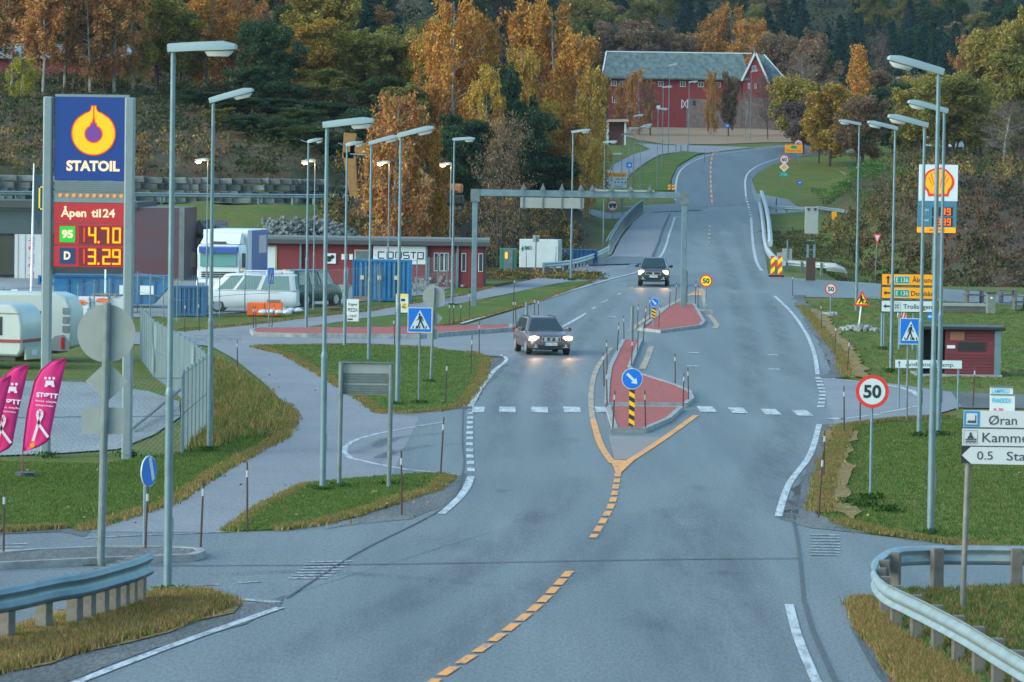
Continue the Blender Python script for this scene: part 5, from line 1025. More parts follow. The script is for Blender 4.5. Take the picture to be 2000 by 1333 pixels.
for pn,y0,lab,num in((pans[0],407,('blyfri','95'),'1.19'),(pans[1],427,('diesel','fri'),'3.39')):
    mb=MB(); text(mb,lab[0],X(1804.5),z(y0+5.5),4.2/k,-.108,bold=.02,width=12/k); text(mb,lab[1],X(1804.5),z(y0+13),4/k,-.108,bold=.02,width=5/k); mb.build('lettering',SWHITE,pn)
    mb=MB(); mb.b2((X(1823),-.106,z(y0+15.5)),(X(1864),-.101,z(y0-1.5))); dw=mb.build('display_window',BLACK,pn); mb=MB()
    if num=='1.19': mb.b2((X(1828),-.118,z(y0+12.5)),(X(1832.4),-.107,z(y0))); mb.b2((X(1846.5),-.118,z(y0+13)),(X(1849.6),-.107,z(y0))); seg(mb,'9',1853,y0+1,5,11,2.2,-.118,z,1) if False else None
    def sg(ch,x0_): 
        L={'a':(0,0,1,0),'b':(1,0,1,.5),'c':(1,.5,1,1),'d':(0,1,1,1),'e':(0,.5,0,1),'f':(0,0,0,.5),'g':(0,.5,1,.5)}
        for s_ in SEG[ch]: u0,v0,u1,v1=L[s_]; mb.b2((X(x0_+u0*5.4)-.035,-.118-.0005*(ord(s_)-96),z(y0+1+v1*11.5)-.035),(X(x0_+u1*5.4)+.035,-.107,z(y0+1+v0*11.5)+.035))
    if num=='1.19': sg('9',1853)
    else: sg('3',1834); sg('3',1844); sg('9',1853.5)
    mb.disc(X(1841.5),z(y0+12.5),.045,-.119,-.107,n=8); mb.build('display_text',LS,dw)
# ================================================================ beach flags
PINK=M('pink_cloth',(.72,.02,.20),.7,var=.12,scale=2); PWH=M('flag_white',(.75,.62,.72),.7)
def flag(px,pb,top,lb,wpx,dx=0,txt=True):
    p=P(px,pb); k=kk(p); r=thing('beach_flag',p,lb,'flag','pink feather flags'); H_=hgt(p,px,top); W_=wpx/k
    # feather outline: pole side at the lower left, curved tip to the right
    L=[(0,.62),(.02,.9),(W_*.1,H_*.55),(W_*.26,H_*.80),(W_*.42,H_*.90),(W_*.66,H_*.97),(W_*1.0,H_)]
    Rr=[(W_*1.0,H_*.985),(W_*.92,H_*.85),(W_*.78,H_*.62),(W_*.66,H_*.38),(W_*.62,H_*.30),(W_*.3,H_*.24),(.02,.60)]
    n=24; mb=MB(); vs=[]; 
    lz=[q[1] for q in L]; lx=[q[0] for q in L]; rz=[q[1] for q in Rr][::-1]; rx=[q[0] for q in Rr][::-1]
    for i in range(n+1):
        zz=.62+(H_-.62)*i/n; xa=np.interp(zz,lz,lx); xb=max(xa+.004,np.interp(zz,rz,rx))
        for j in range(7):
            t=j/6; vs.append((xa+(xb-xa)*t, .05*math.sin(t*5+zz*1.3)*t, zz))
    mb.add(vs,[(i*7+j,i*7+j+1,(i+1)*7+j+1,(i+1)*7+j) for i in range(n) for j in range(6)]); cl=mb.build('cloth',PINK,r,smooth=60,fixn=False)
    s_=cl.modifiers.new('s','SOLIDIFY'); s_.thickness=.008
    mb=MB(); mb.tube([(-.02,.0,.1)]+[(a-.012,0,b) for a,b in L],.016,6); mb.build('pole',M('flag_pole_dark',(.25,.02,.09),.5),r)
    mb=MB(); mb.tube([(-.02,0,.05),(-.02,0,.64)],.012,6); mb.build('lower_pole',GALV,r)
    mb=MB(); mb.wheel((0,0,.05),.25,.09,n=20); b=mb.build('foot',M('flag_foot',(.02,.035,.045),.5),r); b.rotation_euler=(0,R(90),0)
    b.location=(0,0,.06)
    if txt:
        mb=MB(); ang=R(-4)
        text(mb,'STØTT',W_*.30,H_*.675,8.5/k,-.07,bold=.05,width=W_*.52,rot=ang); text(mb,'Rosa sløyfe',W_*.29,H_*.635,3.6/k,-.07,bold=.01,width=W_*.5,rot=ang); text(mb,'aksjonen',W_*.29,H_*.60,3.6/k,-.07,bold=.01,width=W_*.42,rot=ang); mb.build('lettering',PWH,cl)
        mb=MB(); c0=(W_*.62,H_*.79)
        mb.b2((c0[0]-.1,-.072,c0[1]-.05),(c0[0]+.1,-.068,c0[1]+.06)); 
        for a in(-.1,0,.1): mb.disc(c0[0]+a,c0[1]+.12,.035,-.072,-.068,n=8)
        mb.b2((c0[0]-.12,-.073,c0[1]-.09),(c0[0]-.05,-.069,c0[1]-.04)); mb.b2((c0[0]+.05,-.073,c0[1]-.09),(c0[0]+.12,-.069,c0[1]-.04)); mb.build('car_symbol',PWH,cl)
        mb=MB(); c=(W_*.40,H_*.5); pts=[(c[0]-.17,H_*.30),(c[0]-.05,H_*.44),(c[0]+.05,H_*.52),(c[0]+.04,H_*.555),(c[0]-.03,H_*.56),(c[0]-.07,H_*.53),(c[0]-.02,H_*.44),(c[0]+.20,H_*.335)]
        for (a0,b0),(a1,b1) in zip(pts,pts[1:]):
            d=Vector((a1-a0,b1-b0)); nn=Vector((-d.y,d.x)).normalized()*.032; mb.prism([(a0+nn.x,b0+nn.y),(a0-nn.x,b0-nn.y),(a1-nn.x,b1-nn.y),(a1+nn.x,b1+nn.y)],-.075,-.071)
        mb.build('ribbon_symbol',PWH,cl)
        mb=MB(); mb.disc(W_*.22,H_*.26+.02,.06,-.072,-.068,n=14); mb.build('badge',SORA,cl)
    return r
flag(45,931,699,'pink feather flag with white ribbon, upright beside the pylon leg',82)
flag(-28,942,711,'pink feather flag cut by the left edge, behind the upright one',82)
flag(-62,948,733,'lowest pink feather flag, mostly outside the left edge',82,txt=False)
# white flagpole with limp dark flag
p=at(63,214); r=thing('flagpole',p,'white flagpole with a limp dark flag before the glazed shop','flagpole'); z=lambda y:hgt(p,63,y); k=kk(p)
mb=MB(); mb.tube([(0,0,0),(3/k,0,z(320))],[.085,.04],8); mb.build('pole',WPAINT,r); mb=MB(); mb.prism([(3/k,z(337)),(20/k,z(344)),(21/k,z(400)),(14/k,z(450)),(6/k,z(420))],-.03,.02); fl=mb.build('dark_flag',M('flag_navy',(.02,.05,.08),.8),r)
mb=MB(); [mb.b2((a/k,-.04,z(d)),(b/k,-.031,z(c))) for a,b,c,d in((13,24,364,367),(13,16,364,410),(13,24,407,410))]; mb.build('yellow_square',SYEL,fl)
p=at(208,212); r=thing('flagpole',p,'plain white pole behind the pylon','flagpole'); mb=MB(); mb.tube([(0,0,0),(0,0,hgt(p,208,520))],.05,8); mb.build('pole',WPAINT,r)
# ================================================================ vehicles (local frame: front towards -Y)
GLASS=M('car_glass',(.02,.035,.04),.08,spec=.8); TYRE=M('tyre',(.015,.015,.016),.8); RIM=M('wheel_rim',(.35,.36,.38),.35,.6); CHROME=M('chrome',(.6,.62,.65),.2,.9)
HEADL=M('headlight_glow',(1,.7,.4),.4,emit=(1,.42,.16),es=2.6); HEADC=M('headlight_core',(1,.9,.7),.4,emit=(1,.72,.42),es=6); PLATE=M('number_plate',(.6,.62,.64),.4); TAIL=M('tail_lamp',(.4,.01,.01),.3)
INT=M('cabin_dark',(.02,.018,.017),.8)
def body_mesh(st,n=5):
    """st: (y, halfwidth, zbottom, zshoulder, crown)"""
    rings=[]
    for y,w_,zb,zt,cr in st:
        h=zt-zb
        half=[(w_*.86,zb),(w_*.97,zb+h*.12),(w_,zb+h*.45),(w_*.985,zb+h*.75),(w_*.93,zt-h*.03),(w_*.80,zt+cr*.35),(w_*.4,zt+cr*.85),(0,zt+cr)]
        rings.append([(x,y,z) for x,z in half]+[(-x,y,z) for x,z in half[-2::-1]])
    mb=MB(); mb.loft(rings); return mb
def wheelset(root,ys,xw,r,wd=.22):
    for y in ys:
        for sx in(-1,1):
            w_=thing('wheel',(0,0,0),None,None); del_=w_; w_.parent=root; w_.location=(sx*xw,y,r)
            mb=MB(); mb.wheel((0,0,0),r,wd,n=22); mb.build('tyre',TYRE,w_,bevel=.02); mb=MB(); mb.wheel((sx*.02,0,0),r*.66,wd,n=16); mb.build('rim',RIM,w_)
            mb=MB(); [mb.box((sx*(wd/2+.024),math.cos(a)*r*.34,math.sin(a)*r*.34),(.012,.05,r*.6),rx=a+math.pi/2 if False else 0) for a in()] if False else None
def greenhouse(root,paint,belt,roof,pts,pillars=(),name='roof',glass=None):
    glass=glass or GLASS
    """belt/roof: (yfront,yrear,halfwidth,z)"""
    yf0,yr0,w0,z0=belt; yf1,yr1,w1,z1=roof
    def ring(t,extra=0):
        yf=yf0+(yf1-yf0)*t; yr=yr0+(yr1-yr0)*t; w_=w0+(w1-w0)*t; z=z0+(z1-z0)*t; c=.12
        return [(w_-c*.6,yf-extra,z),(w_,yf+c*2,z),(w_,yr-c*1.5,z),(w_-c,yr,z),(-w_+c,yr,z),(-w_,yr-c*1.5,z),(-w_,yf+c*2,z),(-w_+c*.6,yf-extra,z)]
    mb=MB(); r0,r1=ring(0,.0),ring(1,.05); top=[(x*.9,(yf1+yr1)/2+(y-(yf1+yr1)/2)*.92,z+.045) for x,y,z in r1]
    mb.loft([r0,r1,top]); mb.build(name,paint,root,smooth=50)
    # windscreen, side panes, rear pane as thin sheets just proud of the shell
    def pane(a,b,c,d,nm,ins=.06,push=.014):
        a,b,c,d=map(Vector,(a,b,c,d)); ce=(a+b+c+d)/4; n=(b-a).cross(d-a).normalized()
        if n.dot(ce-Vector((0,(yf0+yr0)/2,(z0+z1)/2)))<0: n=-n
        q=[ce+(v-ce)*(1-ins)+n*push for v in(a,b,c,d)]; q2=[v-n*.02 for v in q]
        mb=MB(); mb.add(q+q2,[(0,1,2,3),(7,6,5,4),(0,1,5,4),(1,2,6,5),(2,3,7,6),(3,0,4,7)]); mb.build(nm,glass,root)
    R0,R1=ring(0,.0),ring(1,.05)
    pane(R0[7],R0[0],R1[0],R1[7],'windscreen',.08); pane(R0[3],R0[4],R1[4],R1[3],'rear_window',.14)
    for s_,(i,j) in((1,(1,2)),(-1,(6,5))):
        A0,B0,A1,B1=map(Vector,(R0[i],R0[j],R1[i],R1[j])); cuts=[0]+list(pillars)+[1]
        for a,b in zip(cuts,cuts[1:]): pane(A0.lerp(B0,a+.012),A0.lerp(B0,b-.012),A1.lerp(B1,b-.012),A1.lerp(B1,a+.012),'side_window',.1)
def front_kit(root,w_,yf,zh,kind):
    for sx in(-1,1):
        hl=thing('headlight',(0,0,0),None,None); hl.parent=root; hl.location=(sx*w_*.76,yf+.06,zh)
        mb=MB(); mb.prism([(-.20,-.08),(.20,-.05),(.22,.07),(.06,.11),(-.17,.08)] if kind=='estate' else [(-.17,-.13),(.15,-.13),(.19,.0),(.16,.13),(-.15,.13)],-.03,.06); mb.build('lamp_glass',HEADL,hl,rz=0)
        if sx<0: pass
        mb=MB(); mb.disc(0,.0,.075 if kind=='estate' else .10,-.06,-.032,n=18,sx=1.5 if kind=='estate' else 1); mb.build('lamp_core',HEADC,hl)
        ld=bpy.data.lights.new('headlight_beam','SPOT'); ld.energy=45; ld.color=(1,.55,.25); ld.spot_size=R(40); ld.spot_blend=.8; ld.shadow_soft_size=.08
        lo=bpy.data.objects.new('headlight_beam',ld); COL.objects.link(lo); lo.parent=root; lo.location=(sx*w_*.76,yf-.12,zh); lo.rotation_euler=(R(86),0,R(180)*0+math.pi)
    return
def car(p,rz,kind,paint,label,group=None):
    r=thing('estate_car' if kind=='estate' else 'parked_car' if kind=='dark' else 'off_road_car',p,label,'car',group,rz)
    if kind=='estate':
        st=[(-2.36,.62,.32,.60,.02),(-2.30,.80,.22,.68,.03),(-2.1,.90,.20,.78,.06),(-1.5,.93,.2,.90,.07),(-.95,.93,.2,.97,.05),(.2,.93,.22,.98,.0),(1.6,.93,.22,1.0,.0),(2.25,.88,.24,.98,.0),(2.4,.78,.35,.9,.0)]
        bo=body_mesh(st).build('body',paint,r,smooth=75); ss=bo.modifiers.new('round','SUBSURF'); ss.levels=1; ss.render_levels=2; greenhouse(r,paint,(-1.05,2.28,.84,.96),(-.30,1.95,.62,1.47),None,(.33,.66)); wr,xw,ys,W_,zh,yf=.33,.80,(-1.45,1.35),.93,.69,-2.30
        gz,gh,gw=.66,.17,.38
    else:
        st=[(-2.34,.75,.40,.80,.02),(-2.26,.90,.30,.90,.03),(-2.0,.95,.27,.98,.05),(-1.4,.965,.27,1.06,.05),(-.95,.965,.27,1.12,.04),(.2,.965,.28,1.13,0),(1.7,.965,.28,1.13,0),(2.3,.93,.32,1.08,0),(2.38,.85,.42,1.0,0)]
        bo=body_mesh(st).build('body',paint,r,smooth=75); ss=bo.modifiers.new('round','SUBSURF'); ss.levels=1; ss.render_levels=2; greenhouse(r,paint,(-1.0,2.25,.87,1.11),(-.35,2.0,.67,1.66),None,(.33,.66)); wr,xw,ys,W_,zh,yf=.37,.82,(-1.4,1.45),.965,.84,-2.28
        gz,gh,gw=.80,.17,.46
    wheelset(r,ys,xw,wr)
    if kind!='dark': front_kit(r,W_,yf-.02,zh,kind)
    gy=yf-.085
    mb=MB(); mb.prism([(-gw,gz-gh/2),(gw,gz-gh/2),(gw*1.08,gz+gh/2),(-gw*1.08,gz+gh/2)],gy,gy+.2); g=mb.build('grille',BLACK,r)
    mb=MB(); [mb.b2((-gw,gy-.012,gz+dz-.012),(gw,gy-.002,gz+dz+.012)) for dz in(-gh*.5,gh*.5)]; [mb.b2((sx*gw-.015,gy-.013,gz-gh/2),(sx*gw+.015,gy-.003,gz+gh/2)) for sx in(-1,1)]
    if kind=='estate': mb.prism([(-gw*.8,gz-gh*.4),(-gw*.7,gz-gh*.4),(gw*.8,gz+gh*.4),(gw*.7,gz+gh*.4)],gy-.014,gy-.004)
    mb.build('grille_trim',CHROME,g); mb=MB(); mb.disc(0,gz,.06,gy-.022,gy-.015,n=16); mb.build('badge',CHROME,g)
    if kind=='estate':
        for sx in(-1,1): mb=MB(); mb.disc(sx*gw*.62,gz,.075,gy-.05,gy-.01,n=16); mb.build('auxiliary_lamp',CHROME,r)
    mb=MB(); mb.b2((-.26,gy-.02,gz-gh*.5-.17),(.26,gy-.0,gz-gh*.5-.05)); pl=mb.build('number_plate',PLATE,r); mb=MB(); mb.b2((-.26,gy-.024,gz-gh*.5-.17),(-.21,gy-.021,gz-gh*.5-.05)); mb.build('blue_band',SBLUE,pl)
    mb=MB(); text(mb,'AX 72019' if False else 'AX 79051',-.18,gz-gh*.5-.145,.075,gy-.026,width=.4); mb.build('lettering',SBLACK,pl)
    mb=MB(); mb.b2((-.55,gy+.0,.27),(.55,gy+.2,.42)); mb.build('lower_intake',BLACK,r)
    for sx in(-1,1):
        mb=MB(); mb.b2((sx*.48,gy+.0,.31 if kind=='estate' else .42),(sx*.72,gy+.1,.345 if kind=='estate' else .46)); mb.build('bumper_trim',CHROME,r)
        mb=MB(); mb.disc(sx*.63,.40 if kind=='estate' else .52,.05,gy+.02,gy+.1,n=14); mb.build('fog_lamp',CHROME,r)
        mz=1.02 if kind=='estate' else 1.2; mb=MB(); mb.loft([[(sx*(W_-.06),-.78,mz-.05),(sx*(W_-.06),-.70,mz-.05),(sx*(W_-.06),-.70,mz+.03),(sx*(W_-.06),-.78,mz+.03)],[(sx*(W_+.06),-.84,mz-.09),(sx*(W_+.06),-.70,mz-.09),(sx*(W_+.06),-.70,mz+.09),(sx*(W_+.06),-.84,mz+.09)],[(sx*(W_+.20),-.80,mz-.07),(sx*(W_+.20),-.70,mz-.07),(sx*(W_+.20),-.70,mz+.07),(sx*(W_+.20),-.80,mz+.07)]]); mb.build('wing_mirror',paint if kind=='estate' else BLACK,r,bevel=.01)
        zr_=1.54 if kind=='estate' else 1.74; mb=MB(); mb.tube([(sx*.55,-.2,zr_-.05),(sx*.55,-.1,zr_),(sx*.55,1.7,zr_),(sx*.55,1.85,zr_-.06)],.02,6); mb.build('roof_rail',CHROME if kind!='estate' else BLACK,r)
        mb=MB(); mb.b2((sx*(W_-.20),2.30,.75),(sx*(W_-.08),2.36,1.0)); mb.build('tail_lamp',TAIL,r)
    return r
CARB=M('paint_bronze',(.17,.125,.135),.25,.65,spec=.7); CARG=M('paint_graphite',(.05,.065,.068),.25,.6,spec=.7)
p=P(1063,694,HR); p.y+=2.0; p.z=float(zr(p.y)); p.x-=.1
car(p,R(9),'estate',CARB,'dark bronze estate car with headlights on, nearest vehicle on the road')
p=P(1279,560,HR); p.y+=2.0; p.z=float(zr(p.y))
car(p,R(-3),'suv',CARG,'black off road car with headlights on, coming off the bridge')
# white van, side on, nose to the left
def van():
    p=P(489,610); r=thing('delivery_van',p,'silver white van with roof rack and orange beacons, parked side on behind the orange block','van',None,R(-90)+R(-3)); W_=.88
    pt=M('van_silver',(.56,.58,.61),.4,.0,var=.04)
    st=[(-2.44,.70,.36,.70,.03),(-2.38,.82,.26,.88,.06),(-2.2,.86,.24,1.0,.06),(-1.9,W_,.24,1.14,.03),(-1.2,W_,.24,1.19,.0),(.5,W_,.25,1.15,0),(2.2,W_,.26,1.15,0),(2.44,.82,.35,1.1,0)]
    body_mesh(st).build('body',pt,r,smooth=42); greenhouse(r,pt,(-1.98,2.42,.86,1.14),(-1.18,2.33,.80,1.93),None,(.24,.56),glass=M('van_glass',(.09,.16,.17),.12,spec=.8)); wheelset(r,(-1.6,1.35),.76,.34)
    mb=MB(); [mb.tube([(sx*.6,-.3,2.13),(sx*.6,2.0,2.13)],.025,6) for sx in(-1,1)]; [mb.tube([(-.62,y,2.13),(.62,y,2.13)],.02,6) for y in(-.3,.5,1.3,2.0)]; [mb.tube([(sx*.6,y,1.86),(sx*.6,y,2.13)],.02,5) for sx in(-1,1) for y in(-.1,.9,1.8)]; [mb.tube([(-.3+.35*i,-.35,2.02),(-.3+.35*i,2.1,2.02)],.035,6) for i in range(3)]; mb.build('roof_rack',M('rack_alloy',(.55,.56,.58),.4,.5),r)
    for y in(-.45,1.75): mb=MB(); mb.tube([(0,y,2.13),(0,y,2.16),(0,y,2.22)],[.09,.09,.04],10); mb.build('beacon',M('beacon_amber',(.9,.35,.02),.4),r)
    mb=MB(); mb.b2((-W_-.02,-1.3,.62),(-W_+.0,2.3,.68)); mb.build('side_moulding',M('moulding_grey',(.3,.31,.33),.5),r)
    mb=MB(); mb.b2((-W_-.09,-1.36,1.1),(-W_+.02,-1.2,1.3)); mb.build('wing_mirror',BLACK,r)
    for yy_ in(-.25,.75): mb=MB(); mb.b2((-W_-.012,yy_-.008,.4),(-W_+.0,yy_+.008,1.12)); mb.build('door_gap',BLACK,r)
    mb=MB(); mb.b2((-W_-.015,-2.0+4.3,.8),(-W_+.05,-2.0+4.4,1.1)); mb.build('tail_lamp',TAIL,r)
    mb=MB(); vs0=MB(); text(mb,'Elektro',0,0,.14,0,bold=.01,width=.6)
    me=mb; me.v=[(-W_-.02,-.9+v[0],.86+v[2]) for v in mb.v]; me.build('lettering',SBLACK,r)
van()
# dark van behind
p=P(598,598); r=thing('minibus',p,'dark green minibus facing away behind the white van','van',None,R(150)); dp=M('paint_dark_teal',(.03,.06,.065),.3,.4)
st=[(-2.3,.8,.3,.9,.03),(-2.1,.93,.27,1.05,.05),(-1.5,.95,.27,1.15,.02),(.5,.95,.27,1.16,0),(2.3,.95,.3,1.15,0),(2.42,.88,.4,1.1,0)]
body_mesh(st).build('body',dp,r,smooth=42); greenhouse(r,dp,(-1.5,2.38,.9,1.13),(-.8,2.25,.8,1.9),None,(.33,.66)); wheelset(r,(-1.5,1.4),.82,.36)
for sx in(-1,1): mb=MB(); mb.b2((sx*.93,2.36,.8),(sx*.80,2.44,1.15)); mb.build('tail_lamp',TAIL,r)
# box truck, front on
def truck():
    p=P(432,582); r=thing('box_truck',p,'white box truck with a blue sun visor and teal windscreen, parked before the red cabins','truck',None,R(-5.5)); TW=M('truck_white',(.58,.62,.64),.4,var=.05)
    mb=MB(); mb.loft([[(sx*w_,y,z) for sx,z in((-1,.75),(1,.75),(1,1.9),(1,2.75),(.92,2.95),(-.92,2.95),(-1,2.75),(-1,1.9))] for y,w_ in((-1.0,1.12),(-.8,1.22),(1.1,1.22))]); mb.build('cab',TW,r,smooth=30)
    mb=MB(); mb.b2((-1.26,1.3,1.0),(1.26,8.2,3.75)); mb.build('cargo_box',TW,r,bevel=.04); mb=MB(); mb.b2((1.262,2.6,1.0),(1.275,8.2,3.7)); bx=mb.build('blue_side_panel',M('truck_blue',(.05,.10,.28),.5),r); mb=MB(); mb.b2((1.276,5.0,2.4),(1.285,7.6,3.4)); mb.build('side_poster',M('poster_mauve',(.45,.38,.42),.5),bx)
    mb=MB(); mb.loft([[(-1.1,-.6,2.98),(1.1,-.6,2.98),(1.1,1.1,2.98),(-1.1,1.1,2.98)],[(-1.0,.5,3.55),(1.0,.5,3.55),(1.0,1.15,3.6),(-1.0,1.15,3.6)]]); mb.build('wind_deflector',TW,r)
    mb=MB(); mb.b2((-1.02,-1.10,1.75),(1.02,-1.01,2.55)); mb.build('windscreen',M('truck_glass',(.10,.26,.27),.12,spec=.8),r,bevel=.02)
    mb=MB(); mb.loft([[(-1.1,-1.0,2.55),(1.1,-1.0,2.55),(1.1,-1.0,2.85),(-1.1,-1.0,2.85)],[(-1.05,-1.30,2.50),(1.05,-1.30,2.50),(1.05,-1.26,2.78),(-1.05,-1.26,2.78)]]); mb.build('sun_visor',M('visor_blue',(.01,.05,.25),.3),r)
    mb=MB(); mb.b2((-.55,-.62,3.0),(.35,-.55,3.12)); mb.build('roof_sign',DARK,r)
    mb=MB(); [mb.b2((-.95,-1.06,z_),(.95,-1.01,z_+.07)) for z_ in(1.15,1.27,1.39)]; mb.build('grille',BLACK,r); mb=MB(); mb.b2((-1.22,-1.1,.45),(1.22,-.6,.98)); mb.build('bumper',TW,r,bevel=.05)
    for sx in(-1,1):
        mb=MB(); mb.b2((sx*1.3,-1.05,1.7),(sx*1.5,-.95,2.5)); mb.build('wing_mirror',BLACK,r,bevel=.02); mb=MB(); mb.b2((sx*.75,-1.14,.62),(sx*1.12,-1.09,.85)); mb.build('headlight',CHROME,r)
    wheelset(r,(.1,6.0),1.0,.48,.3)
truck()
# caravans
def caravan(px,pb,rz,L_,lb,stripe,name='caravan',modern=False):
    p=P(px,pb); r=thing(name,p,lb,'caravan',None,rz); CW=M('caravan_white',(.38,.42,.41),.4,var=.06,scale=1.5)
    # side profile along X, extruded in Y (width 2.2)
    h=2.42; h_top=2.0; pr=[(-L_/2,.55),(L_/2-.1,.45),(L_/2+.05,.7),(L_/2+.05,1.6),(L_/2-.05,2.1),(L_/2-.25,h-.12),(L_/2-.5,h),(-L_/2+.5,h),(-L_/2+.05,h-.4)] if not modern else [(-L_/2,.5),(L_/2-.5,.42),(L_/2-.05,.55),(L_/2,1.2),(L_/2-.02,2.0),(L_/2-.25,2.5),(L_/2-.7,2.66),(-L_/2+.5,2.66),(-L_/2,2.3)]
    mb=MB(); mb.prism(pr,-1.1,1.1); mb.build('body',CW,r,bevel=.1,smooth=45); mb=MB(); [mb.b2((L_/2-.9-i*1.3,-1.108,.55),(L_/2-.885-i*1.3,-1.1,h_top)) for i in range(3)]; mb.build('panel_joint',GALVD,r)
    wins=[(-L_/2+.5,-L_/2+1.5),(-.6,.6),(L_/2-1.75,L_/2-.75)] if not modern else [(-L_/2+.6,-.4),(L_/2-1.9,L_/2-1.0)]
    for a,b in wins:
        mb=MB(); mb.b2((a,-1.13,1.25),(b,-1.105,1.95)); f=mb.build('window',BLACK,r,bevel=.03); mb=MB(); mb.b2((a+.08,-1.15,1.33),(b-.08,-1.132,1.87)); mb.build('pane',M('caravan_pane',(.16,.20,.21),.15,spec=.7),f)
    if stripe:
        mb=MB(); mb.b2((-L_/2+.05,-1.125,.98),(L_/2,-1.103,1.1)); mb.b2((L_/2+.055,-1.05,.98),(L_/2+.07,1.05,1.1)); mb.build('red_stripe',M('stripe_maroon',(.22,.02,.03),.5),r)
        mb=MB(); mb.b2((-L_/2+.05,-1.12,2.05),(L_/2-.1,-1.103,2.09)); mb.build('trim_line',GALVD,r)
        mb=MB(); mb.b2((L_/2+.06,-.9,.35),(L_/2+.14,.9,.8)); mb.build('rear_bumper',M('caravan_beige',(.40,.40,.33),.5),r); mb=MB(); mb.b2((L_/2+.145,-.35,.5),(L_/2+.155,.2,.7)); mb.build('number_plate',PLATE,r)
    else:
        mb=MB(); mb.prism([(L_/2-1.0,.42),(L_/2-.9,.75),(L_/2-.65,1.0),(L_/2-.35,1.05),(L_/2-.1,.7),(L_/2-.1,.42)],-1.16,-1.1); mb.build('grey_skirt',M('skirt_grey',(.16,.18,.19),.5),r); mb=MB(); mb.b2((L_/2-.42,-1.19,.5),(L_/2-.30,-1.161,.95)); mb.build('tail_lamp',TAIL,r)
        mb=MB(); [mb.b2((L_/2-.38,-1.14,z_),(L_/2-.12,-1.105,z_+.25)) for z_ in(1.15,1.5,1.85)]; mb.build('vent_louvres',GALVD,r)
    for sx in(-.45,.45): mb=MB(); mb.wheel((sx*0-.1,-1.0+ (0 if sx<0 else 1.9),.32),.32,.2,n=18,axis='Y'); wv=[ (v[0],v[1],v[2]) for v in mb.v]; mb=MB(); mb.disc(-.2,.32,.32,-1.05 if sx<0 else .85,-.85 if sx<0 else 1.05,n=20); mb.build('wheel',TYRE,r)
    mb=MB(); mb.b2((-.5,-.35,h+.01),(.5,.35,h+.09)); mb.build('roof_hatch',CW,r,bevel=.03)
    if modern: mb=MB(); mb.b2((-L_/2-.02,-.9,.3),(L_/2-.6,.9,.55)); mb.build('chassis',DARK,r)
    else: mb=MB(); mb.b2((-L_/2+.3,-.9,.3),(L_/2-.3,.9,.56)); mb.build('chassis',DARK,r)
    return r
caravan(-56,716,R(-14),4.8,'old white caravan with a maroon stripe at the left edge of the lawn',True)
caravan(54,703,R(-6),4.0,'newer white caravan with a grey skirt beside the old striped one',False,modern=True)
# ================================================================ buildings and yard
REDW=M('red_boards',(.19,.026,.032),.75,var=.3,scale=1.5,col2=(.15,.022,.026),stretch=(.3,1,9)); REDB=M('red_barn_boards',(.21,.022,.024),.8,var=.25,scale=1.2,stretch=(6,6,.5))
SLATE=M('barn_roof_slate',(.12,.165,.165),.85,var=.5,scale=.9,col2=(.04,.065,.065),stretch=(1.6,1,.35),detail=8); STONEW=M('whitewashed_stone',(.21,.14,.13),.85,var=.45,scale=1.6,bump=.4); ROOFD=M('dark_roof_felt',(.05,.055,.06),.8); WTRIM=M('white_trim',(.52,.55,.56),.6); PANE=M('window_pane',(.03,.04,.05),.15)
def window(par,x0,x1,z0,z1,y,bars=1,frame=WTRIM,pane=PANE,t=.08):
    mb=MB(); mb.b2((x0,y-.05,z0),(x1,y-.002,z1)); f=mb.build('window',frame,par); 
    mb=MB(); n=bars+1; w_=(x1-x0-t*(n+1))/n
    for i in range(n): a=x0+t+i*(w_+t); mb.b2((a,y-.06,z0+t),(a+w_,y-.051,z1-t))
    mb.build('pane',pane,f); return f
# ---- red cabins with the banner
p=at(560,245,582); r=thing('site_cabins',p,'long low red cabin row with a flat dark roof and a white banner','building'); k=kk(p); X=lambda x:(x-560)/k; z=lambda y:hgt(p,700,y)
zt,zr0=z(476),z(465)
secs=[(408,586,0),(586,722,.15),(722,832,.0),(832,888,.12),(888,948,0)]
for a,b,dy in secs: mb=MB(); mb.b2((X(a)+.02,dy,-.4),(X(b)-.02,6+dy,z(478))); mb.build('wall',REDW,r)
mb=MB(); mb.b2((X(402),-.5,z(478)),(X(955),6.6,z(470))); mb.build('roof',ROOFD,r)
mb=MB(); mb.b2((X(402),-.45,z(470)+.005),(X(955),6.5,z(464.5))); mb.build('roof_edge',M('roof_edge_grey',(.10,.125,.13),.6),r)
mb=MB(); mb.b2((X(728),-.12,z(515)),(X(830),-.04,z(480))); bn=mb.build('banner',M('banner_white',(.56,.60,.63),.5),r)
def consto(m):
    t=.07; zb,zt_=z(504),z(492); H2=zt_-zb; y=-.128; y1=-.121
    W_=lambda a:X(a)
    def bar(x0,z0,x1,z1): m.b2((x0,y,z0),(x1,y1,z1))
    x=737
    def hb(a,b,zz): bar(W_(a),zz-t/2,W_(b),zz+t/2)
    def vb(a,z0,z1): bar(W_(a)-t/2,z0,W_(a)+t/2,z1)
    hb(738,750,zb);hb(738,750,zt_);vb(738,zb,zt_)                       # c
    hb(755,767,zb);hb(755,767,zt_);vb(755,zb,zt_);vb(767,zb,zt_)         # o
    hb(772,783,zt_);vb(772,zb,zt_);vb(783,zb,zt_)                 # n
    hb(787,798,zb);hb(787,798,zt_);hb(787,798,(zb+zt_)/2);vb(787,(zb+zt_)/2,zt_);vb(798,zb,(zb+zt_)/2) # s
    hb(801,812,zt_);vb(806.5,zb,zt_)                                     # t
    hb(815,826,zb);hb(815,826,zt_);vb(815,zb,zt_);vb(826,zb,zt_)         # o
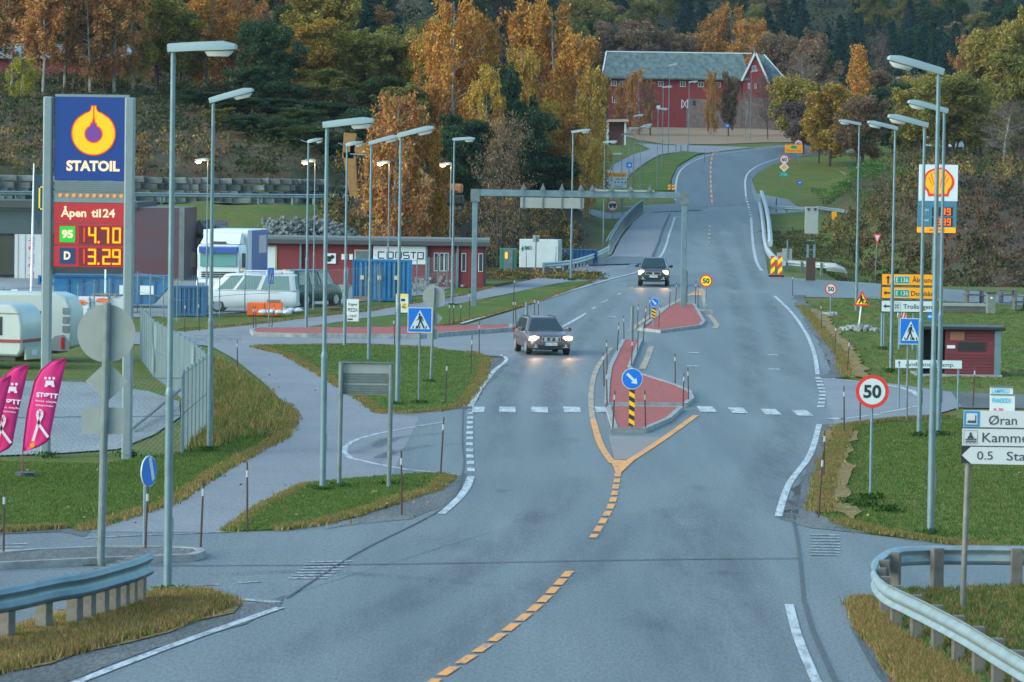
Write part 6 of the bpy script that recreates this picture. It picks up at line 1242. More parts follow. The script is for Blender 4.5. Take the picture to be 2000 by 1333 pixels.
mb=MB(); consto(mb); mb.build('lettering',SBLACK,bn); mb=MB(); mb.b2((X(731.5),-.128,z(498.6)),(X(734.5),-.121,z(497.4))); mb.b2((X(820),-.1275,z(498.6)),(X(824),-.1205,z(497.4))); mb.build('red_dash',SRED,bn)
mb=MB(); mb.b2((X(511),-.08,z(535)),(X(537),-.01,z(485))); d=mb.build('door',M('pale_door',(.50,.55,.54),.5),r); mb=MB(); mb.b2((X(508),-.06,z(535)),(X(510.8),0,z(483))); mb.b2((X(537.2),-.06,z(535)),(X(540),0,z(483))); mb.b2((X(508),-.061,z(484.8)),(X(540),0,z(482.5))); mb.build('door_frame',M('bare_timber',(.42,.27,.16),.7),d)
mb=MB(); mb.b2((X(632),.05,z(516)),(X(655),.14,z(496))); ps=mb.build('poster',WPAINT,r); mb=MB(); mb.disc(X(641),z(507),.18,.03,.045,n=16); mb.disc(X(648),z(503),.12,.03,.045,n=12); mb.build('poster_print',BLACK,ps)
for a,b in((666,677),(681,688)): mb=MB(); mb.b2((X(a),.08,z(508)),(X(b),.14,z(497))); mb.build('notice_sheet',WPAINT,r)
mb=MB(); mb.b2((X(691),.05,z(520)),(X(727),.14,z(488))); w_=mb.build('door',M('beige_frame',(.42,.38,.34),.7),r); mb=MB(); mb.b2((X(694),.02,z(520)),(X(724),.045,z(491))); mb.build('door_panel',GALVD,w_)
for a in(851,862,871,905,938): window(r,X(a)-.14,X(a)+.14,z(528),z(492),(.12 if a<888 else 0),0,frame=WTRIM,t=.04)
for a in(586,722,832,893,946): mb=MB(); mb.b2((X(a)-.06,-.15,-.3),(X(a)+.06,-.02,z(476))); mb.build('downpipe',GALV if a<900 and a!=946 else BLACK,r)
# steps under the poster and a roof stack
# ---- blue shipping containers
CBL=M('container_blue',(.004,.125,.30),.5,var=.25,scale=1.2); CBD=M('container_deep_blue',(.004,.085,.22),.55,var=.3,scale=1.2)
def container(px,pb,wpx,ytop,lb,mat,name='container',depth=2.4,rz=0,ribs=14,dist=None,group=None):
    p=P(px,pb) if dist is None else at(px,dist); k=kk(p); r=thing(name,p,lb,'container',group,rz); W_=wpx/k; h=hgt(p,px,ytop)
    pts=[]; n=ribs*4
    for i in range(n+1): x=W_*i/n; pts.append((x,.0 if (i//2)%2 else .06))
    mb=MB(); vs=[(x,y,.15) for x,y in pts]+[(x,y,h-.1) for x,y in pts]; mb.add(vs,[(i,i+1,n+2+i,n+1+i) for i in range(n)]); mb.b2((0,.07,.12),(W_,depth,h-.08)); mb.build('wall',mat,r,fixn=False)
    mb=MB()
    for x in(0,W_): mb.b2((x-.06,-.03,0),(x+.06,.1,h-.001))
    mb.b2((0,-.02,.02),(W_,.1,.15)); mb.b2((0,-.02,h-.12),(W_,.1,h)); mb.build('frame',mat,r)
    mb=MB(); mb.b2((0,.1,h-.1),(W_,depth,h-.02)); mb.build('top',mat,r); return r,p,k,W_,h
r_,p,k,W_,h=container(690,588,112,507,'bright blue corrugated container before the white banner',CBL,ribs=12)
for i,x in enumerate((.14,.42,.72)): mb=MB(); mb.tube([(W_*x,-.06,.3),(W_*x,-.06,h-.2)],.03,6); mb.build('locking_bar',GALV,r_)
for x in(.15,.45,.74): mb=MB(); mb.b2((W_*x-.1,-.1,h*.52),(W_*x+.1,-.07,h*.62)); mb.build('lock_box',M('lock_beige',(.5,.42,.25),.5),r_)
r_,p,k,W_,h=container(338,618,62,559,'deep blue open waste container by the grass strip',CBD,ribs=7)
# long blue skip behind pylon
def skip(px,pb,wpx,yt,lb):
    p=P(px,pb); k=kk(p); W_=wpx/k; h=hgt(p,px,yt); r=thing('waste_skip',p,lb,'container'); mb=MB()
    mb.prism([(0,.2),(W_-.9,.2),(W_,1.2),(W_,h),(0,h)],0,2.3); mb.build('hull',CBL,r)
    mb=MB(); [mb.b2((W_*i/8-.05,-.07,.25),(W_*i/8+.05,-.002,h-.1)) for i in range(1,8)]; mb.build('ribs',CBD,r); mb=MB(); mb.b2((-.05,-.1,h),(W_+.05,2.4,h+.12)); mb.build('rim',CBD,r)
    return r,k,W_,h
r_,k,W_,h=skip(105,600,225,541,'long blue waste skip behind the white wrapped blocks')
for a in(.57,.75): mb=MB(); mb.b2((W_*a,-.1,h*.45),(W_*a+.7,-.075,h*.75)); mb.build('white_sign',WPAINT,r_)
container(78,580,35,538,'narrow teal container left of the long skip',CBL,ribs=3,dist=240)
# ---- dark shop building on the left
p=at(0,250,560); r=thing('shop_building',p,'dark flat roofed shop with a glass front and a red brown side','building'); k=kk(p); X=lambda x:(x-0)/k; z=lambda y:hgt(p,100,y)
SLT=M('slate_cladding',(.05,.075,.09),.5,var=.15,scale=1); SIDE=M('side_cladding',(.075,.06,.075),.4,.2,col2=(.12,.03,.045),scale=.25,stretch=(.2,1,1.2))
mb=MB(); mb.b2((X(-160),0,z(458)),(X(268),14,z(412))); mb.build('fascia',SLT,r)
mb=MB(); mb.b2((X(-160),-.1,z(412)+.002),(X(268),14,z(407.5))); mb.build('roof_edge',M('edge_blue_grey',(.10,.17,.20),.5),r); mb=MB(); mb.b2((X(-160),-.6,z(407)),(X(268),13,z(393))); mb.build('roof',ROOFD,r)
mb=MB(); mb.b2((X(262),-.4,-.5),(X(354),12,z(403))); sd_=mb.build('side_wall',SIDE,r); mb=MB(); mb.b2((X(350),-.5,-.5),(X(360),-.41,z(400))); mb.build('corner_panel',GALVD,sd_)
mb=MB(); mb.b2((X(-160),.5,-.3),(X(262),.9,z(458)-.01)); mb.build('back_wall',DARK,r)
mb=MB(); mb.b2((X(28),-.02,-.3),(X(82),.35,z(458)-.02)); wb=mb.build('wrapped_wall',M('wrap_white',(.46,.50,.53),.6,var=.08),r)
WR=M('wrap_red',(.55,.05,.05),.5); mb=MB(); text(mb,'Rola  Rola  Rola',X(66),z(556),.34,-.04,bold=.02,width=z(463)-z(556),rot=R(90)); mb.build('lettering',WR,wb); mb=MB(); [mb.b2((X(a),-.05,-.2),(X(a)+.03,-.022,z(459))) for a in(34,48,80)]; mb.build('red_battens',M('batten_pink',(.45,.25,.24),.6),wb)
window(r,X(-150),X(27),.2,z(459),.3,5,frame=DARK,pane=M('shop_pane',(.05,.055,.05),.05,spec=.8),t=.12)
# stone wall, courses of rough blocks
STN=M('wall_stone',(.15,.16,.16),.9,var=.45,scale=1.0,bump=.5); 
def stonewall():
    rg=random.Random(5); mb=MB(); bl=[]
    xs=[-62,-45,-30,-18,-12.2]; L_=[(x,float(pw(x,YS))+5.2) for x in xs]
    for row in range(4):
        S_=poly_len(L_); s=rg.random(); hh=.52; end=S_[-1]-max(0,(row-1))*5.5
        while s<end:
            wd=rg.uniform(.5,1.7); x=float(np.interp(s+wd/2,S_,[q[0] for q in L_])); y=float(np.interp(s+wd/2,S_,[q[1] for q in L_])); zz=5.05+row*hh+hh/2+rg.uniform(-.04,.05); h_=hh*rg.uniform(.86,1.0)
            mb.box((x,y+rg.uniform(-.1,.1)+row*.06,zz),(wd*.93,.8,h_*.95),mi=rg.randrange(3),rz=rg.uniform(-.08,.08),ry=rg.uniform(-.05,.05)); s+=wd
    o=mb.build('stone_wall',[STN,M('wall_stone_pale',(.25,.26,.25),.9,var=.4,scale=1.2),M('wall_stone_dark',(.09,.105,.105),.9,var=.4,scale=1.2)],None,bevel=.05); tag(o,'grey dry stone retaining wall of rough blocks above the upper guard rail','wall')
stonewall()
# rock face and rubble
ROCK=M('rubble_rock',(.17,.19,.19),.9,var=.5,scale=1.5,bump=.5)
def rocks(n,fn,smin,smax,seed,name,lb):
    rg=random.Random(seed); mb=MB()
    for i in range(n):
        x,y,zz=fn(rg); s=rg.uniform(smin,smax); m=Matrix.Rotation(rg.uniform(0,6.3),3,(rg.random()+.01,rg.random(),rg.random()))
        vs=[m@Vector((a*s*rg.uniform(.6,1),b*s*rg.uniform(.6,1),c*s*rg.uniform(.5,.9))) for a,b,c in((1,0,0),(-1,0,0),(0,1,0),(0,-1,0),(0,0,1),(0,0,-1),(.6,.6,.5),(-.6,.5,.5))]
        o=[v+Vector((x,y,zz)) for v in vs]; mb.add(o,[(0,2,6),(2,4,6),(4,0,6),(2,7,4),(1,4,7),(2,1,7),(0,4,3),(4,1,3),(0,3,5),(3,1,5),(1,2,5),(2,0,5)])
    o=mb.build(name,ROCK,None); tag(o,lb,None,None,'stuff')
a0,a1=P(530,462),P(765,462)
def fr(rg):
    t=rg.random(); x=-17.5+t*11+rg.gauss(0,.5); hh=2.7*math.sin(min(1,.15+t*1.1)*math.pi*.6); y=292+rg.uniform(0,9); return x,y,float(H(x,y))+rg.random()*hh*(1-abs(y-296)/12)
rocks(2600,fr,.10,.34,3,'rubble','pale grey rubble heap under the raised excavator bucket')
def ff(rg):
    x=P(375,545).x+rg.uniform(-1.0,2.0); y=262+rg.uniform(0,5); return x,y,rg.uniform(0,4.6)*(1-.15*abs(x-P(375,545).x))
rocks(170,ff,.4,.9,4,'rock_face','broken grey rock face between the shop and the truck')
# ---- excavator
def excavator():
    EO=M('digger_orange',(.34,.13,.035),.55,var=.25,scale=3); EY=M('digger_ochre',(.30,.15,.04),.6,var=.3,scale=3); p=at(880,322,400,f=lambda x,y:5.2+0*x); p.z=5.0
    r=thing('excavator',p,'orange tracked excavator half hidden by the rusty birch, bucket hanging over the rubble','excavator',None,0); k=kk(p); X=lambda x:(x-880)/k; z=lambda y:hgt(p,800,y)
    mb=MB(); mb.b2((X(845),-1.4,.2),(X(905),-.8,1.1)); mb.build('track',BLACK,r,bevel=.2); mb=MB(); mb.b2((X(845),.8,.2),(X(905),1.4,1.1)); mb.build('track',BLACK,r,bevel=.2)
    mb=MB(); mb.b2((X(856),-1.3,1.15),(X(904),1.3,z(358))); mb.build('house',EO,r,bevel=.18); mb=MB(); mb.b2((X(863),-1.33,z(378)),(X(892),-1.305,z(371))); mb.build('dark_vent',BLACK,r)
    mb=MB(); mb.b2((X(842),-1.2,1.2),(X(855.5),.1,z(350))); cb=mb.build('cab',EO,r,bevel=.08); mb=MB(); mb.b2((X(843.5),-1.23,1.9),(X(854),-1.205,z(353))); mb.build('cab_window',GLASS,cb)
    def link(a,b,w0,w1,nm,mat):
        A,B=Vector((X(a[0]),z(a[1]))),Vector((X(b[0]),z(b[1]))); d=(B-A).normalized(); n=Vector((-d.y,d.x)); mb=MB(); mb.prism([tuple(A+n*w0),tuple(A-n*w0),tuple(B-n*w1),tuple(B+n*w1)],-.3,.25); return mb.build(nm,mat,r,bevel=.04)
    link((850,372),(765,292),.5,.5,'boom',EY); link((765,292),(682,292),.5,.4,'boom',EY); link((681,298),(691,386),.52,.3,'stick',EY); link((683,262),(679,312),.5,.45,'stick_head',EY)
    mb=MB(); mb.tube([(X(683),-.4,z(303)),(X(716),-.4,z(305))],.06,8); mb.build('hydraulic_ram',CHROME,r)
    mb=MB(); mb.prism([(X(688),z(384)),(X(700),z(388)),(X(703),z(405)),(X(693),z(412)),(X(683),z(410))],-.35,.3); mb.build('bucket_linkage',BLACK,r)
    mb=MB(); mb.prism([(X(680),z(414)),(X(692),z(407)),(X(703),z(404)),(X(712),z(414)),(X(722),z(426)),(X(708),z(429)),(X(690),z(426)),(X(681),z(423))],-.8,.8); mb.build('bucket',M('bucket_rust',(.22,.075,.04),.6,var=.3),r,bevel=.04)
excavator()
# ---- yard clutter
p=P(482,617); k=kk(p); r=thing('barrier_block',p,'bright orange plastic block at the yard edge before the white van','barrier'); ORP=M('orange_plastic',(.85,.13,.02),.45); mb=MB(); mb.b2((0,0,0),(35/k,.6,26/k)); mb.build('block_shell',ORP,r,bevel=.05); mb=MB(); mb.b2((35/k+.02,0.02,0),(69/k,.62,27/k)); mb.build('block_shell',ORP,r,bevel=.05); mb=MB(); mb.b2((1.0,.0,26/k+.02),(65/k,.5,26/k+.14)); mb.build('timber_load',M('pallet_wood',(.28,.18,.11),.85,var=.3),r)
def sacks(px,pb,n,lb,mat,s=.35,seed=1):
    p=P(px,pb); rg=random.Random(seed); mb=MB()
    for i in range(n):
        x=(i-n/2)*s*1.1; bm_=[]; rings=[]
        for j in range(5):
            t=j/4*math.pi; rr=.32*s*2*max(.12,math.sin(t)); rings.append([(x+math.cos(t)*s*.7,math.cos(a)*rr,.22+math.sin(a)*rr*.62+rg.uniform(-.03,.03)) for a in [q*math.pi/4 for q in range(8)]])
        mb.loft(rings)
    o=mb.build('plastic_sack',mat,None,smooth=60,loc=p); return tag(o,lb,'sack')
SACK=M('sack_white',(.55,.57,.60),.5,var=.2,scale=5,bump=.5)
def stackbox(px,pb,wpx,hpx,dep,lb,mat,name,cat,rz=0,group=None,dist=None,z0=0):
    p=P(px,pb) if dist is None else at(px,dist); k=kk(p); r=thing(name,p,lb,cat,group,rz); mb=MB(); mb.b2((0,0,z0),(wpx/k,dep,z0+hpx/k)); b=mb.build('load',mat,r,bevel=.04); return r,k,b
BW=M('wrapped_block_white',(.60,.60,.61),.5,var=.08,scale=2); OVAL=M('oval_orange',(.85,.14,.02),.5)
r_,k,b=stackbox(132,612,42,32,1.2,'white wrapped brick pack with an orange oval, left one of the long stack',BW,'brick_pack','brick pack'); mb=MB(); mb.disc(25/k,21/k,5.5/k,-.03,-.005,sx=2.4,n=24); ov=mb.build('orange_oval',OVAL,b); mb=MB(); text(mb,'Leca',(25-7)/k,19.3/k,3.6/k,-.036,bold=.03,width=14/k); mb.build('lettering',SBLACK,ov)
r_,k,b=stackbox(176,612,35,32,1.2,'white wrapped brick pack with an orange oval, centre one below the pallet',BW,'brick_pack','brick pack'); mb=MB(); mb.disc(24/k,29/k-.1,5/k,-.03,-.005,sx=2.4,n=24); mb.build('orange_oval',OVAL,b)
r_,k,b=stackbox(213,612,34,32,1.2,'plain white wrapped brick pack beside the pylon column',BW,'brick_pack','brick pack')
r_,k,b=stackbox(126,628,45,27,1.2,'white wrapped pack standing lower in front of the stack',BW,'brick_pack','brick pack'); mb=MB(); mb.disc(30/k,15/k,6/k,-.03,-.005,sx=.5,n=20); mb.build('orange_oval',OVAL,b)
p=P(178,612); k=kk(p); r=thing('pallet',p+Vector((0,0,33/k)),'wooden pallet lying on the wrapped brick packs','pallet'); mb=MB(); [mb.b2((0,.1+i*.28,.08),(48/k,.22+i*.28,.12)) for i in range(4)]; mb.build('deck_boards',M('pallet_wood',(.28,.18,.11),.85,var=.3),r); mb=MB(); [mb.b2((x,.1,0),(x+.1,1.0,.08)) for x in(0,.65,48/k-.1)]; mb.build('bearers',M('pallet_wood',(.28,.18,.11),.85,var=.3),r)
CRD=M('cardboard',(.42,.25,.16),.8,var=.12,scale=2)
r_,k,b=stackbox(16,592,20,24,.8,'brown crate with a white label sheet, left of the flagpole',CRD,'crate','crate'); mb=MB(); mb.b2((6/k,-.03,2/k),(18/k,-.005,27/k)); mb.build('label_sheet',WPAINT,b)
r_,k,b=stackbox(38,592,24,23,.8,'wide brown crate with a small white label beside the flagpole',CRD,'crate','crate'); mb=MB(); mb.b2((0,-.03,1/k),(7/k,-.005,17/k)); mb.build('label_sheet',WPAINT,b)
tag(sacks(66,596,3,'lumpy white sacks piled by the flagpole foot',SACK,.42,2),None)
sacks(545,619,4,'white plastic sacks on the grass beside the orange block',SACK,.36,3); sacks(575,615,3,'pale sacks at the yard edge under the minibus',SACK,.36,4)
stackbox(545,590,24,10,1.,'low stack of grey kerb stones behind the white van',KERB,'stone_stack','stone stack',dist=222)
p=P(640,596); k=kk(p); r=thing('barrier_board',p,'red and white striped barrier board leaning by the cabins','barrier',None,R(10)); mb=MB(); mb.b2((0,0,.5),(28/k,.04,.95)); b=mb.build('board',SWHITE,r); mb=MB(); [mb.prism([(i*.25,.5),(i*.25+.12,.5),(i*.25+.3,.95),(i*.25+.18,.95)],-.01,-.002) for i in range(3)]; mb.build('red_stripe',SRED,b); mb=MB(); [mb.box((x,.1,.25),(.08,.3,.5)) for x in(.1,28/k-.1)]; mb.build('foot',DARK,r)
TIM=M('pallet_wood',(.28,.18,.11),.85,var=.3)
def timber(px,pb,wpx,n,lb): 
    p=P(px,pb); k=kk(p); rg=random.Random(px); mb=MB()
    for i in range(n): mb.box((wpx/k/2+rg.uniform(-.1,.1),rg.uniform(-.3,.3),.06+.09*(i//3)),(wpx/k,.14,.08),rz=rg.uniform(-.08,.08))
    tag(mb.build('timber_pile',TIM,None,loc=p),lb,'timber pile')
timber(688,589,26,7,'low timber pile before the blue container'); timber(755,584,22,8,'timber pile by the low lit lamp and the poster board'); timber(640,606,25,6,'loose planks on the grass near the white board')
# scrap heap and brush pile, built from the same blocks as the gravel
heap(820,570,1.5,.9,'heap of dark pipes and scrap before the end cabin',70); heap(856,560,2.0,1.3,'dark brush pile at the right end of the cabins',120)
# green cabinet with glowing orange lamp and white container
p=P(975,531); k=kk(p); X=lambda x:(x-975)/k; r=thing('kiosk',p,'green kiosk with a grey door and an orange oval light','kiosk'); GRN=M('kiosk_green',(.02,.14,.09),.5); mb=MB(); mb.b2((X(976),0,0),(X(1009),1.6,45/k)); mb.build('body',GRN,r,bevel=.03); mb=MB(); mb.b2((X(984),-.06,.05),(X(1001),-.005,43/k)); d=mb.build('door',GALVD,r)
def stad(m):
    pts=[]; cx_,r0=X(988.5),2.5/k
    for i in range(13): t=math.pi*i/12; pts.append((cx_+math.cos(t)*r0,36/k+math.sin(t)*r0))
    for i in range(13): t=math.pi+math.pi*i/12; pts.append((cx_+math.cos(t)*r0,28/k+math.sin(t)*r0))
    m.prism(pts,-.09,-.061)
mb=MB(); stad(mb); mb.build('orange_light',emi('kiosk_orange',(1,.28,.03),.8),d)
p=at(1014,288,531); p.z+=.35; k=kk(p); X=lambda x:(x-1014)/k; r=thing('white_container',p,'long white container with a small green leaf logo behind the guard rail','container'); mb=MB(); mb.b2((0,0,-2.0),(X(1096),2.3,44/k)); bb=mb.build('body',M('container_white',(.52,.56,.57),.5,var=.1,scale=1.5),r,bevel=.04); mb=MB(); mb.b2((X(1089),-.02,.0),(X(1097),-.002,44/k)); mb.build('end_panel',GALV,r)
mb=MB(); text(mb,'BMO',X(1024),24/k,7/k,-.03,bold=.03,width=14/k); mb.build('lettering',GRN,bb); mb=MB(); mb.prism([(X(1019),20/k),(X(1017.5),27/k),(X(1021),31/k),(X(1022),24/k)],-.03,-.005); mb.build('leaf_logo',GRN,bb)
container(1100,530,68,487,'low dark blue container behind the curving guard rail',CBD,ribs=8,dist=296)
# ---- fences
MESH=M('fence_wire',(.30,.36,.36),.5,.3)
def fence(pts,h,label,step=2.6,name='mesh_fence',wire=.11,rails=2,px=True,f=None,pr=.03,posts=None,diag=True,ww=.006):
    w2=[tuple(P(a,b,f)[:2]) for a,b in pts] if px else pts; r=thing(name,(0,0,0),label,'fence')
    pp=posts or along(w2,step)
    for x,y in pp[:100]:
        g=float(H(x,y)); mb=MB(); mb.tube([(x,y,g-.1),(x,y,g+h+.1)],pr,6); mb.build('fence_post',GALV,r)
    mb=MB(); S_=poly_len(w2); L_=S_[-1]
    at_=lambda s:(float(np.interp(s,S_,[q[0] for q in w2])),float(np.interp(s,S_,[q[1] for q in w2])))
    for i in range(rails):
        zz=h*(1-i*.5) if rails==2 else h*(1-i/(rails-1)*.95); mb.tube([(x,y,float(H(x,y))+zz) for x,y in w2],.014,4,cap=False)
    mb.build('rail_wire',GALV,r)
    mb=MB(); s=-h if diag else 0
    while s<L_:
        segs=[(s,0,s+h,h),(s+h,0,s,h)] if diag else [(s,0,s,h)]
        for s0,z0,s1,z1 in segs:
            a_,b_=max(0,min(L_,s0)),max(0,min(L_,s1))
            if a_==b_ and diag: continue
            za=z0+(a_-s0)/((s1-s0) or 1)*(z1-z0) if diag else z0; zb=z0+(b_-s0)/((s1-s0) or 1)*(z1-z0) if diag else z1
            A=at_(a_);B=at_(b_); ga,gb=float(H(*A)),float(H(*B)); mb.add([(A[0]-ww,A[1],ga+za),(A[0]+ww,A[1],ga+za),(B[0]+ww,B[1],gb+zb),(B[0]-ww,B[1],gb+zb)],[(0,1,2,3)])
        s+=wire
    mb.build('wire_mesh',MESH,r,fixn=False); return r
fence([(274,700),(300,735),(330,757),(352,775),(378,795),(408,832)],2.0,'chain link fence running along the brown grass slope',2.2,ww=.010,wire=.10)
fence([(408,834),(355,886)],2.1,'short chain link fence return at the lot corner by the lamp',1.6,ww=.010,wire=.10)
fence([(355,886),(260,888),(151,889),(40,891),(-90,893)],2.0,'chain link fence along the near side of the gravel lot',5.6,ww=.003,wire=.14)
fence([(268,610),(352,629),(457,617),(505,614),(553,612),(640,603),(706,596),(742,590),(770,584),(830,575),(870,566),(925,556)],2.0,'temporary mesh fence along the construction yard',3.0,ww=.003,wire=.25,diag=False,rails=3)
fence([(-100,660),(30,652),(150,640),(268,610)],2.0,'low wire fence behind the caravans',4.5,ww=.003,wire=.3,diag=False,rails=2)
p=P(258,845); q=P(352,783); r=thing('gate_bar',p,'dark slanting brace bar inside the gravel lot','fence'); mb=MB(); d=q-p; mb.tube([(0,0,.1),(d.x,d.y,.35)],.05,6); mb.build('bar',GALVD,r)
# ---- notice boards by the path
def poster(x0,x1,y0,y1,pb,lb,frame,fill):
    px=(x0+x1)/2; p=P(px,pb); k=kk(p); r=thing('notice_board',p,lb,'notice board'); z=lambda y:hgt(p,px,y); X=lambda x:(x-px)/k; mb=MB(); mb.b2((X(x0),-.03,z(y1)),(X(x1),.03,z(y0))); b=mb.build('board',frame,r); mb=MB(); mb.b2((X(x0+1.2),-.04,z(y1-1.2)),(X(x1-1.2),-.031,z(y0+1.2))); s=mb.build('sheet',fill,b)
    mb=MB(); [mb.b2((X(x)-.03,.0,0),(X(x)+.03,.05,z(y1))) for x in(x0+2,x1-2)]; mb.build('leg',GALVD,r); return s,X,z,k
s,X,z,k=poster(677,700.5,585,628,632,'white hand lettered board behind the steel lamp with the triangle',WPAINT,M('paper_white',(.6,.61,.6),.6))
mb=MB(); [text(mb,t,X(688.5),z(y),c/k,-.046,bold=.01,width=w_/k,align='C') for t,y,c,w_ in(('Dagens',597,5,17),('PIZZA',609,7,19),('I HUS',620,5,15))]; mb.b2((X(679),-.047,z(625.5)),(X(689),-.0412,z(622.5))); mb.build('lettering',SBLACK,s)
s,X,z,k=poster(771.5,798.5,573,612,618,'black framed poster board with a yellow price disc beside the footpath',BLACK,M('paper_white',(.6,.61,.6),.6))
mb=MB(); mb.b2((X(773),-.046,z(581)),(X(797),-.0412,z(575))); mb.disc(X(789.5),z(598),7/k,-.047,-.0412,n=24,sx=.85); yl=mb.build('yellow_field',M('poster_yellow',(.8,.55,.08),.5),s); mb=MB(); mb.b2((X(783),-.046,z(589)),(X(791),-.0412,z(584))); text(mb,'2 for',X(789.5),z(596),2.6/k,-.052,bold=.02,width=7/k,align='C'); text(mb,'40,-',X(789.5),z(602),4.6/k,-.052,bold=.03,width=10/k,align='C'); mb.build('lettering',SBLACK,s)
# ---- red bus shelter
p=at(1790,158,757); k=kk(p); X=lambda x:(x-1790)/k; z=lambda y:hgt(p,1870,y); r=thing('bus_shelter',p,'dark red boarded bus shelter with a flat black roof and a slit window','bus shelter')
p.z=float(H(p.x,p.y)); MAR=M('shelter_maroon',(.17,.022,.036),.7,var=.25,scale=1.5,col2=(.11,.018,.028),stretch=(.4,1,10))
mb=MB(); mb.b2((X(1845),0,.05),(X(1943),.12,z(646))); fr_=mb.build('front_wall',MAR,r); mb=MB(); mb.b2((X(1868),-.03,z(686)),(X(1924),-.003,z(667))); sw=mb.build('slit_window',M('maroon_trim',(.10,.02,.03),.6),fr_); mb=MB(); mb.b2((X(1870),-.04,z(685)),(X(1922),-.031,z(668.5))); mb.build('pane',BLACK,sw)
mb=MB(); [mb.b2((X(1846),-.012,z(y)+.0),(X(1942),-.002,z(y)+.02)) for y in range(652,756,6) if not 664<y<690]; mb.build('board_joint',M('joint_dark',(.05,.012,.016),.8),fr_)
mb=MB(); mb.b2((X(1848),-.03,z(681)),(X(1864),-.013,z(675))); mb.build('notice_plate',WPAINT,fr_); mb=MB(); mb.b2((X(1854),-.03,z(665)),(X(1882),-.013,z(648))); mb.build('faded_patch',M('patch_brown',(.25,.10,.06),.7),fr_)
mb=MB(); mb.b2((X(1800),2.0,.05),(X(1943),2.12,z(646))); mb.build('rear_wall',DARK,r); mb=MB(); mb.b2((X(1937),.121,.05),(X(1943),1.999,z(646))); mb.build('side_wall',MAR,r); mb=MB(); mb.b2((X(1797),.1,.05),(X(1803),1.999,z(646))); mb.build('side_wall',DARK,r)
for x in(1795,1947): mb=MB(); mb.b2((X(x)-.12,-.14,0),(X(x)+.12,-.0,z(645))); mb.build('corner_post',GALV,r)
mb=MB(); mb.b2((X(1790),-.3,z(645)),(X(1961),2.4,z(638))); mb.build('roof',BLACK,r,bevel=.03); mb=MB(); mb.b2((X(1788),-.4,-.1),(X(1955),2.3,.05)); mb.build('concrete_base',KERB,r)
mb=MB(); mb.b2((X(1806),1.3,.4),(X(1842),1.9,.47)); mb.build('bench',TIM,r)
# ---- picnic tables, pillar
def table(px,pb,wpx,lb):
    p=P(px,pb); k=kk(p); W_=wpx/k; r=thing('picnic_table',p,lb,'picnic table','picnic tables on the lawn by the side road'); WG=M('grey_timber',(.10,.10,.10),.85,var=.3)
    mb=MB(); [mb.b2((-W_/2,-.35+i*.18,.72),(W_/2,-.2+i*.18,.76)) for i in range(4)]; mb.build('table_top',WG,r)
    for y in(-.8,.65): mb=MB(); mb.b2((-W_/2,y,.42),(W_/2,y+.28,.47)); mb.build('bench',WG,r)
    for sx in(-1,1): mb=MB(); mb.prism([(sx*W_*.36-.05,.0),(sx*W_*.36+.05,0),(sx*W_*.36+.05,.72),(sx*W_*.36-.05,.72)],-.7,.8); mb.build('end_frame',WG,r)
table(1903,592,40,'dark picnic table nearest the grey pillar, left of it'); table(1968,592,36,'dark picnic table right of the grey pillar'); table(1992,606,30,'dark picnic table cut by the right edge')
p=P(1935,613); k=kk(p); r=thing('stone_pillar',p,'grey pillar with a dark cap on the lawn by the picnic tables','pillar'); mb=MB(); mb.box((0,0,20/k),(17/k,.5,40/k)); mb.build('shaft',M('pillar_concrete',(.17,.19,.17),.8,var=.3),r,bevel=.02); mb=MB(); mb.box((0,0,41/k),(20/k,.62,3/k)); mb.build('cap',DARK,r); mb=MB(); mb.disc(0,31/k,.06,-.28,-.25,n=12); mb.build('round_plate',WPAINT,r)
p=P(1842,610); k=kk(p); r=thing('long_planter',p,'long low timber edged platform on the lawn behind the shelter','planter'); mb=MB(); mb.b2((0,0,0),(82/k,.9,12/k)); mb.build('side_boards',M('grey_timber',(.10,.10,.10),.85,var=.3),r); mb=MB(); mb.b2((-.05,-.05,12/k),(83/k,.95,17/k)); mb.build('pale_top',GREYB,r)
# ================================================================ far buildings
p=at(1188,702,238); k=kk(p); X=lambda x:(x-1188)/k; z=lambda y:hgt(p,1330,y); r=thing('barn',p,'large red barn with a mossy slate roof and a whitewashed stone base','barn')
mb=MB(); mb.b2((X(1190),0,z(190)),(X(1448),13,z(152))); mb.build('wall',REDB,r); mb=MB(); mb.b2((X(1190),.05,-1),(X(1340),13,z(190)-.001)); mb.build('lower_wall',REDB,r); mb=MB(); mb.b2((X(1340)+.002,-.02,-1),(X(1448),13,z(193))); mb.build('stone_base',STONEW,r); mb=MB(); mb.b2((X(1340)+.002,.01,z(193)+.001),(X(1448),12.9,z(190)-.003)); mb.build('lower_wall',REDB,r)
def roof(x0,x1,ye,yr,yb,d0,d1,mat,sx=0):
    mb=MB(); ze,zr_=z(ye),z(yr); dm=(d0+d1)/2; t=.25
    mb.add([(x0-.0,d0,ze),(x1,d0,ze),(x1-sx,dm,zr_),(x0+sx,dm,zr_),(x0,d1,ze),(x1,d1,ze),(x0,d0,ze-t),(x1,d0,ze-t),(x0,d1,ze-t),(x1,d1,ze-t)],[(0,1,2,3),(3,2,5,4),(0,3,4),(1,5,2),(0,6,7,1),(4,5,9,8),(6,8,9,7)]); return mb
roof(X(1174),X(1462),153,101,0,-1.0,14,SLATE,sx=X(1184)-X(1174)).build('roof',SLATE,r)
mb=MB(); mb.tube([(X(1174),-1,z(153)),(X(1184),6.4,z(101))],.14,4); mb.tube([(X(1184),6.5,z(100.5)),(X(1470),6.5,z(100.5))],.12,4); mb.build('verge_board',WTRIM,r)
for a in(1193,1209,1284,1327,1362,1395,1428): window(r,X(a),X(a)+(.95 if a>1200 else .9),z(170),z(160),0,1)
window(r,X(1195),X(1208),z(203),z(188),0.05,2); 
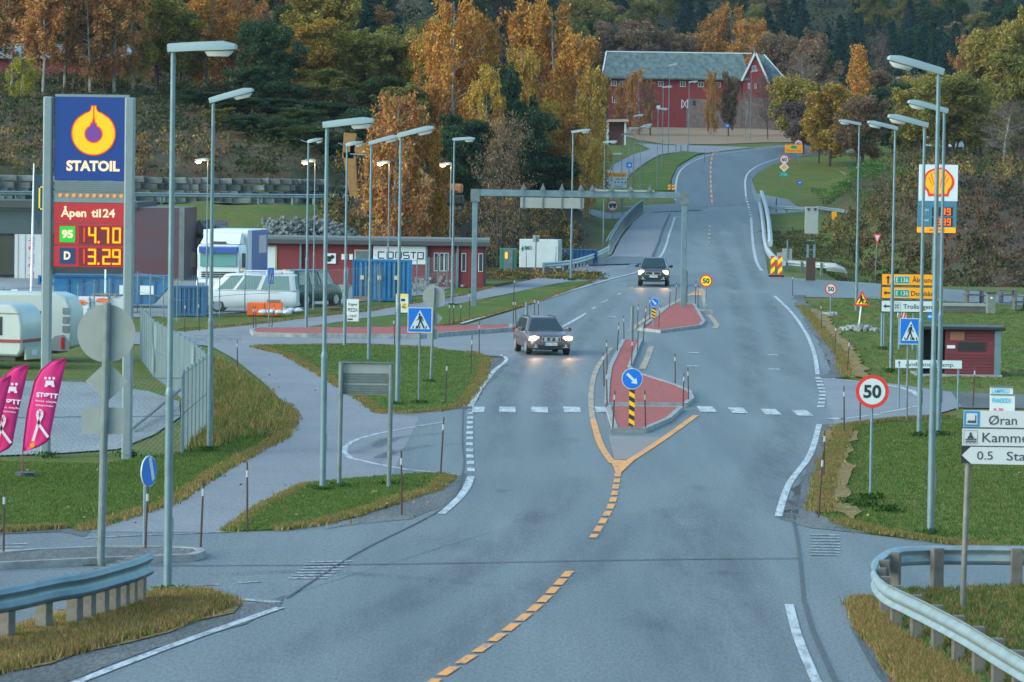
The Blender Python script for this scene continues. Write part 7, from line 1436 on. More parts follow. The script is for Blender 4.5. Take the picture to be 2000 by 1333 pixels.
for a in(1224,1237,1281): mb=MB(); mb.b2((X(a),.0,z(212)),(X(a+8),.045,z(207))); mb.build('white_patch',WTRIM,r)
mb=MB(); mb.b2((X(1330),-.1,z(212)),(X(1343),-.03,z(195))); d=mb.build('barn_door',REDB,r); mb=MB(); [mb.prism([(X(a),z(b)),(X(a+1.5),z(b)),(X(c+1.5),z(e)),(X(c),z(e))],-.13,-.101) for a,b,c,e in((1330,212,1330,195),(1341.5,212,1341.5,195),(1331.5,211,1340,196),(1340,211,1331.5,196))]; mb.build('white_cross',WTRIM,d)
for a in(1352,1407,1380): mb=MB(); mb.b2((X(a),-.08,z(206)),(X(a+6),-.025,z(197))); mb.build('stable_window',BLACK,r)
# gable block and right wing
mb=MB(); x0,x1,xm=X(1449),X(1496),X(1472); mb.prism([(x0,z(190)),(x1,z(190)),(x1,z(156)),(xm,z(104)),(x0,z(156))],-.8,12); mb.build('gable_wall',REDB,r); mb=MB(); mb.b2((x0,-.85,-1),(X(1533),12,z(190)-.001)); mb.build('stone_base',STONEW,r)
mb=MB()
for a,b in(((X(1446),z(157)),(X(1472),z(101))),((X(1472),z(101)),(X(1500),z(162)))):
    d=Vector((b[0]-a[0],b[1]-a[1])).normalized(); n=Vector((-d.y,d.x))*.16; mb.prism([(a[0]+n.x,a[1]+n.y),(a[0]-n.x,a[1]-n.y),(b[0]-n.x,b[1]-n.y),(b[0]+n.x,b[1]+n.y)],-1.2,-.9)
mb.build('verge_board',WTRIM,r)
window(r,X(1466),X(1474),z(138),z(127),-.8,1); 
for a in(1459,1472): window(r,X(a),X(a)+.3,z(172),z(161),-.8,0)
mb=MB(); mb.b2((X(1497),-.5,z(190)),(X(1532),12,z(157))); mb.build('wing_wall',REDB,r); mb=MB(); mb.add([(X(1494),-.9,z(157)),(X(1536),-.9,z(157)),(X(1494),6,z(103)),(X(1474),6,z(103)),(X(1536),12.5,z(157)),(X(1480),12.5,z(150))],[(0,1,2,3),(1,4,2),(2,4,5,3)]); mb.build('wing_roof',SLATE,r); mb=MB(); mb.tube([(X(1494),6,z(103)),(X(1536),-.9,z(157))],.12,4); mb.build('hip_board',WTRIM,r)
for a in(1508,1520): window(r,X(a),X(a)+.35,z(176),z(164),-.5,0)
# grey kiosk, small shelter, bench by the far path
p=P(1306,243); k=kk(p); r=thing('kiosk',p,'pale grey transformer kiosk below the barn','kiosk'); mb=MB(); mb.b2((0,0,0),(54/k,2.5,25/k)); mb.build('body',M('kiosk_grey',(.33,.39,.38),.6,var=.1),r); mb=MB(); mb.b2((-.1,-.15,25/k),(55/k,2.6,27.5/k)); mb.build('roof',DARK,r)
p=at(1186,560,262); k=kk(p); z=lambda y:hgt(p,1205,y); X=lambda x:(x-1186)/k; r=thing('bus_shelter',p,'small far shelter with a pale roof and a reddish back wall','bus shelter'); mb=MB(); mb.b2((0,1.4,-.5),(X(1222),1.55,z(238))); mb.build('back_wall',M('shelter_red_brown',(.20,.07,.05),.8),r); mb=MB(); mb.prism([(-.3,z(239)),(X(1228),z(238)),(X(1226),z(233)),(.1,z(234))],-.4,1.7); mb.build('roof',M('shelter_roof',(.40,.30,.25),.7),r)
for x in(1187,1221): mb=MB(); mb.b2((X(x)-.12,-.1,-.5),(X(x)+.12,1.4,z(239))); mb.build('side_post',WTRIM,r)
p=P(1335,296); k=kk(p); r=thing('picnic_table',p,'faint far picnic table by the stubble field','picnic table'); mb=MB(); mb.b2((-17/k,-.4,.8),(10/k,.4,.95)); mb.build('table_top',GREYB,r); mb=MB(); [mb.b2((x/k-.06,-.3,0),(x/k+.06,.3,.8)) for x in(-15,-5,8)]; mb.build('end_frame',GALVD,r)
# left hillside barn
p=at(-20,432,188); k=kk(p); X=lambda x:(x+20)/k; z=lambda y:hgt(p,130,y); r=thing('barn',p,'dark red hillside barn with a pale blue grey roof behind the birches','barn'); DR=M('dark_red_boards',(.19,.022,.035),.8,var=.3,scale=1)
mb=MB(); mb.b2((X(-120),0,-2),(X(300),9,z(112))); mb.build('wall',DR,r); roof(X(-130),X(265),112,84,0,-.8,10,SLATE,sx=.6).build('roof',M('pale_roof',(.16,.24,.27),.5,var=.2,scale=1),r); mb=MB(); mb.prism([(X(250),z(112)),(X(300),z(112)),(X(278),z(82))],-.3,9); mb.build('gable_wall',DR,r)
# house peeking over the trees
p=at(535,520,110); k=kk(p); X=lambda x:(x-535)/k; z=lambda y:hgt(p,535,y); r=thing('house',p,'brown house gable with white verge boards among the trees','house'); HB=M('house_brown',(.12,.06,.05),.8)
mb=MB(); mb.prism([(X(510),-1),(X(534),-1),(X(534),z(44)),(X(521),z(22)),(X(510),z(40))],0,8); mb.build('gable_wall',HB,r); mb=MB(); mb.add([(X(521),-.4,z(20)),(X(580),-.4+4,z(24)),(X(596),-.4,z(44)),(X(534),-.4,z(44))],[(0,1,2,3)]); mb.b2((X(534),0,-1),(X(592),8,z(45))); mb.build('roof',M('house_roof',(.10,.15,.17),.7),r)
mb=MB()
for a,b in(((X(510),z(40)),(X(520),z(20))),((X(520),z(20)),(X(534),z(46)))):
    d=Vector((b[0]-a[0],b[1]-a[1])).normalized(); n=Vector((-d.y,d.x))*.12; mb.prism([(a[0]+n.x,a[1]+n.y),(a[0]-n.x,a[1]-n.y),(b[0]-n.x,b[1]-n.y),(b[0]+n.x,b[1]+n.y)],-.7,-.5)
mb.build('verge_board',WTRIM,r)
# bright yellow green board and white covered boats on the right plateau
p=at(1925,520,262); k=kk(p); z=lambda y:hgt(p,1925,y); X=lambda x:(x-1925)/k; r=thing('bright_board',p,'luminous yellow green square board glimpsed through the olive trees','billboard'); mb=MB(); mb.b2((X(1908),-.1,z(253)),(X(1942),0,z(231))); mb.build('board',emi('lime_board',(.55,.75,.0),.35),r); mb=MB(); [mb.b2((X(x)-.1,0,0),(X(x)+.1,.2,z(240))) for x in(1912,1938)]; mb.build('leg',GALVD,r)
def hull(px,dist,wpx,yt,lb,ph):
    p=at(px,dist); k=kk(p); r=thing('covered_boat',p,lb,'boat','white covered boats on the right plateau'); h=max(1.6,hgt(p,px,yt)); L_=wpx/k; rings=[]
    for i in range(9):
        t=i/8; x=(t-.5)*L_; w_=1.1*math.sin(math.pi*min(1,t*.85+.12)); zz=h*(.62+.38*math.sin(math.pi*(t*.8+ph))); rings.append([(x,-w_,h*.35),(x,-w_*1.0,h*.62),(x,-w_*.3,zz),(x,w_*.3,zz),(x,w_,h*.62),(x,w_,h*.35)])
    mb=MB(); mb.loft(rings); mb.build('cover',M('boat_cover',(.52,.56,.58),.6,var=.2,scale=2),r,smooth=60); mb=MB(); [mb.b2((x-.1,-.6,-.3),(x+.1,.6,h*.4)) for x in(-L_*.3,L_*.3)]; mb.build('cradle',DARK,r)
hull(1822,505,38,252,'left white covered boat seen between lamp posts',.1); hull(1866,505,30,255,'right white covered boat seen behind the olive tree stems',.2)
for px,py,di,lb in((1630,206,560,'tiny warm lit lamp among the orange tree branches'),(1925,277,500,'tiny warm lit lamp below the luminous board'),(622,132,470,'tiny warm lit window lamp among the hillside trees')):
    p=at(px,di,py); h=hgt(p,px,py); r=thing('garden_lamp',p,lb,'lamp'); mb=MB(); mb.tube([(0,0,0),(0,0,h)],.05,6); mb.build('pole',DARK,r); mb=MB(); mb.tube([(0,0,h-.15),(0,0,h),(0,0,h+.15)],[.1,.18,.08],8); mb.build('bulb',emi('warm_bulb',(1,.55,.25),6),r)
# ================================================================ vegetation
LEAF=leafmat('leaf'); LEAFA=leafmat('leaf_coloured','gc',.25)
BARK=M('bark_dark',(.07,.055,.045),.9,var=.4,scale=3); BARKW=M('bark_birch',(.36,.35,.33),.8,var=.6,scale=2.5,col2=(.08,.07,.065),stretch=(1,1,.35))
def cards(C,size,rg,flat=.0,tall=1.,v=None,col=None,name='crown'):
    N=len(C); a=rg.normal(size=(N,3)); a[:,2]*=tall; a/=np.linalg.norm(a,axis=1)[:,None]
    b=rg.normal(size=(N,3)); b-= (b*a).sum(1)[:,None]*a; b/=np.linalg.norm(b,axis=1)[:,None]
    s=(size if np.ndim(size) else np.full(N,size))*rg.uniform(.6,1.3,N); A=a*s[:,None]*.62; B=b*s[:,None]*.38
    V=np.stack([C-A,C+B*rg.uniform(.6,1.2,(N,1)),C+A,C-B*rg.uniform(.6,1.2,(N,1))],1).reshape(-1,3)
    me=bpy.data.meshes.new(name); me.vertices.add(4*N); me.vertices.foreach_set('co',V.ravel())
    me.loops.add(4*N); me.loops.foreach_set('vertex_index',np.arange(4*N)); me.polygons.add(N); me.polygons.foreach_set('loop_start',np.arange(0,4*N,4)); me.polygons.foreach_set('loop_total',np.full(N,4))
    v=rg.random(N) if v is None else v
    at_=me.attributes.new('v','FLOAT','FACE'); at_.data.foreach_set('value',v)
    if col is not None:
        ca=me.color_attributes.new('gc','FLOAT_COLOR','CORNER'); q=np.ones((N,4)); q[:,:3]=col; ca.data.foreach_set('color',np.repeat(q,4,0).ravel())
    me.update(calc_edges=True); me.validate(); return me
def limbs(mb,rg,h,n,spread,t0,t1,up,r0,trunks=1,lean=.03,fork=0):
    ends=[]
    for T in range(trunks):
        bx,by=(0,0) if trunks==1 else (rg.uniform(-.5,.5),rg.uniform(-.3,.3)); lx,ly=rg.normal(0,lean*h*(1 if trunks==1 else 3),2)
        pts=[(bx+lx*t**1.2+math.sin(t*5+T)*.04*h*.3,by+ly*t,h*t*.97-(.3 if t==0 else 0)) for t in(0,.2,.4,.6,.8,1)]
        mb.tube(pts,[r0*(1-.85*i/5)/(trunks**.4) for i in range(6)],7)
        for i in range(n//trunks):
            t=t0+(t1-t0)*(i+rg.random())/(n//trunks); z=h*t; j=min(4,int(t*5)); f=t*5-j; bp=np.array(pts[j])*(1-f)+np.array(pts[j+1])*f
            a=rg.uniform(0,6.28); L=spread(t)*rg.uniform(.75,1.0); e=bp+np.array([math.cos(a)*L,math.sin(a)*L,L*up*rg.uniform(.6,1.2)]); m=(bp+e)/2+np.array([0,0,L*.08])
            mb.tube([bp,m,e],[r0*.3*(1-t*.6),r0*.18*(1-t*.5),.012],4,cap=False); ends.append((bp,e,t))
            for q in range(fork):
                s_=rg.uniform(.4,.9); st=bp+(e-bp)*s_; d=rg.normal(0,.35*L,3); d[2]=abs(d[2])*(.8 if up>0 else .3); mb.tube([st,st+d],[.022,.008],3,cap=False); ends.append((st,st+d,t))
    return ends
PR={}
def proto(kind):
    if kind in PR: return PR[kind]
    base,var=kind.rsplit('_',1); rg=np.random.default_rng({'birch':10,'round':20,'spruce':30,'bare':40,'cone':50,'multi':60}[base]+int(var)); mb=MB(); h=12.
    if base in('birch','cone'):
        prof=(lambda t: 2.9*np.sin(np.clip((t-.05)/.95,0,1)**.75*math.pi*.93)**.8+.2) if base=='birch' else (lambda t: 3.0*(1.02-t)**.85)
        ends=limbs(mb,rg,h,46,lambda t: float(prof(t)),.14,.97,.45,.17)
        C=[]
        for k_ in range(430):
            bp,e,t=ends[rg.integers(len(ends))]; s_=rg.uniform(.35,1.05)**.7; p_=bp+(e-bp)*s_+rg.normal(0,.28,3); L=rg.uniform(.5,1.9)*(1-.4*t); m=int(14+L*12)
            u=rg.random(m); c=p_[None,:]+rg.normal(0,.13,(m,3)); c[:,2]-=u*L; c[:,:2]+=rg.normal(0,.10,(1,2))*u[:,None]; C.append(c)
        C=np.concatenate(C); me=cards(C,.21,rg,tall=1.7); bark=BARKW
    elif base in('round','multi'):
        tr=1 if base=='round' else 5; ends=limbs(mb,rg,h*.8,34,lambda t: 2.5*math.sin(min(1,max(.05,t))*math.pi*.8)+.6,.2 if tr==1 else .2,1,.6,.2,tr,fork=1)
        C=[]
        for bp,e,t in ends:
            for q in range(3):
                s_=rg.uniform(.5,1.15); c0=bp+(e-bp)*s_+rg.normal(0,.35,3); r_=rg.uniform(.35,.9); m=int(190*r_); d=rg.normal(size=(m,3)); d/=np.linalg.norm(d,axis=1)[:,None]; C.append(c0+d*(r_*rg.uniform(.6,1,(m,1)))*np.array([1,1,1.]))
        C=np.concatenate(C)
        if base=='multi': C=C[rg.random(len(C))<.85]
        me=cards(C,.25,rg); bark=BARK
    elif base=='spruce':
        mb.tube([(0,0,-.3),(0,0,h)],[.16,.02],7); C=[]
        for i in range(34):
            t=.06+.93*i/34; z=h*t; L=2.5*(1-t)**.85+.12; nb=int(9-4*t)
            for b_ in range(nb):
                a=rg.uniform(0,6.28); m=int(30*L/1.6)+8; u=rg.random(m)**.75*L*rg.uniform(.8,1.05); c=np.stack([np.cos(a)*u,np.sin(a)*u,z-u*.28+rg.normal(0,.06,m)-rg.random(m)*.25*u*.4],1); sd_=rg.normal(0,1,m)*.16*(u+.3); c[:,0]-=np.sin(a)*sd_; c[:,1]+=np.cos(a)*sd_; C.append(c)
        C=np.concatenate(C); me=cards(C,.26,rg); bark=BARK
    else:
        ends=limbs(mb,rg,h,60,lambda t: 2.6*math.sin(min(1,t+.12)*math.pi*.85)+.5,.2,.98,.8,.15,1 if var=='0' else 2,fork=3); C=[]
        for bp,e,t in ends:
            m=22; s_=rg.uniform(.3,1.25,(m,1)); C.append(bp+(e-bp)*s_+rg.normal(0,.22,(m,3)))
        C=np.concatenate(C); me=cards(C,.13,rg,tall=2.2); bark=BARKW if var=='0' else BARK
    me.materials.append(LEAF); PR[kind]=(me,mb.mesh('trunk',bark)); return PR[kind]
NAME={'birch':'birch_tree','cone':'birch_tree','round':'broadleaf_tree','multi':'broadleaf_tree','spruce':'spruce_tree','bare':'bare_tree'}
tn=[0]
def tree(kind,px,dist,top,wpx,col,label,group=None,y0=None):
    p=at(px,dist,min(top+60,300)); h=max(2.,hgt(p,px,top)); k=kk(p); tn[0]+=1; rg=random.Random(tn[0])
    if kind[-1] not in '0123': kind=kind+'_'+str(tn[0]%(3 if kind in('birch','round','spruce') else 2))
    cm,tm=proto(kind); b=kind.split('_')[0]
    r=thing(NAME[b],p,label,'tree',group,rg.uniform(0,6.28)); wn={'birch':5.6,'cone':6.0,'round':6.4,'multi':7,'spruce':5.0,'bare':6.2}[b]; sx=(wpx/k)/wn*(1.16 if group is None else 1.08); r.scale=(sx,sx,h/12.3)
    t=bpy.data.objects.new('trunk',tm); COL.objects.link(t); t.parent=r
    c=bpy.data.objects.new('crown',cm); COL.objects.link(c); c.parent=r
    f=rg.uniform(.85,1.15)
    if 'hillside barn' in label: c.location.z=1.9; c.scale=(1.25,1.25,.86)
    c.color=(min(1,col[0]*f),min(1,col[1]*f),col[2]*f,1); return r
ORA=(.43,.20,.05); GOL=(.42,.26,.06); RUS=(.38,.18,.07); BRN=(.25,.13,.06); OLI=(.20,.18,.055); OLG=(.30,.23,.06); LIM=(.30,.27,.05); DGR=(.05,.085,.045); SPR=(.022,.055,.05); GRY=(.15,.11,.095); GRO=(.22,.14,.09); GRN_=(.07,.10,.04)
LT=[
('birch',25,404,-60,120,BRN,'rusty birch before the pale end of the hillside barn roof at the left edge'),('birch',85,400,-70,90,RUS,'rusty birch with drooping twigs in front of the hillside barn'),('birch',128,404,-70,110,RUS,'broad rusty birch over the middle of the hillside barn'),
('birch',178,400,-50,90,BRN,'brown birch with pale twin stems right of the barn middle'),('birch',225,402,-40,100,RUS,'rusty birch over the right part of the hillside barn'),('birch',262,406,-60,90,OLG,'olive gold birch at the barn gable'),
('round',310,410,-40,120,OLG,'olive yellow tree just left of the nearest tall lamp head'),('round',352,414,0,100,OLI,'olive tree behind the nearest tall lamp head'),('birch',405,416,-30,120,ORA,'orange brown birch above the second lamp head'),('birch',455,420,-30,120,RUS,'reddish birch right of the second lamp head'),('birch',495,426,0,80,RUS,'reddish birch left of the brown house gable'),
('birch',42,385,108,60,LIM,'small yellow green tree left of the pylon top'),('round',530,402,25,100,DGR,'tall dark green tree under the brown house gable'),('round',498,396,120,90,DGR,'dark green tree left of the tall dark one'),
('round',605,416,24,110,GOL,'gold topped round tree with a warm light in it'),('round',655,418,42,90,OLG,'olive gold tree right of the gold topped one'),('round',712,420,42,100,OLI,'olive tree in the middle of the hillside row'),('round',762,425,36,90,OLI,'broad olive tree left of the orange birches'),('round',806,422,45,80,OLG,'narrow olive orange tree beside the big orange birch'),
('round',640,402,125,90,OLI,'lower olive tree in the hillside row'),('round',565,396,160,80,DGR,'dark green bushy tree under the gold topped one'),('round',735,402,140,90,GRN_,'dull green lower tree in the hillside row'),('round',800,400,150,90,OLI,'lower olive tree beside the big orange birch'),
('birch',852,408,28,90,ORA,'orange birch at the left of the tall orange group'),('birch',892,402,-14,110,ORA,'tallest orange birch in the middle of the picture'),('birch',935,405,14,90,ORA,'orange birch at the right of the tall orange group'),('birch',950,395,120,70,GOL,'golden birch hanging low beside the dark gap'),
('round',990,400,105,80,DGR,'dark green tree in the gap between the orange groups'),('round',1015,396,180,100,DGR,'dark green tree low in the gap before the golden birches'),('round',900,392,215,90,DGR,'dark green tree below the tall orange group'),
('birch',1040,432,-14,130,ORA,'high orange birch left in the large right orange group'),('birch',1085,428,-8,120,ORA,'high orange birch right in the large right orange group'),('birch',1125,422,55,100,ORA,'orange birch sloping towards the red barn'),('birch',1155,416,120,75,GOL,'lower gold birch nearest to the red barn'),('birch',1012,420,85,90,GOL,'gold birch on the left flank of the right orange group'),
('birch',1062,404,190,110,GOL,'low golden birch in front of the right orange group'),('birch',1112,402,215,90,ORA,'low orange birch in front of the right orange group'),('birch',1142,398,258,60,GOL,'small gold birch at the foot of the right orange group'),('round',1065,398,290,120,DGR,'dark green bush like tree at the foot of the orange group'),
('birch',778,288,168,125,RUS,'rusty weeping birch standing before the excavator'),('birch',752,291,212,70,RUS,'shorter rusty birch left of the weeping one'),('birch',828,290,228,90,ORA,'shorter orange birch right of the weeping one'),
('bare',965,300,228,105,GRO,'thinly leaved grey brown birch with a pale leaning trunk behind the gantry'),
('round',690,390,232,90,DGR,'dark shrubby tree above the stone wall end'),('round',640,386,245,80,DGR,'dark shrubby tree by the upper excavator arm'),('round',520,384,215,90,DGR,'dark shrubby tree left above the stone wall'),('round',450,384,232,90,GRN_,'dull green shrubby tree above the stone wall'),('round',385,388,210,80,DGR,'dark shrub behind the second lamp'),
('round',480,362,240,90,DGR,'dark bush low on the hillside left of the small lit lamp'),('round',545,356,225,90,DGR,'dark green bush in the middle of the lower hillside'),('round',600,352,240,90,GRN_,'dull green bush low on the hillside before the dark trees'),('round',650,350,262,70,DGR,'dark bush at the end of the stone wall'),('round',580,372,205,80,GRN_,'green bush under the round gold topped tree'),('round',430,368,262,60,OLI,'small olive bush above the stone wall'),('round',705,372,205,80,DGR,'dark bush behind the rusty weeping birch'),('round',905,360,250,90,DGR,'dark bush right of the rusty weeping birch'),('round',865,372,235,90,DGR,'dark bush between rusty birch and tall orange group'),('round',1015,380,250,80,DGR,'dark bush left of the low golden birches'),
('birch',1250,648,132,52,RUS,'rusty birch before the left half of the red barn'),('birch',1218,652,158,44,RUS,'smaller rusty birch at the left end of the red barn'),('bare',1275,648,170,42,GRY,'greyish tree before the barn beside the rusty one'),
('birch',1390,650,134,30,ORA,'orange tree before the stone base of the barn'),('round',1424,652,130,30,GRO,'brown grey tree before the barn gable'),('bare',1457,630,175,34,GRY,'small bare tree at the barn gable foot'),('bare',1505,636,148,46,GRY,'bare tree before the right barn wing'),('bare',1568,640,110,60,GRY,'bare grey tree just right of the barn'),('round',1588,700,60,80,GRO,'brown grey tree behind the right barn corner'),
('cone',1680,575,78,84,ORA,'pointed orange birch standing high on the right'),('round',1622,505,152,95,GOL,'gold brown tree above the right grass mound'),('multi',1680,500,172,95,GRO,'grey brown many stemmed tree below the pointed orange birch'),('round',1600,510,190,60,GOL,'small golden tree at the edge of the far bend'),
('round',1745,540,150,85,DGR,'dark green tree between the orange birch and the olive trees'),('multi',1800,482,148,105,OLG,'many stemmed olive gold tree above the scallop emblem sign, left'),('multi',1858,478,128,140,OLI,'broad many stemmed olive tree above the scallop emblem sign'),('multi',1912,482,155,110,OLG,'many stemmed olive gold tree beside the luminous board'),('bare',1962,455,200,100,GRY,'dark grey bare tree near the right edge'),('multi',1995,460,80,110,OLI,'tall olive tree cut by the right edge'),
('birch',1895,605,62,75,RUS,'reddish birch high on the right slope'),('round',1945,570,35,110,OLG,'olive gold tree high on the right slope'),('round',2000,575,-10,100,OLG,'olive gold tree at the upper right corner'),('bare',1732,625,68,55,GRY,'slender bare birch before the dark spruces'),('birch',1770,560,205,60,OLI,'low olive tree behind the row of right lamps'),
]
for t in LT: tree(*t)
rg0=random.Random(77)
for i in range(44): # understory on the right plateau
    px=1560+rg0.random()*500; d=rg0.uniform(505,700); tree(rg0.choice(['round','round','bare']),px,d,rg0.uniform(120,215),rg0.uniform(70,110),rg0.choice([GRO,GRY,OLI,GRN_,OLG]),'brownish tree in the thicket on the right plateau','thicket trees on the right plateau')
FG='autumn trees in the wooded hillside'; SG='dark spruces in the plantation above the right slope'
rg=random.Random(11)
for i in range(30): # spruce plantation
    px=1600+i*10.4+rg.uniform(-6,6); row=i%3; tree('spruce',px,760+row*30+rg.uniform(-8,8),(22,38,60)[::-1][row]*1.0+rg.uniform(-8,16)+(10 if px<1640 else 0),62,SPR,'dark spruce in the dense plantation above the right slope',SG)
back=[(1135,800,60,100,OLI),(1175,830,20,100,GRN_),(1205,790,30,100,GRO),(1255,795,22,105,GRO),(1310,800,42,95,GRO),(1350,815,60,80,RUS),(1388,800,22,80,ORA),(1432,800,2,90,ORA),(1478,790,32,95,ORA),(1530,785,50,90,GRO),(1580,770,40,90,GRO),(1600,740,90,70,GRN_),(1160,900,-20,110,OLG),(1110,820,20,90,OLI)]
for px,d,t,w_,c in back: tree('birch' if c in(ORA,RUS) else 'round',px,d,t,w_,c,'faded autumn tree on the slope behind the red barn','faded trees behind the red barn')
for i in range(62):
    px=-60+1130*rg.random(); d=rg.uniform(445,640); c=rg.choice([OLI,OLG,RUS,DGR,DGR,GRN_,BRN,SPR]); kd='spruce' if c==SPR else rg.choice(['birch','round']) if c in(RUS,BRN,OLG) else 'round'
    p=at(px,d,50); hh=rg.uniform(8,12); top=349+(px-1000)*.014-(p.z+hh-7.4)*8000/d; tree(kd,px,d,top,hh*.62*8000/d,c,'tree in the dense wood up the left hillside','trees in the dense left hillside wood')
for i in range(150):
    px=980+1090*rg.random() if i%4 else -40+2100*rg.random(); d=rg.uniform(835,1180); c=rg.choice([SPR,SPR,SPR,DGR,GRN_,GRO,OLI]); kd='spruce' if c==SPR else 'round'
    p=at(px,d,20); hh=rg.uniform(10,15); top=349+(px-1000)*.014-(p.z+hh-7.4)*8000/d
    if top>95: top=95-rg.random()*20
    tree(kd,px,d,top,hh*.55*8000/d,c,'tree in the far dark forest at the top of the picture','trees in the far dark forest')
# ---------------------------------------------------------------- undergrowth and grass
def scatter(n,fn,seed,size,name,label,per=30,rad=.55,hh=(.3,1.5),tall=1.4):
    rg=np.random.default_rng(seed); C=[];K=[]
    for i in range(n):
        x,y,cols=fn(rg)
        g=float(H(x,y)); r_=rg.uniform(.6,1.2)*rad; h_=rg.uniform(*hh); m=per; c=rg.normal(0,1,(m,3))*np.array([r_*.6,r_*.6,0]); c[:,2]=rg.random(m)*h_*np.exp(-(c[:,0]**2+c[:,1]**2)/(r_*r_*1.5)); c+=np.array([x,y,g]); C.append(c)
        col=np.array(cols[rg.integers(len(cols))])*rg.uniform(.7,1.3); K.append(np.tile(col,(m,1)))
    me=cards(np.concatenate(C),size,rg,tall=tall,col=np.concatenate(K),name=name); me.materials.append(LEAFA); o=bpy.data.objects.new(name,me); COL.objects.link(o); tag(o,label,None,None,'stuff')
DK=[(.04,.038,.03),(.065,.052,.038),(.09,.065,.045),(.035,.048,.028),(.12,.08,.05),(.055,.058,.033)]
HB_=[(.16,.12,.05),(.20,.13,.05),(.09,.09,.03),(.24,.14,.05),(.05,.06,.03)]
def fa(rg):
    y=rg.uniform(283,402); x=rg.uniform(30,84); return x,y,(DK+[(.13,.06,.04)]) if y<372 else HB_
scatter(2300,fa,1,.22,'undergrowth','brown leafless brush covering the steep right bank',per=34,hh=(.3,1.9),tall=2.)
def fb(rg): y=rg.uniform(290,383); x=rg.uniform(-15,4+max(0,(y-330)*.05)); return x,y,(DK[:4]+HB_ if y<345 else HB_)
scatter(1300,fb,2,.22,'undergrowth','brown and olive brush filling the stream gully by the bridge',per=34,hh=(.4,2.0),tall=2.)
def fc(rg):
    x=rg.uniform(-66,-2); s=rg.uniform(9.5,130); return x,float(pw(x,YS))+s,(HB_+[(.18,.11,.07),(.16,.10,.07)] if s<45 and x<-24 else [(.04,.055,.025),(.05,.06,.03),(.08,.075,.035),(.10,.08,.04)])
scatter(3100,fc,3,.24,'undergrowth','dull brush and dead grass on the hillside above the stone wall',per=30,hh=(.2,1.3))
def fd(rg): y=rg.uniform(262,300); t=rg.random(); px=900+t*260; return (px-1000)*y/8000-3*(1-t),rg.uniform(262,275),HB_+[(.30,.15,.05),(.10,.14,.04)]
scatter(260,fd,4,.14,'undergrowth','orange brown weeds in front of the green kiosk and guard rail',per=30,hh=(.12,.45),rad=.5)
def fe(rg): x=rg.uniform(34,60); y=rg.uniform(400,470); return x,y,[(.055,.14,.035),(.075,.15,.035),(.11,.14,.045),(.05,.12,.03)]
scatter(1700,fe,5,.16,'undergrowth','rough grass on the right mound by the far bend',per=26,hh=(.05,.3),rad=.9)
def ff2(rg):
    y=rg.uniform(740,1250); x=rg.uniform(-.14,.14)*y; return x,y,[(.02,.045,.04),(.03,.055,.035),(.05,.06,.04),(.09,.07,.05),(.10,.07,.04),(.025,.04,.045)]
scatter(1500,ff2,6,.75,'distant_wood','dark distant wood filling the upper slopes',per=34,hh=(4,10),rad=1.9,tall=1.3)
def fg2(rg):
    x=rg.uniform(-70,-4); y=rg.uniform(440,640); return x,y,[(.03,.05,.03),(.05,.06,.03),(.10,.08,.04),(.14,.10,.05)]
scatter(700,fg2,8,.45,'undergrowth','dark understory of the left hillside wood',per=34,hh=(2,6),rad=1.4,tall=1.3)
def fh(rg): y=rg.uniform(300,400); x=rg.uniform(21.5,38)+(y-300)*.03; return x,y,[(.09,.09,.035),(.12,.10,.045),(.07,.085,.03),(.14,.11,.06)]
scatter(900,fh,9,.18,'undergrowth','olive brown rough grass below the bridge parapets',per=30,hh=(.1,.6),rad=.7)
def fi(rg): y=rg.uniform(408,640); x=rg.uniform(46,96)*(y/500); return x,y,[(.06,.06,.03),(.10,.075,.045),(.09,.09,.04),(.14,.09,.05)]
scatter(1300,fi,10,.3,'undergrowth','brownish thicket floor under the trees on the right plateau',per=30,hh=(.2,1.6),rad=1.0)
def inpoly(x,y,w2):
    c=False; n=len(w2)
    for i in range(n):
        x0,y0=w2[i]; x1,y1=w2[i-1]
        if (y0>y)!=(y1>y) and x<(x1-x0)*(y-y0)/(y1-y0)+x0: c=not c
    return c
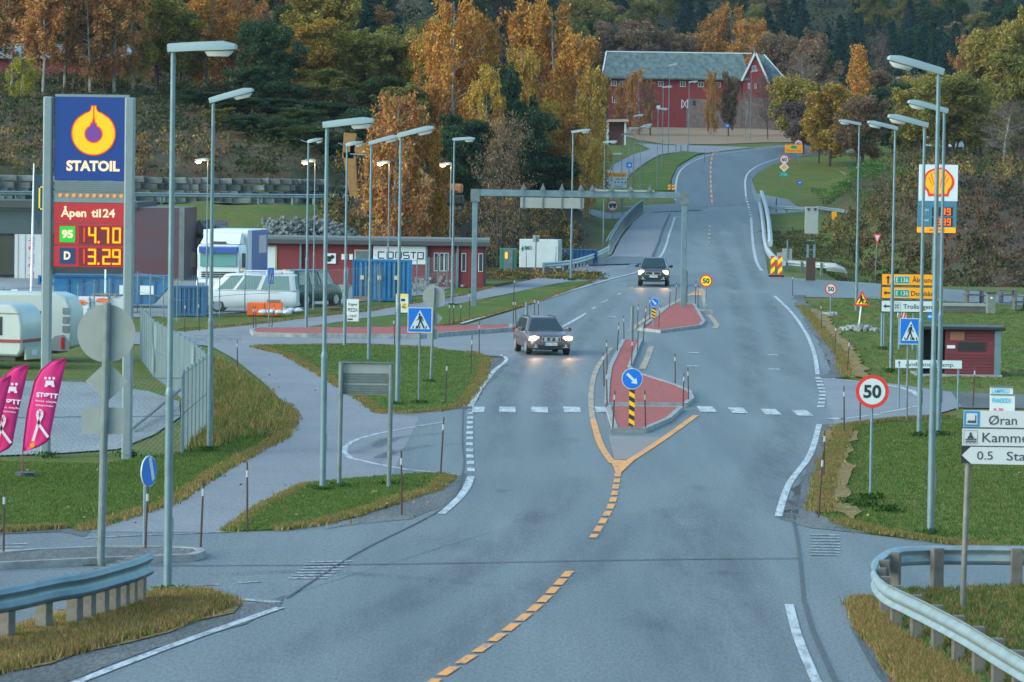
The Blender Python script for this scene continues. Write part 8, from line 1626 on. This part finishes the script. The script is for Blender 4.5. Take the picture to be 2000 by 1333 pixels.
def blades(regs,name,label,seed):
    rg=np.random.default_rng(seed); V=[];K=[]
    for pts,n,hmin,hmax,cols,off in regs:
        w2=[tuple(P(a,b)[:2]) for a,b in pts]; xs=[q[0] for q in w2]; ys=[q[1] for q in w2]; got=0
        while got<n:
            x=rg.uniform(min(xs),max(xs)); y=rg.uniform(min(ys),max(ys))
            if not inpoly(x,y,w2): continue
            got+=1; g=float(H(x,y))+off; m=7; bx=x+rg.normal(0,.07,m); by=y+rg.normal(0,.07,m); hh=rg.uniform(hmin,hmax,m); lx=rg.normal(0,.35,m)*hh; ly=rg.normal(0,.35,m)*hh; w_=rg.uniform(.006,.016,m)*(1+hh)
            z=np.full(m,g); V.append(np.stack([np.stack([bx-w_,by,z],1),np.stack([bx+w_,by,z],1),np.stack([bx+lx,by+ly,z+hh],1)],1))
            K.append(np.tile(np.array(cols[rg.integers(len(cols))])*rg.uniform(.7,1.25),(m,1)))
    V=np.concatenate(V); N=len(V); me=bpy.data.meshes.new(name); me.vertices.add(3*N); me.vertices.foreach_set('co',V.ravel()); me.loops.add(3*N); me.loops.foreach_set('vertex_index',np.arange(3*N)); me.polygons.add(N); me.polygons.foreach_set('loop_start',np.arange(0,3*N,3)); me.polygons.foreach_set('loop_total',np.full(N,3))
    q=np.ones((N,4)); q[:,:3]=np.concatenate(K); ca=me.color_attributes.new('gc','FLOAT_COLOR','CORNER'); ca.data.foreach_set('color',np.repeat(q,3,0).ravel()); a=me.attributes.new('v','FLOAT','FACE'); a.data.foreach_set('value',rg.random(N)); me.update(calc_edges=True)
    me.materials.append(LEAFA); o=bpy.data.objects.new(name,me); COL.objects.link(o); tag(o,label,None,None,'stuff')
GC=[(.095,.155,.04),(.115,.17,.045),(.085,.14,.038),(.15,.165,.055)]; DC=[(.34,.20,.09),(.26,.17,.07),(.18,.16,.05),(.38,.22,.10),(.12,.15,.04)]
blades([([(-60,1262),(30,1238),(160,1205),(300,1165),(395,1160),(465,1182),(330,1232),(150,1278),(0,1318),(-60,1330)],9000,.04,.17,DC,.02),
 ([(1662,1182),(1700,1178),(1740,1240),(1830,1300),(1920,1360),(2010,1420),(1830,1420),(1740,1300),(1692,1240)],8000,.04,.2,DC,.02),
 ([(1760,1160),(2060,1150),(2060,1420),(1900,1310),(1780,1240)],3000,.05,.14,GC+DC[:3],.04)],'tall_grass','dry brown grass standing under the near guard rails',7)
blades([([(447,1040),(520,986),(600,948),(700,938),(800,930),(862,927),(872,934),(845,958),(780,978),(700,1005),(620,1025),(540,1036)],6000,.02,.065,GC,.04),
 ([(-60,900),(200,905),(340,885),(480,860),(552,852),(500,880),(330,985),(162,1034),(-60,1038)],14000,.02,.065,GC,-.02),
 ([(408,700),(440,712),(520,765),(556,800),(566,820),(545,848),(420,872),(362,885),(400,840)],2600,.1,.35,DC+GC[:3],-.02),
 ([(497,679),(700,677),(850,683),(918,690),(948,702),(940,740),(900,793),(862,802),(745,808),(700,776),(640,738),(560,694)],8000,.02,.07,GC,.04),
 ([(1650,835),(1780,822),(2060,812),(2060,1080),(1800,1052),(1640,1035),(1612,1010),(1640,900)],14000,.02,.075,GC+[(.18,.18,.06)],-.02),
 ([(1565,595),(1700,580),(2060,600),(2060,760),(1860,756),(1700,742),(1640,700),(1600,640)],6500,.03,.09,GC+[(.18,.17,.06)],-.02)],'short_grass','short green lawn grass around the junction',8)

EDC=[(.30,.19,.08),(.24,.17,.07),(.34,.21,.10),(.15,.16,.05),(.12,.17,.04)]
def edge_grass(lines,seed):
    rg=np.random.default_rng(seed); V=[];K=[]
    for pts,w_,n in lines:
        w2=[tuple(P(a,b)[:2]) for a,b in pts]; S_=poly_len(w2)
        for i in range(n):
            s=rg.uniform(0,S_[-1]); x=float(np.interp(s,S_,[q[0] for q in w2])); y=float(np.interp(s,S_,[q[1] for q in w2])); wob=.5+.5*math.sin(s*1.3)*math.sin(s*.37+2)
            x+=rg.uniform(-.5,.5)*w_*(.15+wob*.4); y+=rg.uniform(-.5,.5)*w_*(.25+wob*.7)*2; g=float(H(x,y))+.02; m=8; hh=rg.uniform(.02,.07,m); bx=x+rg.normal(0,.08,m); by=y+rg.normal(0,.08,m); lx=rg.normal(0,.6,m)*hh; ly=rg.normal(0,.6,m)*hh; b_=rg.uniform(.008,.02,m); z=np.full(m,g)
            V.append(np.stack([np.stack([bx-b_,by,z],1),np.stack([bx+b_,by,z],1),np.stack([bx+lx,by+ly,z+hh+.04],1)],1)); K.append(np.tile(np.array(EDC[rg.integers(5)])*rg.uniform(.7,1.2),(m,1)))
    V=np.concatenate(V); N=len(V); me=bpy.data.meshes.new('dry_edge_grass'); me.vertices.add(3*N); me.vertices.foreach_set('co',V.ravel()); me.loops.add(3*N); me.loops.foreach_set('vertex_index',np.arange(3*N)); me.polygons.add(N); me.polygons.foreach_set('loop_start',np.arange(0,3*N,3)); me.polygons.foreach_set('loop_total',np.full(N,3))
    q=np.ones((N,4)); q[:,:3]=np.concatenate(K); ca=me.color_attributes.new('gc','FLOAT_COLOR','CORNER'); ca.data.foreach_set('color',np.repeat(q,3,0).ravel()); a=me.attributes.new('v','FLOAT','FACE'); a.data.foreach_set('value',rg.random(N)); me.update(calc_edges=True)
    me.materials.append(LEAFA); o=bpy.data.objects.new('dry_edge_grass',me); COL.objects.link(o); tag(o,'withered brown grass along the edges of the lawns',None,None,'stuff')
edge_grass([([(165,1036),(330,985),(430,920),(500,882),(552,855),(572,818),(556,792)],.55,2600),([(447,1040),(520,988),(600,949)],.2,500),([(540,1036),(620,1025),(700,1005),(780,978),(845,958),(872,934)],.5,1700),
 ([(497,679),(560,694),(640,738),(700,776),(745,808),(800,808),(862,802),(900,793),(940,740),(948,702),(918,690)],.6,3400),([(500,678),(700,675),(850,682)],.2,500),([(556,648),(700,643),(850,638),(950,617),(1000,604),(1100,572),(1158,549)],.5,1500),
 ([(1600,1000),(1612,930),(1640,860),(1650,833)],.9,2600),([(1640,1020),(1720,1042),(1850,1062),(2020,1082)],.35,1100),([(1565,600),(1600,640),(1640,690),(1655,738)],.9,1800),([(1660,832),(1760,820),(1860,815)],.3,500),([(0,1040),(120,1032)],.3,400),
 ([(345,645),(477,635),(605,620),(732,606),(900,578),(1000,553)],.4,1200)],21)
# tufts at post feet, their dark colour adding contact shade; fallen leaves on the lawns
rg=np.random.default_rng(31); C=[];K=[]
for px,py in((409,882),(630,962),(776,793),(818,791),(1700,976),(1817,1046),(1833,851),(1795,853),(662,956),(762,951),(1740,727),(90,893),(250,893),(327,1161),(841,749),(883,598),(1115,548),(1722,683),(500,845),(505,850),(1660,985),(1690,990),(1735,1000)):
    p=P(px,py); m=150; c=rg.normal(0,.16,(m,3)); c[:,2]=rg.random(m)*.14; c+=np.array(p); C.append(c); K.append(np.tile(np.array((.04,.085,.02))*rg.uniform(.8,1.3),(m,1)))
me=cards(np.concatenate(C),.07,rg,tall=2.,col=np.concatenate(K),name='foot_tufts'); me.materials.append(LEAFA); o=bpy.data.objects.new('foot_tufts',me); COL.objects.link(o); tag(o,'dark unmown grass tufts round post feet, their colour adding contact shade',None,None,'stuff')
C=[];K=[]; LC=[(.26,.15,.05),(.30,.20,.07),(.20,.09,.04),(.28,.24,.12)]
for q in range(220):
    r_=[(0,900,330,1030),(470,945,860,1030),(560,690,930,800),(1630,840,2000,1060),(1600,600,1800,735),(380,720,560,860)][q%6]; p=P(rg.uniform(r_[0],r_[2]),rg.uniform(r_[1],r_[3])); C.append(np.array([[p.x,p.y,p.z+.09]])); K.append(np.array([LC[rg.integers(4)]]))
me=cards(np.concatenate(C),.07,rg,tall=.3,col=np.concatenate(K),name='fallen_leaves'); me.materials.append(LEAFA); o=bpy.data.objects.new('fallen_leaves',me); COL.objects.link(o); tag(o,'fallen leaves scattered over the lawns',None,None,'stuff')
# ================================================================ haze: thin evening air, one closed box round everything
hz=bpy.data.materials.new('haze'); hz.use_nodes=True; t=hz.node_tree; t.nodes.clear(); o_=t.nodes.new('ShaderNodeOutputMaterial'); pv=t.nodes.new('ShaderNodeVolumePrincipled')
pv.inputs['Color'].default_value=(.62,.80,.92,1); pv.inputs['Density'].default_value=.00004; pv.inputs['Anisotropy'].default_value=.1; t.links.new(pv.outputs[0],o_.inputs['Volume'])
mb=MB(); mb.b2((-480,-30,-8),(520,3060,470)); tag(mb.build('haze',hz),'thin bluish evening haze',None,None,'stuff')
